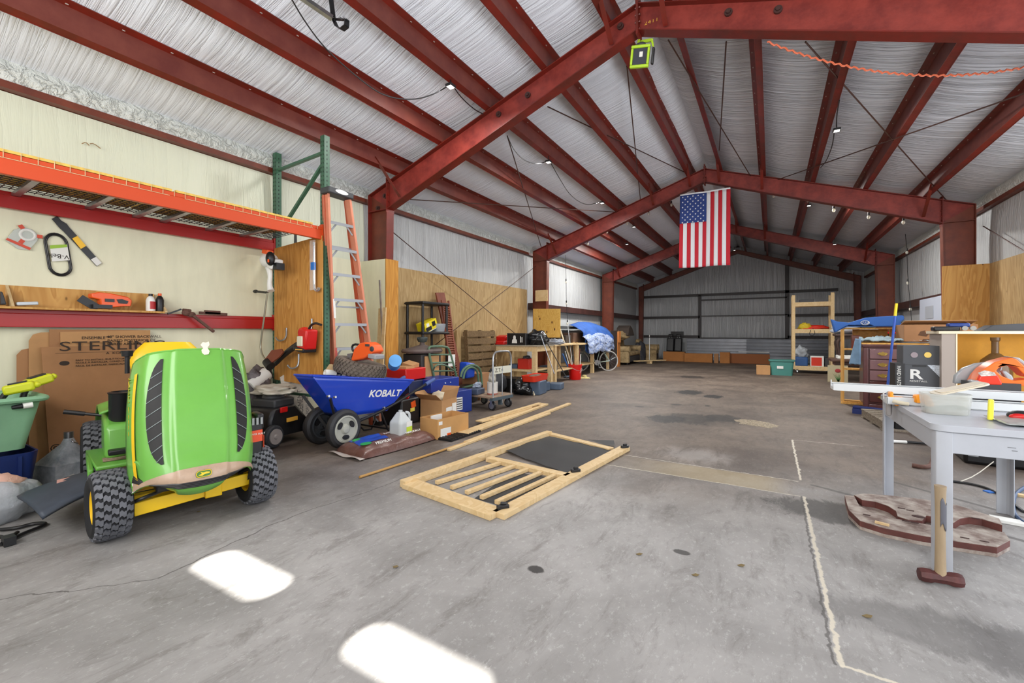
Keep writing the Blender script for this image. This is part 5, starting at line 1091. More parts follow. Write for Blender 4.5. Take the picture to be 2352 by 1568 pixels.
# leaning shutters
rb = mat('red_brown_board', (120, 58, 36), .6, 0, 5, .15)
q = M(); a, b_ = onX(1010, 672, -5.62), onX(1062, 868, -5.2); q.bar(a, Vector((b_.x, b_.y, .02)), .03, .26, up=(0, 1, 0)); one(q, 'wood_plank', rb, 'wide red brown plank leaning on the plywood right of the black shelf', 'plank')
t = thing('louvre_shutter', 'narrow red brown louvred shutter leaning beside the wide plank', 'shutter', (0, 0, 0)); a, b_ = onX(1024, 690, -5.45), onX(1052, 872, -5.0); b_.z = .02
q = M(); q.bar(a+Vector((0, -.12, 0)), b_+Vector((0, -.12, 0)), .03, .035, up=(0, 1, 0)); q.bar(a+Vector((0, .08, 0)), b_+Vector((0, .08, 0)), .03, .035, up=(0, 1, 0)); W(q, 'stile', rb)
q = M()
for k in range(40): p = a.lerp(b_, .03+k*.024); q.box(p+Vector((0, -.02, 0)), (.012, .18, .04), rot(0, .9, 0))
W(q, 'louvre_slat', mat('red_brown_light', (146, 84, 58), .6))
# lumber, pallets against the plywood
def pallet(name, lab, org, ux, uy, L_, H_, m, n=7, col='pallet'):
    t = thing(name, lab, col, (0, 0, 0)); ux, uy = Vector(ux).normalized(), Vector(uy).normalized(); nz = ux.cross(uy).normalized(); org = Vector(org)
    q = M()
    for k in range(n): p = org+uy*(H_*(k+.5)/n); q.bar(p, p+ux*L_, .018, H_/n*.78, up=uy)
    W(q, 'deck_board', m, t)
    for k in (0, .5, 1): p = org+ux*(.03+k*(L_-.06))-nz*.05; q = M(); q.bar(p, p+uy*H_, .08, .04, up=ux); W(q, 'stringer', m, t)
    q = M()
    for k in (0, .5, 1): p = org-nz*.1+uy*(H_*(.06+k*.88)); q.bar(p, p+ux*L_, .018, .09, up=uy)
    W(q, 'base_board', m, t); return t
PW = wood_mat('pallet_wood', (128, 104, 72), (98, 78, 54), (3, 3, 3), .8, False)
y0_, y1_ = onX(1079, 800, -5.5).y, onX(1143, 800, -5.5).y
pallet('wood_pallet', 'weathered dark pallet standing on edge against the left plywood', (-5.5, y0_, .02), (0, 1, 0), (-.06, 0, 1), y1_-y0_, 1.32, PW, 8)
q = M(); q.mm((-5.74, onX(1046, 760, -5.74).y, 0), (-5.70, y0_-.05, 1.33)); one(q, 'plywood_offcut', M_PLYP, 'low plywood offcut standing between the shutters and the pallet', 'plywood')
# cross rods of the left wall bay and right bay
def rod(a, b_, lab, r=.008): q = M(); q.tube([a, b_], r, 8); return one(q, 'brace_rod', mat('dark_rod', (70, 44, 36), .4, .3), lab, 'brace rod', 'steel brace rods')
rod((-5.52, 5.05, 3.1), (-5.60, 10.4, .9), 'thin brown brace rod falling towards the rear across the left plywood'); rod((-5.52, 10.55, 3.1), (-5.60, 5.9, .75), 'thin brown brace rod rising towards the rear across the left plywood')
rod((3.0, 10.75, 3.0), (3.1, 16.2, .6), 'brace rod on the right wall beyond the plywood casing') if 0 else None
rod((3.12, 10.5, 3.1), (3.16, 6.5, 1.2), 'brace rod crossing the right plywood near the frame edge')
# ================================================================ left far: work bench and clutter
BX0, BX1, BY0, BY1, BZ = -5.68, -4.47, 8.56, 9.44, .99
t = thing('work_bench', 'long pine work bench with a lower shelf against the left wall', 'bench', (0, 0, 0))
q = M(); q.mm((BX0, BY0, BZ-.02), (BX1+.02, BY1, BZ)); W(q, 'worktop', mat('bench_top', (150, 140, 122), .7))
q = M(); q.mm((BX1-.04, BY0+.02, BZ-.134), (BX1, BY1, BZ-.022)); q.mm((BX0, BY0+.02, BZ-.134), (BX1-.0405, BY0+.06, BZ-.022)); W(q, 'apron', M_PINE)
for y in (BY0+.04, BY1-.05):
    for x in (BX0+.07, BX1-.06): q = M(); q.mm((x-.05, y-.045, 0), (x+.05, y+.045, BZ-.135)); W(q, 'leg', M_PINE)
q = M(); q.mm((BX0+.13, BY0+.02, .40), (BX1-.12, BY1, .44)); W(q, 'lower_shelf', M_PINE)
t = thing('saw_table', 'second pine table carrying the plywood board, right of the pine bench', 'table', (0, 0, 0)); q = M(); q.mm((-5.14, 9.6, .95), (-4.5, 11.2, .98)); W(q, 'top', M_PINE)
for y in (9.68, 11.1):
    for x in (-5.09, -4.55): q = M(); q.mm((x-.04, y-.04, 0), (x+.04, y+.04, .949)); W(q, 'leg', M_PINE)
q = M(); q.mm((-5.04, 9.66, .3), (-4.6, 11.1, .33)); W(q, 'lower_shelf', M_PINE)
def ob(px, Y=8.85): return onY(px, 780, Y).x
t = bxt('tool_case', 'closed red plastic tool case on the left end of the pine bench', 'case', (ob(1149), 8.85, BZ+.002), (.36, .3, .09), .1, M_RED, .02); q = M(); q.box((.04, .06, .15), (.27, .2, .13), rot(.2, 0, 0)); q.build('raised_lid', M_RED, t, bev=.02)
t = thing('picture_box', 'black tin box with a white skull figure print, upright on the pine bench', 'box', (ob(1191), 8.85, BZ+.002), -PI/2)
q = M(); q.mm((-.1, -.24, 0), (.1, .24, .27)); q.build('body', M_BLACK, t, bev=.005); q = M(); q.mm((.08, -.25, .262), (.11, .25, .275)); q.mm((.08, -.25, .0), (.11, -.235, .262)); q.mm((.08, .235, .0), (.11, .25, .262)); q.build('grey_rim', M_DGREY, t)
q = M(); q.prism([(-.07, .02), (.07, .02), (.06, .1), (.03, .12), (.035, .16), (.02, .2), (-.02, .2), (-.035, .16), (-.03, .12), (-.06, .1)], (.102, -.05, .02), (0, 1, 0), (0, 0, 1), .004); q.mm((.1, .1, .06), (.104, .12, .2)); q.mm((.1, .14, .06), (.104, .16, .18)); q.build('white_print', M_PAPER, t)
q = crumple((ob(1240, 9.1)-.08, 9.1, BZ), (.26, .22, .2), 12, .35); one(q, 'bin_bag', mat('glossy_black', (22, 24, 26), .2), 'shiny black rubbish bag heaped on the pine bench before the plywood board', 'bag', ang=180)
q = crumple((ob(1272, 9.9), 9.9, .98), (.26, .15, .08), 14, .6); one(q, 'bag_of_parts', mat('clear_parts', (150, 156, 166), .3, 0, 18, .4), 'clear bag of small metal parts at the right end of the pine bench', 'bag', ang=180)
q = M(); q.tube([(ob(1261), 8.85, BZ+.02), (ob(1243), 8.8, BZ+.24), (ob(1226), 8.8, BZ+.02)], .01, 8, 2); one(q, 'cable', M_BLACK, 'black cable arching over the rubbish bag on the bench', 'cable')
pb = [onY(x, y, 10.42) for x, y in ((1225, 709), (1287, 709), (1287, 775), (1225, 775))]; q = M(); q.prism([(p.x, p.z) for p in pb], (0, 10.42, 0), (1, 0, 0), (0, 0, 1), .02)
for p in pb: p.z = max(p.z, BZ)
one(q, 'plywood_board', wood_mat('ply_yellow', (214, 176, 96), (200, 156, 74), (3, 3, 1), .6), 'square yellow plywood board with dark knots propped on the bench against the column', 'plywood')
for k, (x, y) in enumerate(((1240, 732), (1268, 740), (1232, 760), (1256, 762), (1274, 756))): 
    p = onY(x, y, 10.41); q = M(); q.prism([(.018*math.cos(a), .034*math.sin(a)) for a in [2*PI*i/10 for i in range(10)]], (p.x, 10.407, p.z), (1, 0, 0), (0, 0, 1), .004); q.build('knot_mark', mat('knot', (92, 58, 30), .8), bpy.data.objects['plywood_board'])
q = M(); pa, pc = onY(1230, 667, 10.5), onY(1258, 691, 10.5); q.mm((pa.x, 10.49, pc.z), (pc.x, 10.51, pa.z)); one(q, 'plywood_patch', M_PINE, 'small pale plywood patch fixed across the second left column', 'plywood')
t = bxt('red_bin', 'red open bin on the lower shelf of the pine bench', 'bin', (ob(1209), 8.85, .441), (.3, .3, .24), 0, mat('dull_red', (186, 44, 30), .5), .01); q = crumple((0, 0, .2), (.1, .1, .06), 3, .4); q.build('contents', M_DGREY, t, ang=180)
slate = mat('slate_blue', (76, 92, 112), .5, 0, 4, .1)
bxt('storage_box', 'slate blue flat box on the lower bench shelf left of the red bin', 'box', (ob(1183), 8.9, .441), (.22, .3, .1), 0, slate)
bxt('storage_box', 'slate blue flat box on the lower shelf of the second pine table', 'box', (-4.82, 9.9, .331), (.35, .3, .12), 0, slate)
# floor clutter in front of the bench
def F(px, py, z=0): return fl(px, py, z)
p = F(1245, 905); bxt('storage_bin', 'grey blue plastic bin on the floor carrying the orange tray', 'bin', (p.x-.15, p.y, 0), (.34, .42, .28), .1, slate, .02)
t = thing('orange_tray', 'long red orange plastic tray set on the grey blue bin', 'tray', (p.x-.15, p.y-.02, .282), .05); q = M(); tub(q, .14, .34, .16, .38, .12, .01); q.build('body', mat('tray_red', (214, 54, 28), .4), t); q = crumple((0, 0, .02), (.1, .25, .06), 4, .4); q.build('contents', mat('dirt_brown', (110, 90, 74), .9), t, ang=180)
p = F(1300, 893); bxt('step_stool', 'low slate blue step stool on the floor right of the bins', 'stool', (p.x-.2, p.y-.1, 0), (.3, .34, .14), .2, slate, .02); bxt('storage_bin', 'second grey blue bin further from the camera with a flat lid', 'bin', (p.x-.35, p.y-.55, 0), (.3, .3, .2), .0, slate, .02)
p = F(1215, 905); q = crumple((p.x-.1, p.y, 0), (.22, .3, .2), 21, .45); one(q, 'bin_bag', mat('glossy_black', (22, 24, 26)), 'black rubbish bag on the floor right of the platform cart', 'bag', ang=180)
p = F(1180, 880); q = crumple((-4.9, 7.55, .0), (.18, .3, .3), 23, .3); one(q, 'duffel_bag', mat('dark_bag', (40, 42, 46), .7), 'dark duffel bag slumped behind the platform cart handle', 'bag', ang=180)
for k, (x, y, n, m_) in enumerate(((1200, 898, 'white', M_PAPER), (1211, 893, 'small white', M_PAPER), (1226, 908, 'pale', mat('cream_cloth', (206, 196, 172))))):
    p = F(x, y, .0); q = M(); q.box(p+Vector((0, 0, .03)), (.02, .1, .06), rot(.3*k, 0, .4*k)); one(q, 'packet', m_, n+' packet lying among the black bags right of the cart', 'packet', 'loose packets')
bxt('cardboard_box', 'dark cardboard box behind the platform cart and lying hand truck', 'box', (-4.95, 6.95, 0), (.4, .4, .5), .1, M_CARDD)
# stacked crates behind bags under bench
for k, (x, lab) in enumerate(((1150, 'black crate pushed under the left end of the bench'), (1190, 'black crate with a small paper label under the bench'))):
    t = bxt('crate', lab, 'crate', (ob(x, 8.2), 8.2, 0), (.4, .4, .3), 0, M_BLACK, .01)
    if k: q = M(); q.mm((.06, -.2035, .08), (.13, -.2005, .22)); q.build('paper_label', M_PAPER, t)
# poles
def pole(px0, py0, px1, py1, x, r, m, lab, name='pole', head=None):
    a = onX(px0, py0, x); b_ = onX(px1, py1, x+.25); b_.z = max(b_.z, .02); q = M(); q.tube([a, b_], r, 8)
    return one(q, name, m, lab, 'pole', None)
pole(1242, 770, 1273, 858, -4.38, .011, M_CHROME, 'thin steel tube leaning on the bench front'); pole(1247, 770, 1302, 868, -4.36, .011, mat('dark_tube', (90, 88, 86), .4, .5), 'second thin tube leaning on the bench front towards the grey dustpan')
p = F(1308, 868); q = M(); q.prism([(-.14, 0), (.14, 0), (.1, .2), (-.1, .2)], (p.x-.05, p.y, .02), (1, 0, 0), (0, 1, .1), .03); one(q, 'dustpan', slate, 'grey blue dustpan on the floor left of the red bucket', 'dustpan', bev=.01)
# red bucket of sticks
p = F(1316, 872); bp_ = Vector((p.x, p.y+.15, 0)); t = thing('red_bucket', 'red plastic bucket with white lettering holding poles and laths', 'bucket', bp_)
q = M(); q.lathe([(.15, 0), (.155, .01), (.185, .38), (.195, .385), (.195, .41), (.18, .41), (.15, .02), (.001, .02)], n=32); q.build('body', mat('bucket_red', (214, 20, 16), .35), t)
tx = Vector((.8, -.6, 0)); 
for k, s in enumerate(('BUILD', 'FIRST')): text(s, .07, M_PAPER, t, Vector((.166*.72, -.166*.62, .26-.08*k))-Vector((.03, .04, 0)), (.62, .78, 0), (0, 0, 1), name='lettering')
q = M(); q.tube([(.19*math.cos(a), .19*math.sin(a), .37-.12*max(0, math.sin(a+2.0))) for a in [PI+PI*i/12+.3 for i in range(13)]], .004, 6); q.build('bail_handle', M_CHROME, t)
def stick(px, py, x0, y0, r, m, lab, name, cat='stick', flat=False):
    b_ = bp_+Vector((x0, y0, .05)); a = onY(px, py, bp_.y+.1); q = M()
    (q.bar(b_, a, .06, .015, up=(0, 1, 0)) if flat else q.tube([b_, a], r, 8)); return one(q, name, m, lab, cat, 'poles and laths in the red bucket')
stick(1281, 740, .02, 0, .022, mat('pale_dowel', (222, 210, 180), .6), 'tall pale wooden pole slanting left out of the red bucket', 'wood_pole')
stick(1304, 745, -.05, .03, .012, M_CHROME, 'thin steel rod rising straight from the red bucket', 'steel_rod')
stick(1318, 785, .03, .04, .02, M_PINE, 'short pine lath in the red bucket, flat side showing', 'lath', flat=True); stick(1325, 786, .06, 0, .02, M_PINE, 'second pine lath in the red bucket beside the first', 'lath', flat=True)
stick(1332, 800, .08, .0, .01, rb, 'brown stick leaning right in the red bucket', 'brown_stick'); stick(1292, 812, -.08, 0, .02, mat('bright_blue', (50, 110, 190), .5), 'blue handled rod at the left of the red bucket', 'blue_rod'); stick(1298, 806, -.09, .03, .012, M_WHITE, 'white plastic rod at the left of the red bucket', 'white_rod'); stick(1334, 813, .1, .04, .012, M_WHITE, 'white curved rod at the right of the red bucket', 'white_rod')
p = F(1342, 868); q = M(); q.lathe([(.16, 0), (.12, .02), (.07, .03), (.05, .08), (.001, .09)], (p.x, p.y, .003), n=24, sx=1.1); one(q, 'straw_hat', mat('straw', (176, 164, 110), .9, 0, 30, .3), 'flattened straw hat on the floor right of the red bucket', 'hat')
# ================================================================ far left: table, bicycle, blanket, sofas
t = thing('wood_table', 'rough wooden table with loose boards on top, behind the bicycle', 'table', (0, 0, 0)); q = M(); q.mm((-5.7, 11.6, .92), (-4.75, 13.3, .97)); W(q, 'top', M_PINE)
for y in (11.8, 13.1):
    for x in (-5.6, -4.85): q = M(); q.mm((x-.05, y-.05, 0), (x+.05, y+.05, .919)); W(q, 'leg', M_PINE)
q = M(); q.mm((-5.6, 11.7, .3), (-4.8, 13.2, .34)); W(q, 'lower_shelf', M_PINE)
bxt('dark_crate', 'dark wooden crate on the far wooden table', 'crate', (-5.3, 12.6, .972), (.5, 1.1, .3), 0, mat('dark_wood', (86, 62, 48), .7, 0, 5, .2)); bxt('dark_crate', 'narrow dark crate on the far table nearer the bench', 'crate', (-5.3, 11.8, .972), (.4, .4, .22), 0, mat('dark_wood2', (60, 52, 48), .7))
q = M(); q.mm((-5.72, 11.7, 1.4), (-5.3, 15.2, 1.47)); one(q, 'grey_sheet', mat('dusty_grey', (74, 76, 78), .6), 'long grey panel laid flat on posts along the left wall beyond the bench', 'panel'); q = M(); q.mm((-5.7, 11.75, .98), (-5.65, 11.8, 1.399)); q.mm((-5.7, 15.1, 0), (-5.65, 15.15, 1.399)); one(q, 'support_post', M_GIRT, 'thin posts under the long grey panel', 'post')
# bicycle
t = thing('bicycle', 'old grey green racing bicycle leaning at the far table, rear wheel towards the middle', 'bicycle', (-4.62, 14.02, 0), math.atan2(-.69, -.72)); CB = mat('bike_frame', (150, 164, 152), .4, .3)
for x in (0, 1.02):
    q = M(); q.torus((x, 0, .34), (0, 1, 0), .325, .014, 40, 8); w_ = q.build('tyre', mat('grey_tyre', (176, 172, 166), .7), t); q = M(); q.torus((x, 0, .34), (0, 1, 0), .305, .008, 40, 6)
    for k in range(14): a = 2*PI*k/14; q.tube([(x, 0, .34), (x+.3*math.cos(a), 0, .34+.3*math.sin(a))], .0015, 4)
    q.cyl((x, -.04, .34), (x, .04, .34), .02); q.build('rim', M_CHROME, w_)
q = M(); BB, ST, HT, HB = (.43, 0, .29), (.28, 0, .82), (.82, 0, .84), (.86, 0, .68)
for a, b_ in ((BB, ST), (ST, HT), (HB, BB), (HT, HB), ((0, .05, .34), BB), ((0, -.05, .34), BB), ((0, .05, .34), ST), ((0, -.05, .34), ST), (HB, (1.02, .05, .34)), (HB, (1.02, -.05, .34))): q.tube([a, b_], .014, 8)
q.build('frame', CB, t); q = M(); q.prism([(-.14, .02), (.12, .03), (.13, .0), (-.05, -.02), (-.14, -.03)], (.24, 0, .92), (1, 0, 0), (0, 0, 1), .09); q.cyl((.27, 0, .82), (.25, 0, .9), .012); q.build('saddle', M_BLACK, t)
q = M(); q.tube([(.81, 0, .84), (.8, 0, .93), (.9, .0, .95)], .012, 8); q.tube([(.9, -.2, .95), (1.0, -.2, .93), (.98, -.2, .82), (.9, -.2, .8)], .012, 8, 2); q.tube([(.9, .2, .95), (1.0, .2, .93), (.98, .2, .82), (.9, .2, .8)], .012, 8, 2); q.tube([(.9, -.2, .95), (.9, .2, .95)], .012, 8); q.build('handlebar', M_CHROME, t)
q = M(); q.cyl((.43, .03, .29), (.43, .045, .29), .09, n=24); q.bar((.43, .06, .29), (.36, .06, .14), .02, .012); q.box((.36, .1, .13), (.08, .08, .02)); q.bar((.43, -.06, .29), (.5, -.06, .44), .02, .012); q.build('crank', M_CHROME, t)
# blue blanket over things
def drape(pts, x, m, lab, name, d=.5, ns=0):
    P0 = [onX(a, b_, x) for a, b_ in pts]; c = sum((Vector(p) for p in P0), Vector())/len(P0); q = M(); n = 16
    y0 = min(p.y for p in P0); y1 = max(p.y for p in P0); z0 = min(p.z for p in P0); z1 = max(p.z for p in P0)
    q.grid(lambda u, v: (x-d*(1-v)**3+.06*noise.noise(Vector((u*5, v*4, ns)))+.02*noise.noise(Vector((u*14, v*9, ns))), y0+(y1-y0)*u+.12*(v-.5)*0, z1-(z1-z0)*(v**1.3)*(1+.18*noise.noise(Vector((u*6, 0, ns))))-.12*(2*u-1)**2*(1-v)+.02), 40, 30)
    return one(q, name, m, lab, 'blanket', ang=180, solid=.012)
bxt('steamer_chest', 'dark chest under the blue blanket behind the bicycle', 'chest', (-5.25, 15.5, 0), (.7, .75, 1.35), 0, mat('trunk_dark', (58, 48, 44), .7))
drape(((1345, 742), (1410, 742), (1410, 800), (1345, 790)), -4.78, mat('blanket_blue', (38, 80, 150), .85, 0, 6, .12), 'blue blanket draped over the dark chest behind the bicycle', 'blue_blanket', .55)
M_CAMO = mat('bandana', (44, 84, 150), .85, 0, 22, col2=(176, 184, 198))
drape(((1352, 770), (1411, 765), (1411, 806), (1352, 790)), -4.66, M_CAMO, 'blue cloth with white marbled pattern hanging over the blanket', 'patterned_cloth', .2, 5)
bxt('small_keg', 'dark canister lying at the top left of the blue blanket', 'canister', (-5.3, 14.85, 1.352) if 0 else (-5.35, 14.95, .98), (.3, .3, .5), .2, mat('trunk_dark', (58, 48, 44)))
q = M(); 
for k in range(5): q.mm((-4.88, 15.93+k*.05, 0.9), (-4.85, 15.965+k*.05, 1.32))
q.mm((-4.92, 15.9, .0), (-4.885, 16.2, 1.3))
one(q, 'slatted_crate_side', mat('orange_slats', (190, 120, 60), .6), 'small orange slatted wooden piece beside the blue blanket', 'wooden piece')
q = M(); q.mm((-4.9, 14.6, .0), (-4.84, 14.75, .92)); one(q, 'pine_post', M_PINE, 'pale pine post standing behind the bicycle wheel', 'post')
# sofas
M_SOFA = mat('sofa_floral', (164, 142, 104), .9, 0, 5, col2=(112, 92, 62)); M_SOFAD = mat('sofa_dark', (44, 44, 50), .7, 0, 6, .3)
def sofa(loc, rz, wd, lab, m=M_SOFA, h=.95):
    t = thing('sofa', lab, 'sofa', loc, rz)
    q = M(); q.mm((-wd/2+.16, -.42, .1), (wd/2-.16, .3, .34)); q.build('base', M_SOFAD, t, bev=.03)
    q = M(); q.mm((-wd/2+.2, -.44, .345), (wd/2-.2, .2, .5)); q.build('seat_cushion', m, t, bev=.05)
    q = M(); q.prism([(.18, .3), (.42, .3), (.48, h), (.4, h+.04), (.3, h), (.2, .5)], (0, 0, 0), (0, 1, 0), (0, 0, 1), wd-.34); q.build('backrest', m, t, bev=.04)
    for s in (-1, 1):
        q = M(); x = s*(wd/2-.1); q.mm((x-.09, -.42, .08), (x+.09, .36, .56)); q.cyl((x, -.45, .6), (x, .38, .6), .13, n=20); q.build('armrest', m, t, bev=.02)
    q = M()
    for sx_ in (-1, 1):
        for sy_ in (-1, 1): q.cyl((sx_*(wd/2-.1), sy_*.3-.03, 0), (sx_*(wd/2-.1), sy_*.3-.03, .09), .03, .035, 12)
    q.build('foot', M_BLACK, t); return t
sofa((-5.2, 17.9, 0), PI/2, 1.9, 'worn floral brown sofa, the nearer one behind the bicycle', M_SOFA, 1.15); sofa((-4.75, 19.9, 0), PI/2+.15, 1.5, 'floral roll armed sofa at the rear left, upholstered tan over black')
q = crumple((-5.25, 17.2, .97), (.35, .5, .22), 31, .4); one(q, 'cushion_pile', M_SOFA, 'heap of cushions and a rolled rug piled on the nearer sofa', 'cushions', ang=180); q = M(); q.prism([(-.45, 0), (-.38, .3), (-.1, .42), (.2, .3), (.5, 0)], (-5.1, 17.6, 1.15), (0, 1, 0), (0, 0, 1), .5); one(q, 'upturned_cushion', mat('dark_cushion', (66, 56, 50), .9), 'dark cushion stacked highest above the nearer sofa', 'cushion', bev=.04)
q = crumple((-4.85, 18.95, .0), (.25, .3, .5), 33, .3); one(q, 'dark_blanket', M_SOFAD, 'dark blanket bundle between the two sofas', 'blanket', ang=180)
q = M(); q.prism([(-.035, .04), (0, .06), (.035, .04), (.03, -.02), (0, -.05), (-.03, -.02)], (-4.45, 18.95, 1.12), (0, 1, 0), (0, 0, 1), .02); q.tube([(-4.45, 18.95, 1.05), (-4.46, 18.96, .0)], .015, 6); one(q, 'tagged_strap', M_PAPER, 'white shield tag on a strap between the two sofas', 'tag')
t = thing('loose_board', 'pale board resting across short bearers on the floor before the sofas', 'board', (0, 0, 0)); a, b_ = F(1458, 836), F(1525, 833); q = M(); q.bar(Vector((a.x, a.y, .12)), Vector((b_.x, b_.y, .12)), .25, .03); W(q, 'board', M_PINE); q = M(); m_ = (a+b_)/2; q.mm((m_.x-.1, m_.y-.1, 0), (m_.x+.1, m_.y+.1, .105)); W(q, 'bearer', M_PINE)
# ================================================================ rear wall: seats, panels, boxes
for k, x in enumerate((-4.05, -3.7)):
    t = thing('car_seat', ('left' if k == 0 else 'right')+' one of the pair of black car seats before the rear wall', 'seat', (x+.0, 21.2, 0), 0, 'black car seats'); q = M(); q.prism([(-.3, .0), (.1, .0), (.3, 1.0), (.16, 1.02), (.02, .4), (-.3, .36)], (0, 0, 0), (0, 1, 0), (0, 0, 1), .33); q.build('seat', M_BLACK, t, bev=.04); q = M(); q.mm((-.1, .17, 1.06), (.1, .25, 1.2)); q.build('headrest', M_BLACK, t, bev=.03); q = M(); q.cyl((-.05, .21, 1.0), (-.05, .21, 1.07), .01); q.cyl((.05, .21, 1.0), (.05, .21, 1.07), .01); q.build('headrest_post', M_CHROME, t)
q = M(); q.mm((-4.1, 21.75, 1.1), (-3.55, 21.85, 1.32)); one(q, 'speaker_box', M_BLACK, 'small black box fixed on the rear girt above the black seats', 'box')
cor = mat('corrugated_grey', (186, 190, 198), .45, .1, 3, .08)
def corr(x0, x1, y, z1, tone, lab, n=7):
    q = M(); q.grid(lambda u, v: (x0+(x1-x0)*u, y+.14*(1-v)-(.03 if (v*n) % 1 < .3 else 0), z1*v+.012), 1, n*10); return one(q, 'corrugated_sheet', tone, lab, 'metal sheet', 'corrugated roofing sheets before the rear wall', solid=.004)
corr(-3.35, 1.1, 21.45, .98, cor, 'long stack of grey corrugated metal sheets standing on edge before the rear wall'); corr(-.9, 2.3, 21.3, .96, mat('corrugated_dark', (160, 164, 172), .5, .1, 3, .08), 'darker corrugated sheets leaning in front, behind the pine rack')
def lb(px0, px1, py0, py1, Yp, lab, m=M_CARDD, d=.3, op=False):
    a, b_ = onY(px0, py0, Yp), onY(px1, py1, Yp); h = max(.05, a.z); return bxt('cardboard_box', lab, 'box', ((a.x+b_.x)/2, Yp+d/2, .001), (b_.x-a.x, d, h), 0, m, .004, 'long cardboard cartons before the rear wall')
M_CO = mat('carton_orange', (168, 110, 56), .8, 0, 3, .08)
lb(1523, 1572, 807, 832, 20.3, 'tan carton end beside the rear sofa', M_CO); lb(1572, 1636, 811, 831, 20.1, 'long low tan carton between the sofa and the small white box', M_CO); lb(1640, 1650, 812, 826, 19.9, 'small upright carton with a white bottom in the row of cartons', M_CARDD, .15); lb(1653, 1676, 809, 829, 20.0, 'brown carton with an open flap in the row of cartons', M_CO); lb(1676, 1768, 812, 828, 20.2, 'long reddish brown carton at the right of the row', mat('carton_red', (140, 84, 46), .8))
q = M(); a = onY(1712, 808, 20.3); q.box((a.x+.3, 20.35, a.z+.0), (1.1, .2, .02)); one(q, 'trim_strip', M_PAPER, 'pale strip lying on the long reddish carton', 'strip')
# teal tote and small carton
t = thing('teal_tote', 'teal lidded storage tote on the floor left of the pine rack', 'tote', (.28, 15.45, 0)); q = M(); tub(q, .27, .2, .31, .24, .42); q.build('body', mat('teal_plastic', (72, 134, 126), .5), t); q = M(); q.prism(rrect(.68, .52, .05), (0, 0, .44), (1, 0, 0), (0, 1, 0), .04); q.build('lid', mat('teal_lid', (64, 122, 114), .5), t, bev=.01); q = M(); q.mm((-.12, -.235, .2), (.04, -.228, .28)); q.build('paper_label', M_PAPER, t)
bxt('cardboard_box', 'small tan cardboard box on the floor left of the teal tote', 'box', (-.2, 15.35, 0), (.36, .3, .28), .05, M_CARD)
# pine rack on casters
t = thing('pine_rack', 'tall open pine rack on casters near the rear right', 'rack', (1.12, 16.7, 0)); w2, d2 = .5, .3
for x in (-w2, w2):
    for y in (-d2, d2): q = M(); q.mm((x-.045, y-.03, .12), (x+.045, y+.03, 2.46 if x < 0 or y > 0 else 2.5)); q.build('post', M_PINE, t)
for z in (.2, 1.36, 2.2):
    q = M(); q.mm((-w2+.046, -d2-.03, z-.1), (w2-.046, -d2, z+.03)); q.mm((-w2+.046, d2, z-.1), (w2-.046, d2+.03, z+.03)); q.mm((-w2+.05, -d2+.001, z-.03), (w2-.05, d2-.001, z)); q.build('shelf', M_PINE, t)
for x in (-w2+.1, w2-.1): q = M(); q.cyl((x-.02, -d2, .05), (x+.02, -d2, .05), .05, n=16); q.cyl((x-.02, d2, .05), (x+.02, d2, .05), .05, n=16); q.mm((x-.03, -d2-.03, .09), (x+.03, -d2+.03, .119)); q.mm((x-.03, d2-.03, .09), (x+.03, d2+.03, .119)); q.build('caster', M_CHROME, t)
rp = Vector((1.12, 16.7, 0))
q = crumple(rp+Vector((.05, 0, 1.365)), (.36, .2, .09), 41, .5); one(q, 'red_cord_heap', mat('red_cord', (206, 44, 24), .6), 'heap of red extension cord on the middle shelf of the pine rack', 'cord', ang=180)
q = crumple(rp+Vector((-.2, -.12, 1.365)), (.17, .1, .13), 42, .4); one(q, 'yellow_glove', mat('yellow_soft', (206, 180, 40), .7), 'yellow soft case at the left of the red cord heap on the pine rack', 'case', ang=180)
q = M(); q.tube([rp+Vector((-.05, -.33, 1.36)), rp+Vector((-.1, -.37, 1.22)), rp+Vector((0, -.37, 1.16)), rp+Vector((.06, -.34, 1.3)), rp+Vector((0, -.3, 1.42))], .008, 6, 2); one(q, 'cord_loop', M_BLACK, 'dark cord loop hanging over the front of the middle pine shelf', 'cord')
t = bxt('motor_oil_jug', 'pair of blue jugs in a crate on the bottom shelf of the pine rack', 'jug', rp+Vector((-.28, 0, .202)), (.34, .3, .3), 0, mat('jug_blue', (44, 84, 140), .4), .04); q = crumple((-.0, 0, .29), (.17, .14, .2), 44, .5); one_ = q.build('plastic_bag', M_FILM, t, ang=180)
t = bxt('printed_carton', 'white and red printed carton on the bottom shelf of the pine rack', 'carton', rp+Vector((.12, -.1, .202)), (.34, .26, .34), 0, M_PAPER, .003); q = M(); q.mm((-.15, -.134, .04), (.12, -.1305, .3)); q.build('red_panel', mat('carton_red_print', (206, 50, 24), .5), t)
bxt('small_carton', 'dark and white small box right of the printed carton on the pine rack', 'carton', rp+Vector((.37, -.1, .202)), (.1, .2, .28), 0, M_DGREY); bxt('metal_box', 'small dark metal box on the top shelf of the pine rack', 'box', rp+Vector((-.15, -.1, 2.202)), (.36, .2, .12), 0, M_DGREY)
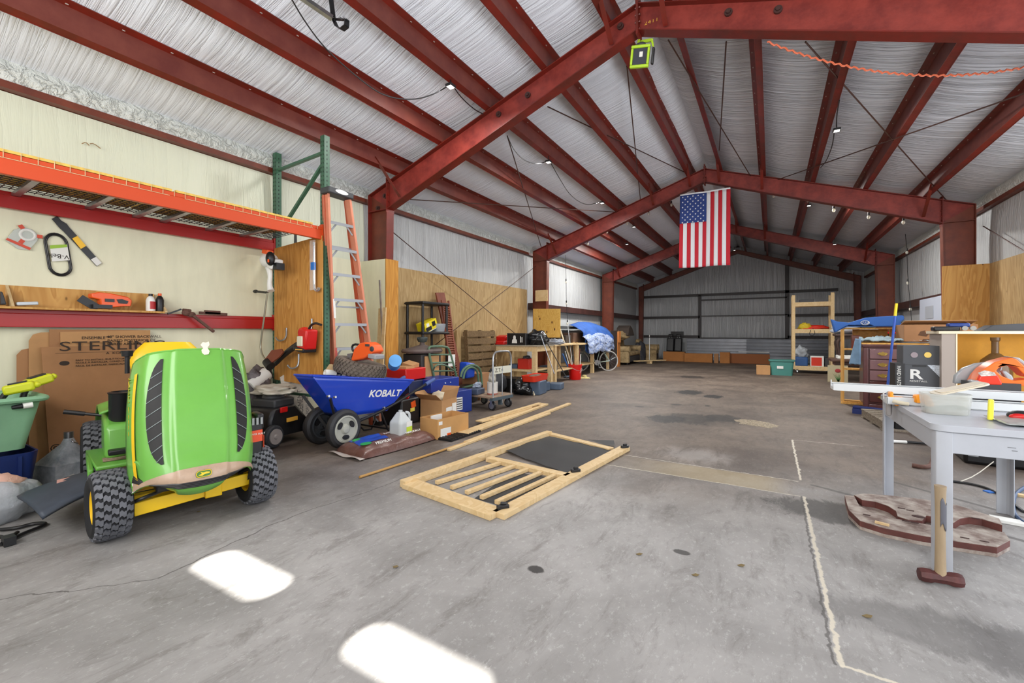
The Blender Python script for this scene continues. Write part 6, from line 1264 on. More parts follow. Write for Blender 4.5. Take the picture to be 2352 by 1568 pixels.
# stacked tables
cherry = mat('cherry_wood', (120, 52, 32), .3, 0, 5, .2, coat=.3); dkw = mat('espresso_wood', (62, 44, 38), .5)
t = thing('coffee_table', 'dark wooden low table on the floor right of the pine rack', 'table', (0, 0, 0)); TC = Vector((2.1, 14.4, 0))
q = M(); q.box(TC+Vector((0, 0, .56)), (1.5, .8, .07)); q.box(TC+Vector((0, 0, .47)), (1.3, .65, .11)); W(q, 'top', mat('walnut', (84, 60, 50), .5), bev=.01)
for sx_ in (-.55, .55):
    for sy_ in (-.28, .28): q = M(); q.box(TC+Vector((sx_, sy_, .206)), (.1, .1, .41)); W(q, 'leg', mat('walnut', (84, 60, 50)))
t = thing('side_table', 'dark side table with curved red wood legs standing on the low table', 'table', (0, 0, 0)); T2 = TC+Vector((-.1, 0, .597))
q = M(); q.box(T2+Vector((0, 0, .62)), (1.1, .6, .05)); q.box(T2+Vector((0, 0, .55)), (1.0, .5, .09)); W(q, 'top', dkw, bev=.008)
for sx_, m_ in ((-.45, dkw), (.3, cherry)):
    for sy_ in (-.22, .22): q = M(); q.tube([T2+Vector((sx_, sy_, .52)), T2+Vector((sx_+.05*(1 if sx_ < 0 else -1)*-1, sy_, .4)), T2+Vector((sx_, sy_, .15)), T2+Vector((sx_, sy_, 0))], lambda s: .045-.025*s, 10, 2); W(q, 'leg', m_)
q = M(); q.box(T2+Vector((.3, -.1, .675)), (.9, .5, .045)); one(q, 'red_table_leaf', mat('red_lacquer', (180, 20, 24), .25), 'glossy red table top lying on the dark side table', 'table top', bev=.01)
q = M(); q.box(T2+Vector((.15, -.2, .75)), (.35, .2, .09)); one(q, 'book_stack', M_PAPER, 'stack of white papers on the glossy red table top', 'papers', bev=.004)
q = crumple(T2+Vector((-.3, 0, .65)), (.3, .24, .16), 51, .35); one(q, 'grey_cloth', mat('grey_cloth', (150, 152, 158), .9), 'grey cloth heap on the dark side table', 'cloth', ang=180)
q = M(); q.box(TC+Vector((-.35, -.1, .64)), (.5, .4, .08)); one(q, 'white_box', M_PAPER, 'flat white box under the side table, on the low table', 'box', bev=.004)
t = thing('flower_painting', 'unframed canvas painted with a red flower, leaning under the low table', 'painting', (0, 0, 0)); c = TC+Vector((-.62, -.5, .0)); q = M(); q.box(c+Vector((0, 0, .22)), (.42, .03, .43)); W(q, 'canvas', mat('canvas_beige', (170, 160, 130), .8))
q = M(); q.ball(c+Vector((0, -.02, .3)), (.06, .008, .05)); W(q, 'painted_flower', mat('flower_red', (150, 50, 50), .8)); q = M()
for k in range(7): q.prism([(0, 0), (.02, 0), ((k-3)*.04+.01, .22)], c+Vector((0, -.018, .02)), (1, 0, 0), (0, 0, 1), .006)
W(q, 'painted_leaf', mat('leaf_green', (70, 110, 60), .8))
# ================================================================ bookcase, fish, dresser
oak = wood_mat('honey_oak', (226, 178, 100), (206, 150, 74), (2, 2, .5), .5, False)
ux = Vector((1, .02, 0)).normalized()
t = thing('bookcase', 'open honey pine bookcase left of the dresser, blue fish lying on top', 'bookcase', (1.12, 9.84, 0), -.0); bw, bd, bh = .72, .28, 1.37
for x in (.012, bw-.012): q = M(); q.mm((x-.012, 0, 0), (x+.012, bd, bh)); q.build('side_panel', oak, t)
for z in (.03, .28, .62, .98, bh-.014): q = M(); q.mm((.025, .0, z-.012), (bw-.025, bd, z+.012)); q.build('shelf', oak, t)
q = M(); q.mm((-.03, -.05, 0), (.6, .0-.002, .025)); q.build('base_lip', oak, t)
bxt('carved_box', 'dark red carved box on the upper shelf of the bookcase', 'box', (1.12+.2, 9.98, .993), (.12, .12, .24), 0, cherry)
q = M(); q.mm((1.3, 10.13, .993), (1.8, 10.15, 1.34)); one(q, 'wood_picture', mat('brown_picture', (150, 110, 50), .7, 0, 8, .3), 'brown patterned board standing at the back of the bookcase upper shelf', 'board')
# blue fish
t = thing('fish_cutout', 'flat blue fish shape with a white oval emblem lying along the top of the bookcase', 'fish ornament', (0, 0, 0)); FB = mat('fish_blue', (52, 98, 170), .8, 0, 3, .06)
fp = [onY(x, y, 9.75) for x, y in ((1908, 732), (1922, 738), (1950, 741), (1990, 729), (2035, 726), (2074, 724), (2077, 733), (2066, 741), (2078, 744), (2074, 752), (2050, 750), (1945, 750), (1934, 755), (1917, 764))]
q = M(); q.prism([(p.x, p.z) for p in fp], (0, 9.78, 0), (1, 0, 0), (0, 0, 1), .16); W(q, 'body', FB, bev=.02)
p = onY(1987, 741, 9.69); q = M(); q.torus((p.x, 9.69, p.z), (0, 1, 0), .058, .0055, 28, 6); lg = W(q, 'oval_emblem', M_PAPER); lg.scale = (1, 1, .62); lg.location = (0, 0, p.z*(1-.62))
q = M(); q.tube([(p.x-.045, 9.69, p.z-.02), (p.x-.015, 9.69, p.z+.02), (p.x-.015, 9.69, p.z-.02), (p.x+.012, 9.69, p.z+.02), (p.x+.012, 9.69, p.z-.02), (p.x+.035, 9.69, p.z-.02), (p.x+.045, 9.69, p.z+.02)], .005, 6); W(q, 'm_emblem', M_PAPER)
# dresser
mahog = mat('mahogany', (96, 58, 58), .35, 0, 4, .15, coat=.3); mahd = mat('mahogany_drawer', (128, 96, 98), .35, 0, 4, .1, coat=.3)
t = thing('dresser', 'dark mahogany chest of drawers with brass pulls, broom leaning on its front', 'dresser', (1.33, 9.2, 0)); dw, dd, dh = 1.0, .42, 1.10
q = M(); q.mm((0, .02, .1), (dw, dd, dh-.04)); q.build('carcass', mahog, t, bev=.01)
q = M(); q.mm((-.03, -.02, dh-.039), (dw+.03, dd+.02, dh-.01)); q.mm((-.02, -.01, dh-.06), (dw+.02, dd+.01, dh-.0395)); q.build('top', mahog, t, bev=.006)
q = M(); q.mm((-.03, -.02, dh-.0095), (dw+.03, dd+.02, dh+.012)); q.build('top_edge', oak, t)
q = M(); q.mm((-.01, -.005, 0), (.06, .05, dh-.061)); q.mm((dw-.06, -.005, 0), (dw+.01, .05, dh-.061)); q.mm((.061, .005, .0), (dw-.061, .045, .1)); q.build('corner_post', mahog, t, bev=.012)
brass = mat('brass', (206, 176, 96), .3, .8)
for k in range(5):
    z0 = .14+k*.178; dr = M(); dr.mm((.075, -.012, z0), (dw-.075, .03, z0+.16)); d_ = dr.build('drawer', mahd if k > 1 else mat('mahogany_low', (84, 44, 40), .35, coat=.3), t, bev=.006)
    for x in (.24, dw-.24):
        q = M(); q.prism([(-.07, 0), (-.045, .02), (-.02, .02), (0, .035), (.02, .02), (.045, .02), (.07, 0), (.045, -.02), (0, -.03), (-.045, -.02)], (x, -.016, z0+.085), (1, 0, 0), (0, 0, 1), .005); q.tube([(x-.04, -.02, z0+.085), (x-.035, -.035, z0+.065), (x, -.04, z0+.055), (x+.035, -.035, z0+.065), (x+.04, -.02, z0+.085)], .005, 6, 1); q.build('pull', brass, d_)
q = M()
jx = Vector((1.33, 9.2, 1.115))
q.grid(lambda u, v: (jx.x-.03+.95*u, jx.y-.0+.3*v, jx.z+.02+.10*abs(noise.noise(Vector((u*5, v*3, 1))))+.05*abs(noise.noise(Vector((u*14, v*8, 1))))), 50, 20)
one(q, 'jeans', mat('denim_pale', (152, 170, 176), .9, 0, 10, .12), 'pale denim jeans crumpled along the top of the dresser', 'jeans', solid=.02, ang=180)
q = M(); q.grid(lambda u, v: (jx.x-.06-.09*u*(.4+v), jx.y+.0-.02+.12*(u-.5), jx.z+.06-.42*v+.02*noise.noise(Vector((u*6, v*6, 3)))), 12, 24); one(q, 'denim_leg', mat('denim_blue', (110, 140, 168), .9, 0, 10, .12), 'blue denim leg hanging down the left end of the dresser', 'jeans', solid=.03, ang=180)
t = bxt('cardboard_box', 'wide brown printed moving box on the dresser beneath the electrical panel', 'box', (2.25, 9.42, 1.14), (.86, .42, .27), .05, M_CARDD)
PB = mat('box_print', (92, 62, 40), .8)
for pl_, c_ in (([(-.06, 0), (.04, -.02), (.08, .03), (.02, .05), (.03, .08), (-.03, .06)], (-.2, -.212, .1)), ([(-.1, -.05), (.03, -.04), (.05, 0), (-.08, .0)], (-.12, -.212, .04)), ([(-.06, -.05), (.06, .0), (.08, .08), (-.02, .04)], (.18, -.212, .12))): q = M(); q.prism(pl_, c_, (1, 0, 0), (0, 0, 1), .003); q.build('printed_mark', PB, t)
q = M(); q.box((0, -.1, .30), (.84, .24, .006), rot(-.25, 0, 0)); q.box((.1, .15, .30), (.8, .16, .006), rot(.35, 0, 0)); q.box((.3, -.15, .32), (.1, .1, .003), rot(.3, .5, .2)); q.build('flap', M_CARD, t)
# electrical panel on wall
XP = WR-.22; pa, pb2 = onX(2112, 684, XP), onX(2161, 684, XP); zz0 = onX(2112, 745, XP).z; zz1 = onX(2135, 684, XP).z
t = thing('electrical_panel', 'pale grey electrical panel with a recessed door on the right wall', 'electrical panel', (0, 0, 0)); q = M(); q.mm((XP, pb2.y, zz0-.15), (XP+.018, pa.y, zz1)); W(q, 'cover', mat('panel_grey', (186, 192, 206), .4), bev=.01); q = M(); ym = (pa.y+pb2.y)/2; q.mm((XP-.008, ym-.28, zz0+.12), (XP-.0005, ym+.28, zz1-.18)); W(q, 'door', mat('panel_door', (164, 168, 176), .4))
# broom
t = thing('push_broom', 'push broom with a blue handle and yellow tip leaning over the dresser front', 'broom', (0, 0, 0)); a = onY(2059, 697, 8.85); hb = F(2010, 955); b_ = Vector((hb.x+.12, hb.y+.0, .12))
mid = a.lerp(b_, .12); q = M(); q.tube([mid, b_], .017, 12); W(q, 'handle', mat('broom_blue', (40, 84, 178), .4)); q = M(); q.tube([a, mid], .019, 12); W(q, 'tip', mat('broom_yellow', (230, 206, 30), .4))
hl, hr_ = F(1960, 948), F(2035, 958); q = M(); q.bar(Vector((hl.x, hl.y, .1)), Vector((hr_.x+.1, hr_.y-.0, .1)), .09, .04); W(q, 'head', mat('broom_navy', (24, 44, 110), .5), bev=.01); q = M(); q.bar(Vector((hl.x, hl.y, .04)), Vector((hr_.x+.1, hr_.y, .04)), .11, .08); W(q, 'bristles', mat('broom_navy', (24, 44, 110)))
# floor pallet
PG = wood_mat('pallet_grey', (142, 132, 118), (110, 98, 84), (3, 3, 3), .85, False)
a, b_ = F(1977, 958), F(2094, 1032); u_ = (b_-a).normalized(); n_ = Vector((-u_.y, u_.x, 0)); n_ = n_ if n_.x > 0 else -n_
t = thing('floor_pallet', 'weathered grey pallet lying flat on the floor behind the metal table', 'pallet', (0, 0, 0)); L_ = 1.15
for k in range(6): q = M(); p = a+u_*(.06+k*.165); q.bar(p+Vector((0, 0, .125)), p+n_*1.1+Vector((0, 0, .125)), .11, .016, up=(0, 0, 1)); W(q, 'deck_board', PG)
for k in (0, .5, 1): q = M(); p = a+n_*(.03+k*1.04); q.bar(p+Vector((0, 0, .067)), p+u_*.98+Vector((0, 0, .067)), .04, .09, up=(0, 0, 1)); W(q, 'stringer', PG)
for k in (0, .45, .9): q = M(); p = a+u_*(.05+k); q.bar(p+Vector((0, 0, .01)), p+n_*1.1+Vector((0, 0, .01)), .1, .016, up=(0, 0, 1)); W(q, 'base_board', PG)
# dark printed box with R
t = bxt('support_crate', 'plain black crate carrying the printed grey box, hidden by the white channels', 'crate', (1.63, 7.3, .15), (.52, .36, .42), 0, M_BLACK) if 0 else None
t = thing('printed_box', 'dark grey box printed with a white R and hexagon corner, before the dresser', 'box', (0, 0, 0)); Yb = 7.62; a, b_ = onY(2074, 793, Yb), onY(2160, 880, Yb)
q = M(); q.mm((a.x, Yb, .149), (b_.x, Yb+.34, a.z)); W(q, 'carton', mat('carton_charcoal', (74, 76, 80), .6), bev=.004); fx = lambda x, y: (onY(x, y, Yb-.004))
q = M(); q.prism([(fx(x, y).x, fx(x, y).z) for x, y in ((2130, 838), (2160, 839), (2160, 867))], (0, Yb-.002, 0), (1, 0, 0), (0, 0, 1), .003); W(q, 'hexagon_corner', mat('hex_white', (196, 204, 214), .5, 0, 60, .3))
text('R', .175, M_PAPER, t, (fx(2088, 869).x, Yb-.004, fx(2088, 869).z), (1, 0, 0), (0, 0, 1), name='letter_mark', sx=1.25, off=.004); text('RESISTALL', .03, M_PAPER, t, (fx(2089, 875).x, Yb-.004, fx(2088, 876).z), (1, 0, 0), (0, 0, 1), name='print', sx=1.3)
for x, m_ in ((2100, mat('disc_mauve', (150, 136, 140), .5)), (2131, brass)): p = fx(x, 815); q = M(); q.cyl((p.x, Yb, p.z), (p.x, Yb-.006, p.z), .036, n=24); W(q, 'round_cutout', m_)
q = M(); q.mm((a.x, Yb-.003, fx(2100, 837).z-.003), (b_.x, Yb-.0005, fx(2100, 837).z)); q.mm((fx(2096, 839).x, Yb-.005, fx(2100, 842).z), (fx(2128, 839).x, Yb-.0032, fx(2100, 838).z)); W(q, 'seam', M_BLACK)
t = bxt('side_carton', 'narrow black and white lettered carton standing left of the printed grey box', 'box', ((fx(2066, 870).x), Yb+.12, .0), (.1, .3, fx(2066, 834).z-.001), 0, M_BLACK, .003); text('HARD HATS', .06, M_PAPER, t, (-.03, -.152, fx(2066, 836).z-.02), (0, 0, -1), (1, 0, 0), name='print', sx=.8)
# white edged cabinet at the right
t = thing('open_cabinet', 'open white edged cabinet with a mustard back panel at the right frame edge', 'cabinet', (0, 0, 0)); Yc = 7.55; a = onY(2162, 760, Yc); x0 = a.x; 
q = M(); q.mm((x0-.03, Yc-.03, a.z-.035), (x0+1.35, Yc+.5, a.z)); W(q, 'top', mat('cab_cream', (226, 214, 186), .5)); q = M(); q.mm((x0, Yc-.01, 0), (x0+.13, Yc+.48, a.z-.036)); W(q, 'side_panel', mat('cab_greige', (164, 152, 142), .6)); q = M(); q.mm((x0+.131, Yc-.015, 0), (x0+.145, Yc+.48, a.z-.036)); W(q, 'edge_strip', mat('cab_cream', (226, 214, 186)))
q = M(); q.mm((x0+.146, Yc+.46, 0), (x0+1.35, Yc+.48, a.z-.036)); W(q, 'back_panel', mat('mustard_board', (204, 146, 46), .7, 0, 4, .08)); zc = a.z
q = M(); q.mm((x0+.146, Yc, .25), (x0+1.3, Yc+.458, .28)); W(q, 'shelf', mat('cab_greige', (164, 152, 142))); q = M(); q.mm((x0+1.3, Yc, 0), (x0+1.34, Yc+.458, zc-.036)); W(q, 'far_side', mat('cab_greige', (164, 152, 142)))
# things on the cabinet top
p = onY(2205, 750, Yc+.05); t = thing('head_lamp', 'blue and black head lamp with two round lenses on the cabinet top', 'lamp', (0, 0, 0)); q = M(); q.box((p.x, Yc+.12, zc+.075), (.2, .12, .05)); W(q, 'body', mat('lamp_blue', (30, 60, 130), .3), bev=.015); q = M()
q.box((p.x-.12, Yc+.12, zc+.03), (.25, .14, .058)); W(q, 'strap', M_BLACK, bev=.015)
for x in (2217, 2236): c = onY(x, 752, Yc+.04); q = M(); q.cyl((c.x, Yc+.1, zc+.035), (c.x, Yc+.04, zc+.035), .024, .028, 20); W(q, 'lens', mat('lens_white', (150, 148, 142), .4))
q = M(); q.prism([(-.2, 0), (.25, 0), (.2, .09), (-.1, .07)], (p.x+.38, Yc+.15, zc+.001), (1, 0, 0), (0, 0, 1), .25); one(q, 'grey_tray', M_DGREY, 'dark grey plastic tray on the cabinet top right of the head lamp', 'tray', bev=.01)
q = M(); q.tube([(p.x+.3, Yc+.05, zc+.012), (p.x+.6, Yc+.05, zc+.03), (p.x+.9, Yc+.1, zc+.02), (p.x+1.05, Yc+.1, zc+.2), (p.x+1.15, Yc+.2, zc+.45)], .008, 6, 2); one(q, 'black_cable', M_BLACK, 'black cable trailing off the cabinet top to the right', 'cable')
# brown glass demijohn in the cabinet
t = thing('glass_carboy', 'dusty brown glass carboy with a narrow neck inside the cabinet', 'carboy', (0, 0, 0)); c = onY(2291, 800, Yc-.3)
c = onY(2290, 870, Yc+.15); q = M(); q.lathe([(.14, 0), (.15, .02), (.15, .3), (.13, .37), (.06, .41), (.035, .42), (.035, .5), (.045, .51), (.045, .53), (.001, .53)], (c.x, Yc+.2, .281) , n=28); 
o_ = W(q, 'body', mat('smoked_glass', (104, 76, 46), .15, alpha=.85)); zs = (zc-.08-.281)/.53; o_.scale = (1, 1, zs); o_.location = (0, 0, .281*(1-zs))
# ================================================================ grey metal table and its load
t = thing('metal_table', 'old grey steel work table with rounded corners and square legs at the right', 'table', (0, 0, 0)); gm = mat('table_grey', (178, 182, 190), .38, .1, 3, .04); TZ = .80
tx0, tx1, ty0, ty1 = .74, 1.47, 3.14, 4.46
q = M(); q.prism([(p[0]+(tx0+tx1)/2, p[1]+(ty0+ty1)/2) for p in rrect(tx1-tx0, ty1-ty0, .06, 6)], (0, 0, TZ-.018), (1, 0, 0), (0, 1, 0), .036); tp = W(q, 'top', gm, bev=.006)
q = M(); q.mm((tx0+.02, ty0+.03, TZ-.15), (tx0+.035, ty1-.03, TZ-.037)); q.mm((tx1-.035, ty0+.03, TZ-.15), (tx1-.02, ty1-.03, TZ-.037)); q.mm((tx0+.036, ty0+.02, TZ-.15), (tx1-.036, ty0+.035, TZ-.037)); q.mm((tx0+.036, ty1-.035, TZ-.15), (tx1-.036, ty1-.02, TZ-.037)); W(q, 'apron', gm, bev=.003)
for x, sx_ in ((tx0+.015, 1), (tx1-.015, -1)):
    for y, sy_ in ((ty0+.015, 1), (ty1-.015, -1)):
        q = M(); q.prism([(x, y+sy_*.02), (x+sx_*.006, y+sy_*.006), (x+sx_*.02, y), (x+sx_*.07, y), (x+sx_*.07, y+sy_*.006), (x+sx_*.02, y+sy_*.008), (x+sx_*.008, y+sy_*.02), (x+sx_*.006, y+sy_*.07), (x, y+sy_*.07)], (0, 0, (TZ-.038)/2), (1, 0, 0), (0, 1, 0), TZ-.038); W(q, 'leg', gm, bev=.002)
sc = mat('paint_scratch', (110, 112, 116), .6)
for y in (.0,): q = M(); q.box((tx0+.3, ty0+.0185, TZ-.09), (.03, .001, .003)); q.box((tx0+.31, ty0+.0185, TZ-.105), (.02, .001, .003)); W(q, 'scratch', sc)
TT = TZ+.001
M_GUT = mat('white_enamel', (208, 212, 214), .35)
def channel(a, b_, lab, h=.045, wd=.13):
    t = thing('metal_channel', lab, 'channel', (0, 0, 0), 0, 'white metal channels across the table'); a, b_ = Vector(a), Vector(b_); d = (b_-a).normalized(); s = Vector((-d.y, d.x, 0)); q = M()
    q.bar(a, b_, wd, .004, up=(0, 0, 1))
    for o in (-1, 1): e = s*o*(wd/2-.002)+Vector((0, 0, h/2+.0)); q.bar(a+e, b_+e, .004, h, up=(0, 0, 1)); e = s*o*(wd/2-.014)+Vector((0, 0, h)); q.bar(a+e, b_+e, .026, .004, up=(0, 0, 1))
    q.bar(a+Vector((0, 0, .012)), b_+Vector((0, 0, .012)), .03, .02, up=(0, 0, 1)); W(q, 'body', M_GUT, t)
    q = M(); q.prism([(-wd/2, 0), (wd/2, 0), (wd/2, h+.02), (wd/2-.02, h+.02), (wd/2-.02, .02), (-wd/2+.02, .02), (-wd/2+.02, h), (-wd/2, h)], a, s, (0, 0, 1), .006); W(q, 'end_cap', M_GUT, t); return t
channel((.40, 4.06, TT+.06), (2.5, 4.16, TT+.045), 'longest white metal channel, overhanging the table on the left'); channel((.68, 3.90, TT+.003), (2.5, 3.90, TT+.003), 'lower white metal channel tucked under the longest one')
q = M(); q.tube([(.70, 3.80, TT+.03), (.74, 3.79, TT+.02), (.78, 3.80, TT+.015)], .012, 8, 1); one(q, 'dust_crust', mat('cream_cloth', (206, 196, 172)), 'small crusty cream lump at the left end of the lower channel', 'lump')
# clamps on left table edge
t = thing('bar_clamp', 'orange jawed bar clamp lying at the back left corner of the grey table', 'clamp', (0, 0, 0)); Zt = lambda px, py, y=3.95: onY(px, py, y)
q = M(); q.bar((.84, 3.98, TT+.03), (1.1, 3.9, TT+.03), .03, .03); W(q, 'bar', mat('clamp_bar', (88, 76, 72), .5, .4))
q = M(); c = Zt(2056, 928, 3.86); q.prism([(-.04, .05), (-.02, .055), (-.02, .02), (.04, .02), (.04, -.03), (-.01, -.04), (-.04, -.01)], (c.x+.01, 3.88, TT+.03), (1, 0, 0), (0, 0, 1), .07); q.prism([(-.04, .04), (.03, .045), (.05, .0), (.06, -.05), (.03, -.05), (.0, -.01), (-.04, -.01)], (c.x+.13, 3.84, TT+.035), (1, 0, 0), (0, 0, 1), .06); W(q, 'jaw', mat('clamp_orange', (240, 150, 30), .4), bev=.008)
q = M(); q.prism([(-.04, .0), (-.03, .06), (.04, .08), (.05, .04), (.0, .02), (.0, -.08), (-.03, -.1)], (tx0-.02, 4.0, TT+.0), (.3, 1, 0), (0, 0, 1), .03); one(q, 'clamp_head', mat('clamp_grey', (150, 146, 146), .5), 'grey metal clamp head hooked over the back left corner of the table', 'clamp', bev=.008)
# clear bin with lid and level
t = thing('clear_container', 'cloudy clear plastic container with a tilted cream lid at the front of the table', 'container', (.905, 3.60, TT), .05); q = M(); tub(q, .10, .075, .115, .085, .12, .003); q.build('body', mat('cloudy_plastic', (206, 208, 202), .25, alpha=.38), t)
q = M(); q.prism(rrect(.24, .16, .03), (.06, .0, .152), (1, 0, .35), (0, 1, 0), .008); q.prism(rrect(.2, .12, .02), (.06, .0, .158), (1, 0, .35), (0, 1, 0), .006); q.build('lid', mat('lid_cream', (206, 196, 176), .5), t); q = M(); q.grid(lambda u, v: (-.085+.17*u, -.06+.12*v, .02+.03*noise.noise(Vector((u*3, v*3, 1)))+.02*u), 10, 8); q.build('contents', mat('grey_green_bits', (130, 146, 146), .6), t)
q = M(); q.box((1.045, 3.42, TT+.06), (.022, .022, .115), rot(0, .03, 0)); one(q, 'yellow_level', mat('level_yellow', (240, 232, 70), .35), 'short bright yellow level standing beside the clear container', 'level', bev=.006)
t = thing('sanding_block', 'small red and black hand tool behind the yellow level', 'tool', (1.19, 3.5, TT)); q = M(); q.ball((0, 0, .028), (.06, .04, .028)); q.build('body', M_BLACK, t); q = M(); q.ball((-.02, -.03, .025), (.04, .02, .018)); q.build('red_grip', M_RED, t)
q = M(); q.grid(lambda u, v: (1.05+.5*u, 3.25+.28*v, TT+.012+.03*u*v+.006*noise.noise(Vector((u*8, v*6, 1)))), 20, 12); one(q, 'metal_sheet', mat('crumpled_foil', (176, 182, 180), .35, .4, 8, .2), 'dull crumpled metal sheet lying on the table front', 'sheet', solid=.003, ang=180)
t = thing('putty_knife', 'small yellow and cream tool at the right frame edge of the table', 'tool', (1.33, 3.24, TT)); q = M(); q.ball((0, 0, .022), (.05, .022, .02)); q.build('handle', mat('cream_handle', (214, 196, 130), .5), t); q = M(); q.ball((.05, .01, .022), (.03, .02, .019)); q.build('yellow_end', M_YEL, t)
# mitre saw on table back right
t = thing('circular_saw', 'large orange power saw with grey blade guard on the table behind the white channels', 'power saw', (0, 0, 0)); Ys = 4.36; Zs = lambda x, y: onY(x, y, Ys)
def pz(pts, y, th, m, name, bev=.008): q = M(); q.prism([(onY(a, b_, y).x, onY(a, b_, y).z) for a, b_ in pts], (0, y, 0), (1, 0, 0), (0, 0, 1), th); return W(q, name, m, bev=bev)
pz(((2189, 880), (2192, 862), (2210, 845), (2240, 834), (2275, 830), (2300, 840), (2290, 878)), Ys+.12, .05, mat('guard_grey', (166, 170, 174), .35, .2), 'blade_guard')
pz(((2225, 882), (2236, 862), (2250, 846), (2275, 830), (2312, 820), (2325, 824), (2345, 842), (2356, 852), (2356, 866), (2345, 862), (2325, 842), (2308, 836), (2285, 842), (2278, 850), (2292, 862), (2318, 872), (2356, 868), (2356, 884), (2300, 884), (2240, 884)), Ys, .14, mat('saw_orange', (240, 112, 34), .35), 'body')
pz(((2240, 882), (2250, 858), (2270, 852), (2290, 860), (2300, 878), (2300, 884)), Ys-.08, .03, mat('saw_red', (226, 54, 26), .35), 'red_cover'); pz(((2246, 856), (2262, 850), (2284, 855), (2288, 862), (2254, 864)), Ys-.1, .006, mat('nameplate', (196, 188, 180), .5, 0, 50, .4), 'nameplate', 0)
q = M(); q.mm((1.2, 4.27, TT), (1.45, 4.43, TT+.14)); W(q, 'foot_block', M_DGREY)
pz(((2225, 884), (2228, 872), (2243, 872), (2246, 884)), Ys-.05, .1, mat('guard_grey', (166, 170, 174)), 'base_shoe'); pz(((2298, 852), (2306, 850), (2322, 862), (2326, 872), (2312, 874)), Ys-.04, .05, mat('guard_grey', (166, 170, 174)), 'trigger'); pz(((2312, 818), (2322, 824), (2352, 846), (2356, 838), (2330, 820)), Ys+.02, .14, mat('guard_grey', (166, 170, 174)), 'grip_pad')
# sledge hammer
t = thing('sledgehammer', 'short sledgehammer standing on its rusty red head in front of the grey table leg', 'hammer', (.745, 3.03, 0), .1)
q = M(); pr = [(.0, -.087), (.030, -.085), (.035, -.072), (.036, -.045), (.030, -.03), (.030, .03), (.036, .045), (.035, .072), (.030, .085), (.0, .087)]
q.lathe([(max(r, .001), h) for r, h in pr], (0, 0, .037), (1, .05, 0), 8); q.build('head', mat('hammer_head', (82, 44, 42), .55, .2, 16, .3), t, ang=30)
q = M(); q.tube([(0, 0, .05), (0, 0, .2), (0, .0, .40), (0, 0, .505)], lambda s: .024-.004*math.sin(PI*s), 14, 1); hn = q.build('handle', mat('handle_wood', (158, 138, 110), .6, 0, 8, .15, stretch=(1, 1, .2)), t)
q = M(); q.grid(lambda u, v: ((.0252-.003*math.sin(PI*(.4+.2*v)))*math.cos(-1.9+1.4*u), (.0252-.003*math.sin(PI*(.4+.2*v)))*math.sin(-1.9+1.4*u), .30+.13*v+.02*math.sin(6*u)), 8, 8); q.build('worn_tape', mat('tape_grey', (92, 92, 100), .6), hn, solid=.002)
# carved headboard on the floor
t = thing('carved_headboard', 'dusty carved dark wood headboard panel lying flat on the floor under the table', 'headboard', (0, 0, 0)); hbm = mat('carved_wood_dust', (176, 166, 156), .8, 0, 9, col2=(112, 92, 84)); hbs = mat('carved_side', (92, 50, 44), .6, 0, 8, .25)
OB = [(1940, 1137), (1949, 1170), (1975, 1195), (2030, 1212), (2110, 1228), (2200, 1243), (2290, 1256), (2320, 1240)]; IB = [(1962, 1139), (1974, 1162), (2002, 1178), (2050, 1190), (2120, 1203), (2200, 1215), (2282, 1226), (2306, 1222)]
P2 = [(1962, 1139), (1985, 1136), (2040, 1140), (2120, 1149), (2200, 1163), (2295, 1194), (2302, 1208), (2255, 1194), (2225, 1190), (2205, 1193), (2190, 1203), (2165, 1206), (2150, 1190), (2128, 1186), (2118, 1198), (2085, 1196), (2062, 1188), (2058, 1176), (2040, 1164), (2010, 1154), (1980, 1150)]
def hb(pts, z0, z1, m, nm): P_ = [F(x, y, .06) for x, y in pts]; q = M(); q.prism([(p.x, p.y) for p in P_], (0, 0, (z0+z1)/2), (1, 0, 0), (0, 1, 0), z1-z0); return W(q, nm, m)
full = OB+[(2302, 1205), (2295, 1194), (2200, 1163), (2120, 1149), (2040, 1140), (1985, 1136)]
hb(full, .001, .022, hbm, 'base_board'); rl_ = hb(OB+IB[::-1], .0225, .058, hbs, 'lower_rail'); hb(OB+IB[::-1], .0582, .062, hbm, 'rail_dust').parent = rl_
sp_ = hb(P2, .0225, .066, hbs, 'scrolled_panel'); hb(P2, .0662, .07, hbm, 'panel_dust').parent = sp_
q = M(); c = F(2110, 1183, .08); q.prism([(.035*math.cos(2*PI*i/16), .022*math.sin(2*PI*i/16)) for i in range(16)], (c.x, c.y, .071), (1, 0, 0), (0, 1, 0), .003)
for x, y in ((2070, 1167), (2090, 1172), (2080, 1196), (2100, 1200), (2240, 1190), (2215, 1232), (2260, 1240), (1990, 1182)): c = F(x, y, .07); q.prism([(-.02, -.006), (.02, -.008), (.022, .004), (-.016, .007)], (c.x, c.y, .071 if y < 1205 else .063), (1, 0, 0), (0, 1, 0), .003)
W(q, 'pierced_opening', mat('dark_recess', (60, 36, 32), .8)); q = M(); c = F(2030, 1208, .07); q.box((c.x, c.y+.05, .068), (.07, .02, .012), rot(0, 0, -.3)); W(q, 'wood_chip', M_PINE)
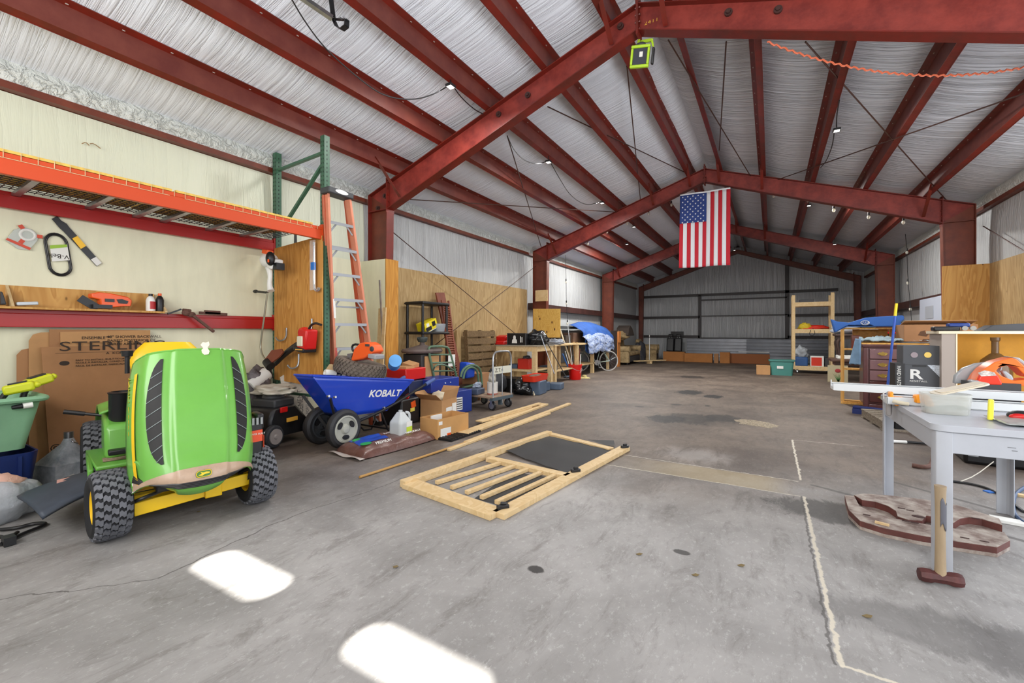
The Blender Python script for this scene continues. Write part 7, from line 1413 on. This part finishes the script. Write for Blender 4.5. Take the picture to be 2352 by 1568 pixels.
# black case far right, hose, board, bent iron
t = thing('black_case', 'large black plastic case on the floor behind the right table leg', 'case', (2.25, 6.15, 0), -.08); q = M(); q.mm((-.6, -.25, 0), (.6, .25, .2)); q.build('body', M_BLACK, t, bev=.03); q = M(); q.mm((-.61, -.26, .2005), (.61, .26, .225)); q.mm((-.59, -.256, .1), (.59, -.2505, .11)); q.build('lid_seam', M_DGREY, t); q = M(); q.mm((-.57, -.258, .08), (-.5, -.251, .16)); q.build('latch', M_CHROME, t); q = M(); q.mm((-.1, -.256, .15), (.0, -.251, .18)); q.build('red_tab', M_RED, t)
q = M(); q.tube([F(x, y, .012) for x, y in ((2360, 1115), (2335, 1130), (2326, 1150), (2328, 1178), (2345, 1196), (2362, 1205))], .012, 8, 2); one(q, 'blue_hose', mat('hose_blue', (52, 76, 110), .5), 'dark blue air hose curling on the floor at the right edge', 'hose')
a, b_ = F(2275, 1192), F(2420, 1218); q = M(); q.bar(Vector((a.x, a.y, .01)), Vector((b_.x, b_.y, .01)), .09, .018); one(q, 'white_board', M_PAPER, 'white painted board on the floor by the right table leg', 'board')
a, b_ = F(2395, 1150), F(2320, 1135); q = M(); q.bar(Vector((a.x, a.y, .01)), Vector((b_.x, b_.y, .01)), .05, .018); one(q, 'grey_board', M_PINE, 'weathered board on the floor at the right edge under the table', 'board')
q = M(); q.tube([F(2052, 1013, .02), F(2100, 1016, .02), F(2200, 1024, .02), F(2330, 1032, .02)], .015, 8, 1); one(q, 'black_pipe', M_BLACK, 'long black pipe on the floor behind the table legs', 'pipe'); q = M(); q.tube([F(2040, 1012.5, .02), F(2082, 1015, .02)], .018, 8); one(q, 'white_sleeve', M_WHITE, 'short white sleeve at the end of the black pipe', 'sleeve')
q = M(); q.tube([F(2095, 1068, .02), F(2125, 1073, .02), F(2140, 1068, .02), F(2146, 1040, .1)], .02, 8, 2); one(q, 'bent_iron', rust, 'bent rusty iron bar on the floor behind the front table leg', 'iron bar')
q = M(); q.tube([F(2188, 1105, .01), F(2240, 1112, .012), F(2290, 1128, .01), F(2352, 1175, .01)], .01, 8, 2); one(q, 'black_cable', M_BLACK, 'black cable on the floor behind the front table leg', 'cable')
q = M(); q.tube([F(2205, 1106, .01), F(2240, 1092, .03), F(2282, 1060, .08)], .004, 6, 1); one(q, 'chain', mat('dusty_chain', (196, 190, 176), .6), 'thin dusty pale chain rising to the black case', 'chain')
q = M(); c = F(2278, 1130); q.box(c+Vector((0, 0, .004)), (.09, .05, .008), rot(0, 0, .5)); one(q, 'blue_wrapper', mat('bright_blue', (50, 110, 190)), 'small blue and white wrapper on the floor by the right table leg', 'wrapper')
# sawdust heap with oil, loose planks
q = M(); c = F(1735, 972)
def sd(u, v):
    a = 2*PI*u; r = v*(.75+.35*noise.noise(Vector((2*math.cos(a), 2*math.sin(a), 4)))+.12*noise.noise(Vector((9*math.cos(a), 9*math.sin(a), 1)))); return (c.x+.36*r*math.cos(a), c.y+.3*r*math.sin(a)-.1*r*math.cos(a), .002+.025*(1-v*v)*(1+.7*noise.noise(Vector((r*9*math.cos(a), r*9*math.sin(a), 0)))))
q.grid(sd, 60, 14, True); tag(q.build('sawdust', mat('sawdust', (150, 138, 118), .95, 0, 50, .4, bump=.6, bump_s=60), ang=180), 'loose heap of pale sawdust spread on the oily floor', 'sawdust', kind='stuff')
# ================================================================ lumber and screen frame on the floor
def plank(a, b_, wd, th, z, lab, m=M_PINE, name='pine_board'):
    a, b_ = F(*a), F(*b_); q = M(); q.bar(Vector((a.x, a.y, z+th/2)), Vector((b_.x, b_.y, z+th/2)), wd, th); return one(q, name, m, lab, 'board', 'lumber lying left of the oil stains', bev=.003)
plank((1062, 1000), (1250, 930), .16, .03, .002, 'widest pale board in the floor lumber pile'); plank((1070, 1020), (1308, 929), .07, .03, .002, 'long narrow board along the right of the lumber pile'); plank((1100, 975), (1215, 941), .12, .02, .034, 'short board lying crosswise on top of the lumber pile'); plank((1030, 1036), (1262, 951), .05, .025, .002, 'thin lath nearest the screen frame in the lumber pile'); plank((1130, 968), (1240, 934), .06, .02, .055, 'narrow offcut topmost on the lumber pile')
a, b_ = F(826, 1099), F(1075, 1018); q = M(); q.tube([Vector((a.x, a.y, .014)), (a+b_)/2+Vector((0, 0, .014)), Vector((b_.x, b_.y, .02))], .012, 8); one(q, 'bamboo_cane', mat('bamboo', (176, 134, 72), .5), 'long thin brown cane on the floor before the soil bag', 'cane')
t = thing('screen_frame', 'pine frame with slats and black mesh lying flat in the middle of the floor', 'screen frame', (0, 0, 0)); hgt = .045
def fb(a, b_, wd, z=0, th=hgt, name='frame_rail'):
    a, b_ = F(*a), F(*b_); q = M(); q.bar(Vector((a.x, a.y, z+th/2)), Vector((b_.x, b_.y, z+th/2)), wd, th); return W(q, name, M_PINE, bev=.003)
fb((925, 1120), (1262, 1000), .075, .0, .06); fb((940, 1116), (1142, 1188), .15, 0, .04); fb((1144, 1190), (1436, 1033), .11, 0, .04); fb((1262, 1000), (1404, 1036), .09, 0, .035); fb((1122, 1058), (1306, 1100), .09, 0, .04)
for k in range(5):
    f = (k+.7)/5.4; a = (968+f*186, 1110+f*62) ; b_ = (1126+f*172, 1063+f*38); fb((a[0]+10, a[1]-5), b_, .04, .003, .03, 'slat')
blk = mat('mesh_black', (42, 42, 44), .7, alpha=.93)
P3 = [F(x, y) for x, y in ((1158, 1038), (1262, 1005), (1405, 1037), (1300, 1092))]
q = M(); q.grid(lambda u, v: (P3[0].lerp(P3[3], u).lerp(P3[1].lerp(P3[2], u), v))+Vector((0, 0, .02+.012*noise.noise(Vector((u*4, v*3, 0))))), 16, 16); W(q, 'mesh', blk, ang=180)
P3 = [F(x, y) for x, y in ((1090, 1145), (1180, 1085), (1290, 1100), (1160, 1165))]; q = M(); q.grid(lambda u, v: (P3[0].lerp(P3[3], u).lerp(P3[1].lerp(P3[2], u), v))+Vector((0, 0, .004)), 6, 6); W(q, 'mesh', blk)
P3 = [F(x, y) for x, y in ((1350, 1018), (1410, 1020), (1412, 1030), (1390, 1030))]; q = M(); q.grid(lambda u, v: (P3[0].lerp(P3[3], u).lerp(P3[1].lerp(P3[2], u), v))+Vector((0, 0, .045)), 6, 6); W(q, 'mesh_scrap', blk)
for x, y in ((1155, 1173), (1322, 1088), (1435, 1032)): c = F(x, y, .02); q = M(); q.box((c.x, c.y, .03), (.09, .035, .07), rot(0, 0, .95)); q.cyl((c.x-.02, c.y, .07), (c.x+.02, c.y+.02, .07), .012); W(q, 'hinge', M_BLACK, bev=.006)
q = M(); q.tube([F(1098, 1046, .03), F(1104, 1038, .04), F(1122, 1036, .05), F(1126, 1042, .03)], .01, 8, 2); W(q, 'latch_handle', M_BLACK)
# small litter
leafm = mat('dry_leaf', (120, 104, 70), .9)
for x, y, lab in ((456, 1176, 'dry tan leaf on the floor before the mower'), (1468, 1274, 'dry dark leaf on the floor left of the joint'), (1702, 1300, 'curled brown leaf nearest the pale floor joint'), (1992, 1417, 'grey leaf on the floor right of the joint'), (1597, 1322, 'small dark flake on the middle floor'), (908, 1303, 'pink brown scrap right of the sun patch')):
    c = F(x, y); q = M(); q.prism([(-.02, 0), (0, .012), (.02, .004), (.012, -.012), (-.006, -.01)], (c.x, c.y, .006), (1, 0, .25), (0, 1, .1), .002); one(q, 'leaf', leafm, lab, 'leaf', 'leaves on the floor')
# ================================================================ roof: flag, lamps, cords
fy = 10.5
fa, fb_, fc, fd = onY(1562, 447, fy), onY(1678, 430, fy), onY(1677, 608, fy), onY(1560, 616, fy)
t = thing('american_flag', 'American flag hanging vertically from the second portal frame', 'flag', (0, 0, 0))
def flagp(u, v, off=0):   # u 0..1 left-right, v 0 top..1 bottom
    p = fa.lerp(fb_, u).lerp(fd.lerp(fc, u), v); return p+Vector((0, -.03*math.sin(u*9+v*1.5)*(.4+v)-off, 0))
FW, FRD, FBL = mat('flag_white', (224, 226, 230), .75), mat('flag_red', (190, 26, 44), .75), mat('flag_blue', (38, 62, 128), .75)
for k in range(13):
    q = M(); u0, u1 = k/13, (k+1)/13; v0 = 0 if k > 6 else .40
    v0 = .02+(.38 if k < 7 else 0)
    q.grid(lambda a, b_: flagp(u0+(u1-u0)*a, v0+(1-v0)*b_), 4, 24); W(q, 'stripe', FRD if k % 2 == 0 else FW, solid=.002, ang=180)
q = M(); q.grid(lambda a, b_: flagp(7/13*a, .02+.38*b_), 20, 14); cn = W(q, 'canton', FBL, solid=.002, ang=180)
q = M()
for r in range(11):
    for c_ in range(5 if r % 2 == 0 else 4):
        uu = (.055+.1*c_*.97+(.05 if r % 2 else 0))*7/13/.5; vv = .045+r*.0345; 
        if c_ > 4: continue
        pc = flagp(uu, vv, .006); q.prism([((.022 if i % 2 == 0 else .009)*math.sin(2*PI*i/10), (.022 if i % 2 == 0 else .009)*math.cos(2*PI*i/10)) for i in range(10)], pc, (1, 0, 0), (0, 0, 1), .002)
W(q, 'star', FW, cn) if 0 else q.build('star', FW, cn)
q = M(); q.grid(lambda a, b_: flagp(a, .02*b_), 20, 1); W(q, 'header_band', FW, solid=.006); q = M(); q.tube([fa, onY(1600, 428, fy), onY(1622, 418, fy), onY(1650, 425, fy), fb_], .004, 6); q.tube([onY(1622, 418, fy), onY(1622, 405, fy+.1)], .004, 6); W(q, 'hanging_cord', M_BLACK)
# lime LED work light hung below the near ridge
t = thing('led_work_light', 'lime green square LED work light hanging under the nearest ridge', 'work light', (0, 0, 0)); LM = mat('led_lime', (170, 206, 40), .4); c = onY(1470, 130, 4.78)
Rl = rot(.25, .15, .12)
q = M(); 
def ringf(q, wo, ho, wi, hi, th, R_, c):
    for (a, b_, d, e) in ((0, (ho+hi)/4, wo, (ho-hi)/2), (0, -(ho+hi)/4, wo, (ho-hi)/2), ((wo+wi)/4, 0, (wo-wi)/2, hi), (-(wo+wi)/4, 0, (wo-wi)/2, hi)): q.box(c+R_ @ Vector((a, 0, b_)), (d, th, e), R_)
ringf(q, .2, .22, .15, .16, .05, Rl, c); W(q, 'frame', LM, bev=.008)
q = M(); q.box(c+Rl @ Vector((0, .01, 0)), (.155, .03, .165), Rl); W(q, 'lens', mat('led_lens', (58, 60, 70), .2)); q = M(); q.box(c+Rl @ Vector((.01, -.008, .02)), (.035, .006, .05), Rl); W(q, 'led_chip', M_PAPER)
q = M(); q.box(c+Vector((.13, .03, -.02)), (.025, .06, .16), Rl); W(q, 'side_grip', M_BLACK, bev=.008)
top = onY(1474, 90, 4.86); q = M(); q.bar(c+Vector((-.02, .0, .11)), top+Vector((-.03, 0, 0)), .03, .02); q.bar(c+Vector((.03, .0, .11)), top+Vector((0, 0, -.02)), .03, .02); q.bar(top+Vector((.0, 0, -.03)), onY(1498, 92, 4.8), .03, .03); q.bar(onY(1498, 94, 4.8), onY(1500, 106, 4.8), .03, .02); W(q, 'clamp_arm', LM, bev=.004)
q = M(); q.ball(c+Vector((0, .01, .13)), (.06, .03, .03)); W(q, 'pivot', M_DGREY)
# floodlights on the purlins: lamps given added downward area lights to fill the rear
LAMPW = mat('lamp_face', (255, 252, 244), .4, emit=2.2)
def rz_(x): return HE+.16+SL*(4.34-abs(x-XC))
def flood(px, py, drop, lab, energy=30, Y=None, s=.055):
    r = ray(px, py)
    # meet the underside of the purlins
    best = None
    for k in range(20, 4000):
        d = k*.006; p = Vector((r.x*d, r.y*d, EYE+r.z*d))
        if p.z > rz_(p.x)-drop: best = p; break
    p = best; t = thing('floodlight', lab, 'lamp', (0, 0, 0), 0, 'small square floodlights on the roof cord')
    q = M(); q.box(p, (s*1.6, s*1.8, .03), rot(.0, .0, 0)); W(q, 'housing', M_BLACK, t, bev=.006); q = M(); q.box(p+Vector((0, 0, -.0165)), (s*1.2, s*1.35, .004)); W(q, 'lens', LAMPW, t)
    q = M(); q.bar(p+Vector((0, 0, .015)), p+Vector((0, 0, drop-.06)), .01, .01); W(q, 'bracket', M_BLACK, t)
    if energy: light('floodlight_fill', 'AREA', p-Vector((0, 0, .03)), (0, 0, 0), energy*3.0, (1, .985, .95), .3, .3)
    return p
f1 = flood(1035, 197, .22, 'small square floodlight on the left slope nearest the camera', 18); f2 = flood(1260, 371, .25, 'small square floodlight on the left slope left of the long rafter', 16)
f3 = flood(1383, 465, .22, 'small round floodlight just before the second frame on the left slope', 14); f4 = flood(1922, 298, .3, 'square white faced floodlight hanging on the right slope', 16)
f5 = flood(1456, 520, .25, 'small floodlight beyond the second frame on the left slope', 40); f6 = flood(1858, 471, .25, 'small floodlight beyond the second frame on the right slope', 65); f7 = flood(1917, 560, .25, 'floodlight fixed on the third frame on the right slope', 0); f8 = flood(1687, 574, .2, 'floodlight near the ridge before the rear wall', 0); f9 = flood(1440, 560, .2, 'small floodlight past the third frame on the left slope', 60)
def cord(pts, lab, m=M_BLACK, r=.007, name='power_cord', sm=2): q = M(); q.tube(pts, r, 6, sm); return one(q, name, m, lab, 'cord')
def up(px, py, drop=.2):
    r = ray(px, py)
    for k in range(20, 6000):
        d = k*.005; p = Vector((r.x*d, r.y*d, EYE+r.z*d))
        if p.z > rz_(p.x)-drop: return p
    return p
cord([up(x, y) for x, y in ((665, -10), (700, 50), (745, 110), (800, 160), (850, 200), (880, 218), (920, 228), (960, 228), (1000, 215), (1028, 198))], 'black cord sagging from the top edge to the nearest floodlight')
cord([up(x, y) for x, y in ((1042, 200), (1060, 225), (1090, 252), (1110, 262))], 'black cord from the nearest floodlight to the first rafter')
cord([up(x, y, .24) for x, y in ((1165, 312), (1180, 345), (1205, 370), (1235, 378), (1256, 370))], 'black cord looping to the second floodlight on the left slope'); cord([up(x, y, .24) for x, y in ((1266, 376), (1285, 410), (1310, 450), (1345, 472), (1376, 465))], 'black cord sagging between the second and third floodlights'); cord([up(x, y, .28) for x, y in ((1916, 305), (1912, 335), (1898, 370), (1885, 385))], 'black cord hanging from the right slope floodlight'); cord([up(x, y, .28) for x, y in ((1921, 290), (1922, 262), (1928, 230))], 'thin cord above the right slope floodlight')
# orange twisted cord
p0, p1, p2 = onY(1762, 96, 5.0), onY(2080, 187, 5.6), onY(2420, 140, 6.4); pts = []
for k in range(120):
    f = k/119; a = p0.lerp(p1, f).lerp(p1.lerp(p2, f), f); a = (p0*(1-f)**2+p1*2*f*(1-f)+p2*f*f); a += Vector((0, .006*math.cos(k*1.9), -.25*f*(1-f)*1.3+.010*math.sin(k*1.9))); pts.append(a)
cord(pts, 'long twisted orange cord sagging across the right roof slope', mat('orange_cord', (206, 104, 70), .6), .009, 'extension_cord', 0)
# roof brace rods (bay two)
def rrod(a, b_, lab): q = M(); q.tube([a, b_], .009, 8); return one(q, 'brace_rod', mat('dark_rod', (70, 44, 36)), lab, 'brace rod', 'steel brace rods')
for (a, b_, lab) in (((1165, 312), (1246, 577), 'roof brace rod falling to the second left column'), ((942, 458), (1416, 487), 'low roof brace rod running nearly level across the left slope'), ((1258, 245), (1578, 398), 'roof brace rod rising from the first rafter towards the second ridge'), ((1440, 152), (1472, 470), 'steep roof brace rod just left of the ridge'), ((1535, 92), (1726, 408), 'roof brace rod right of the ridge'), ((1668, 96), (1652, 345), 'short steep roof brace rod under the ridge'), ((1850, 96), (2190, 478), 'roof brace rod falling to the second right column'), ((2360, 212), (1782, 414), 'roof brace rod crossing the right slope purlins')): nrod = globals().get('nrod', 0)+1; rrod(up(*a, .10+.035*(nrod % 3)), up(*b_, .10+.035*(nrod % 3)), lab)
# string bulbs beyond the second frame
bulbm = mat('bulb_glass', (240, 236, 220), .1, alpha=.5)
proto = None; k = 0
def bulb(p):
    global proto
    if proto is None:
        t = thing('string_bulb', 'clear bulb on the string light cable beyond the second frame', 'light bulb', p, 0, 'clear bulbs of the string lights')
        q = M(); q.lathe([(.016, .03), (.018, .06), (.014, .1), (.001, .1)], n=12); q.build('socket', M_BLACK, t); q = M(); q.ball((0, 0, -.005), (.03, .03, .042), 12, 8); q.build('glass', bulbm, t); proto = t; return t
    return copy_thing(proto, p)
L1 = [onY(x, y, 11.6) for x, y in ((1300, 585), (1350, 560), (1394, 532), (1440, 512), (1490, 490), (1542, 470))]; L2 = [onY(x, y, 11.6) for x, y in ((1716, 440), (1777, 450), (1855, 460), (1915, 482), (1995, 498), (2075, 510))]
for L_, nm in ((L1, 'left'), (L2, 'right')):
    cord([p+Vector((0, 0, .1)) for p in L_], 'thin string light cable on the %s side beyond the second frame' % nm, M_BLACK, .005, 'light_cable', 1)
    for k, p in enumerate(L_[1:]): bulb(p)['label'] = 'clear bulb on the %s ceiling cable, number %s counted from its left end' % (nm, ('one', 'two', 'three', 'four', 'five')[k])
for pts, nm in ((((2075, 500), (2083, 570), (2085, 640), (2091, 700), (2094, 742)), 'right'), (((1299, 585), (1300, 640), (1301, 690), (1303, 735)), 'left')):
    P5 = [onX(x, y, 2.9 if nm == 'right' else -5.3) for x, y in pts]; cord(P5, 'string light cable hanging down the %s wall' % nm, M_BLACK, .006, 'light_cable', 1)
    for k, p in enumerate(P5[1:]): bulb(p+Vector((0, 0, -.1)))['label'] = 'clear bulb on the cable down the %s wall, %s from the top' % (nm, ('first', 'second', 'third', 'fourth', 'fifth')[k])
# garage door track hardware at the top edge
t = thing('door_track', 'galvanised overhead door track with a black curved bracket at the top edge', 'door track', (0, 0, 0)); q = M(); a, b_ = onY(690, -8, 2.35), onY(763, 42, 2.6); q.bar(a, b_, .05, .035); q.bar(a+Vector((0, .06, 0)), b_+Vector((0, .03, 0)), .012, .03); W(q, 'rail', M_CHROME)
q = M(); P6 = [onY(x, y, 2.62) for x, y in ((758, -20), (763, 20), (766, 45), (774, 62), (786, 68), (796, 60), (797, 44))]
for a, b_ in zip(P6, P6[1:]): q.bar(a, b_, .05, .008, up=(1, 0, .5))
q.bar(onY(766, 44, 2.62), onY(799, 46, 2.62), .035, .006); W(q, 'curved_bracket', M_BLACK); q = M()
for x, y in ((786, 44), (794, 42)): p = onY(x, y, 2.6); q.cyl(p, p+Vector((0, -.03, 0)), .007, n=8)
W(q, 'bolt', M_CHROME)
# ================================================================ put every empty at its thing's base
def bounds(o):
    P = []
    for q in [o]+list(o.children_recursive):
        if q.type == 'MESH' and len(q.data.vertices):
            off = Vector((0, 0, 0)); k = q; mw = Matrix.Identity(4)
            while k is not None: mw = k.matrix_basis @ mw; k = k.parent
            P += [mw @ Vector(c) for c in q.bound_box]
    return P
for o in list(S.objects):
    if o.parent is None and o.type == 'EMPTY' and o.location.length < 1e-6:
        P = bounds(o)
        if not P: continue
        lo = [min(p[i] for p in P) for i in range(3)]; hi = [max(p[i] for p in P) for i in range(3)]
        b = Vector(((lo[0]+hi[0])/2, (lo[1]+hi[1])/2, lo[2])); o.location = b
        for c in o.children: c.location -= b
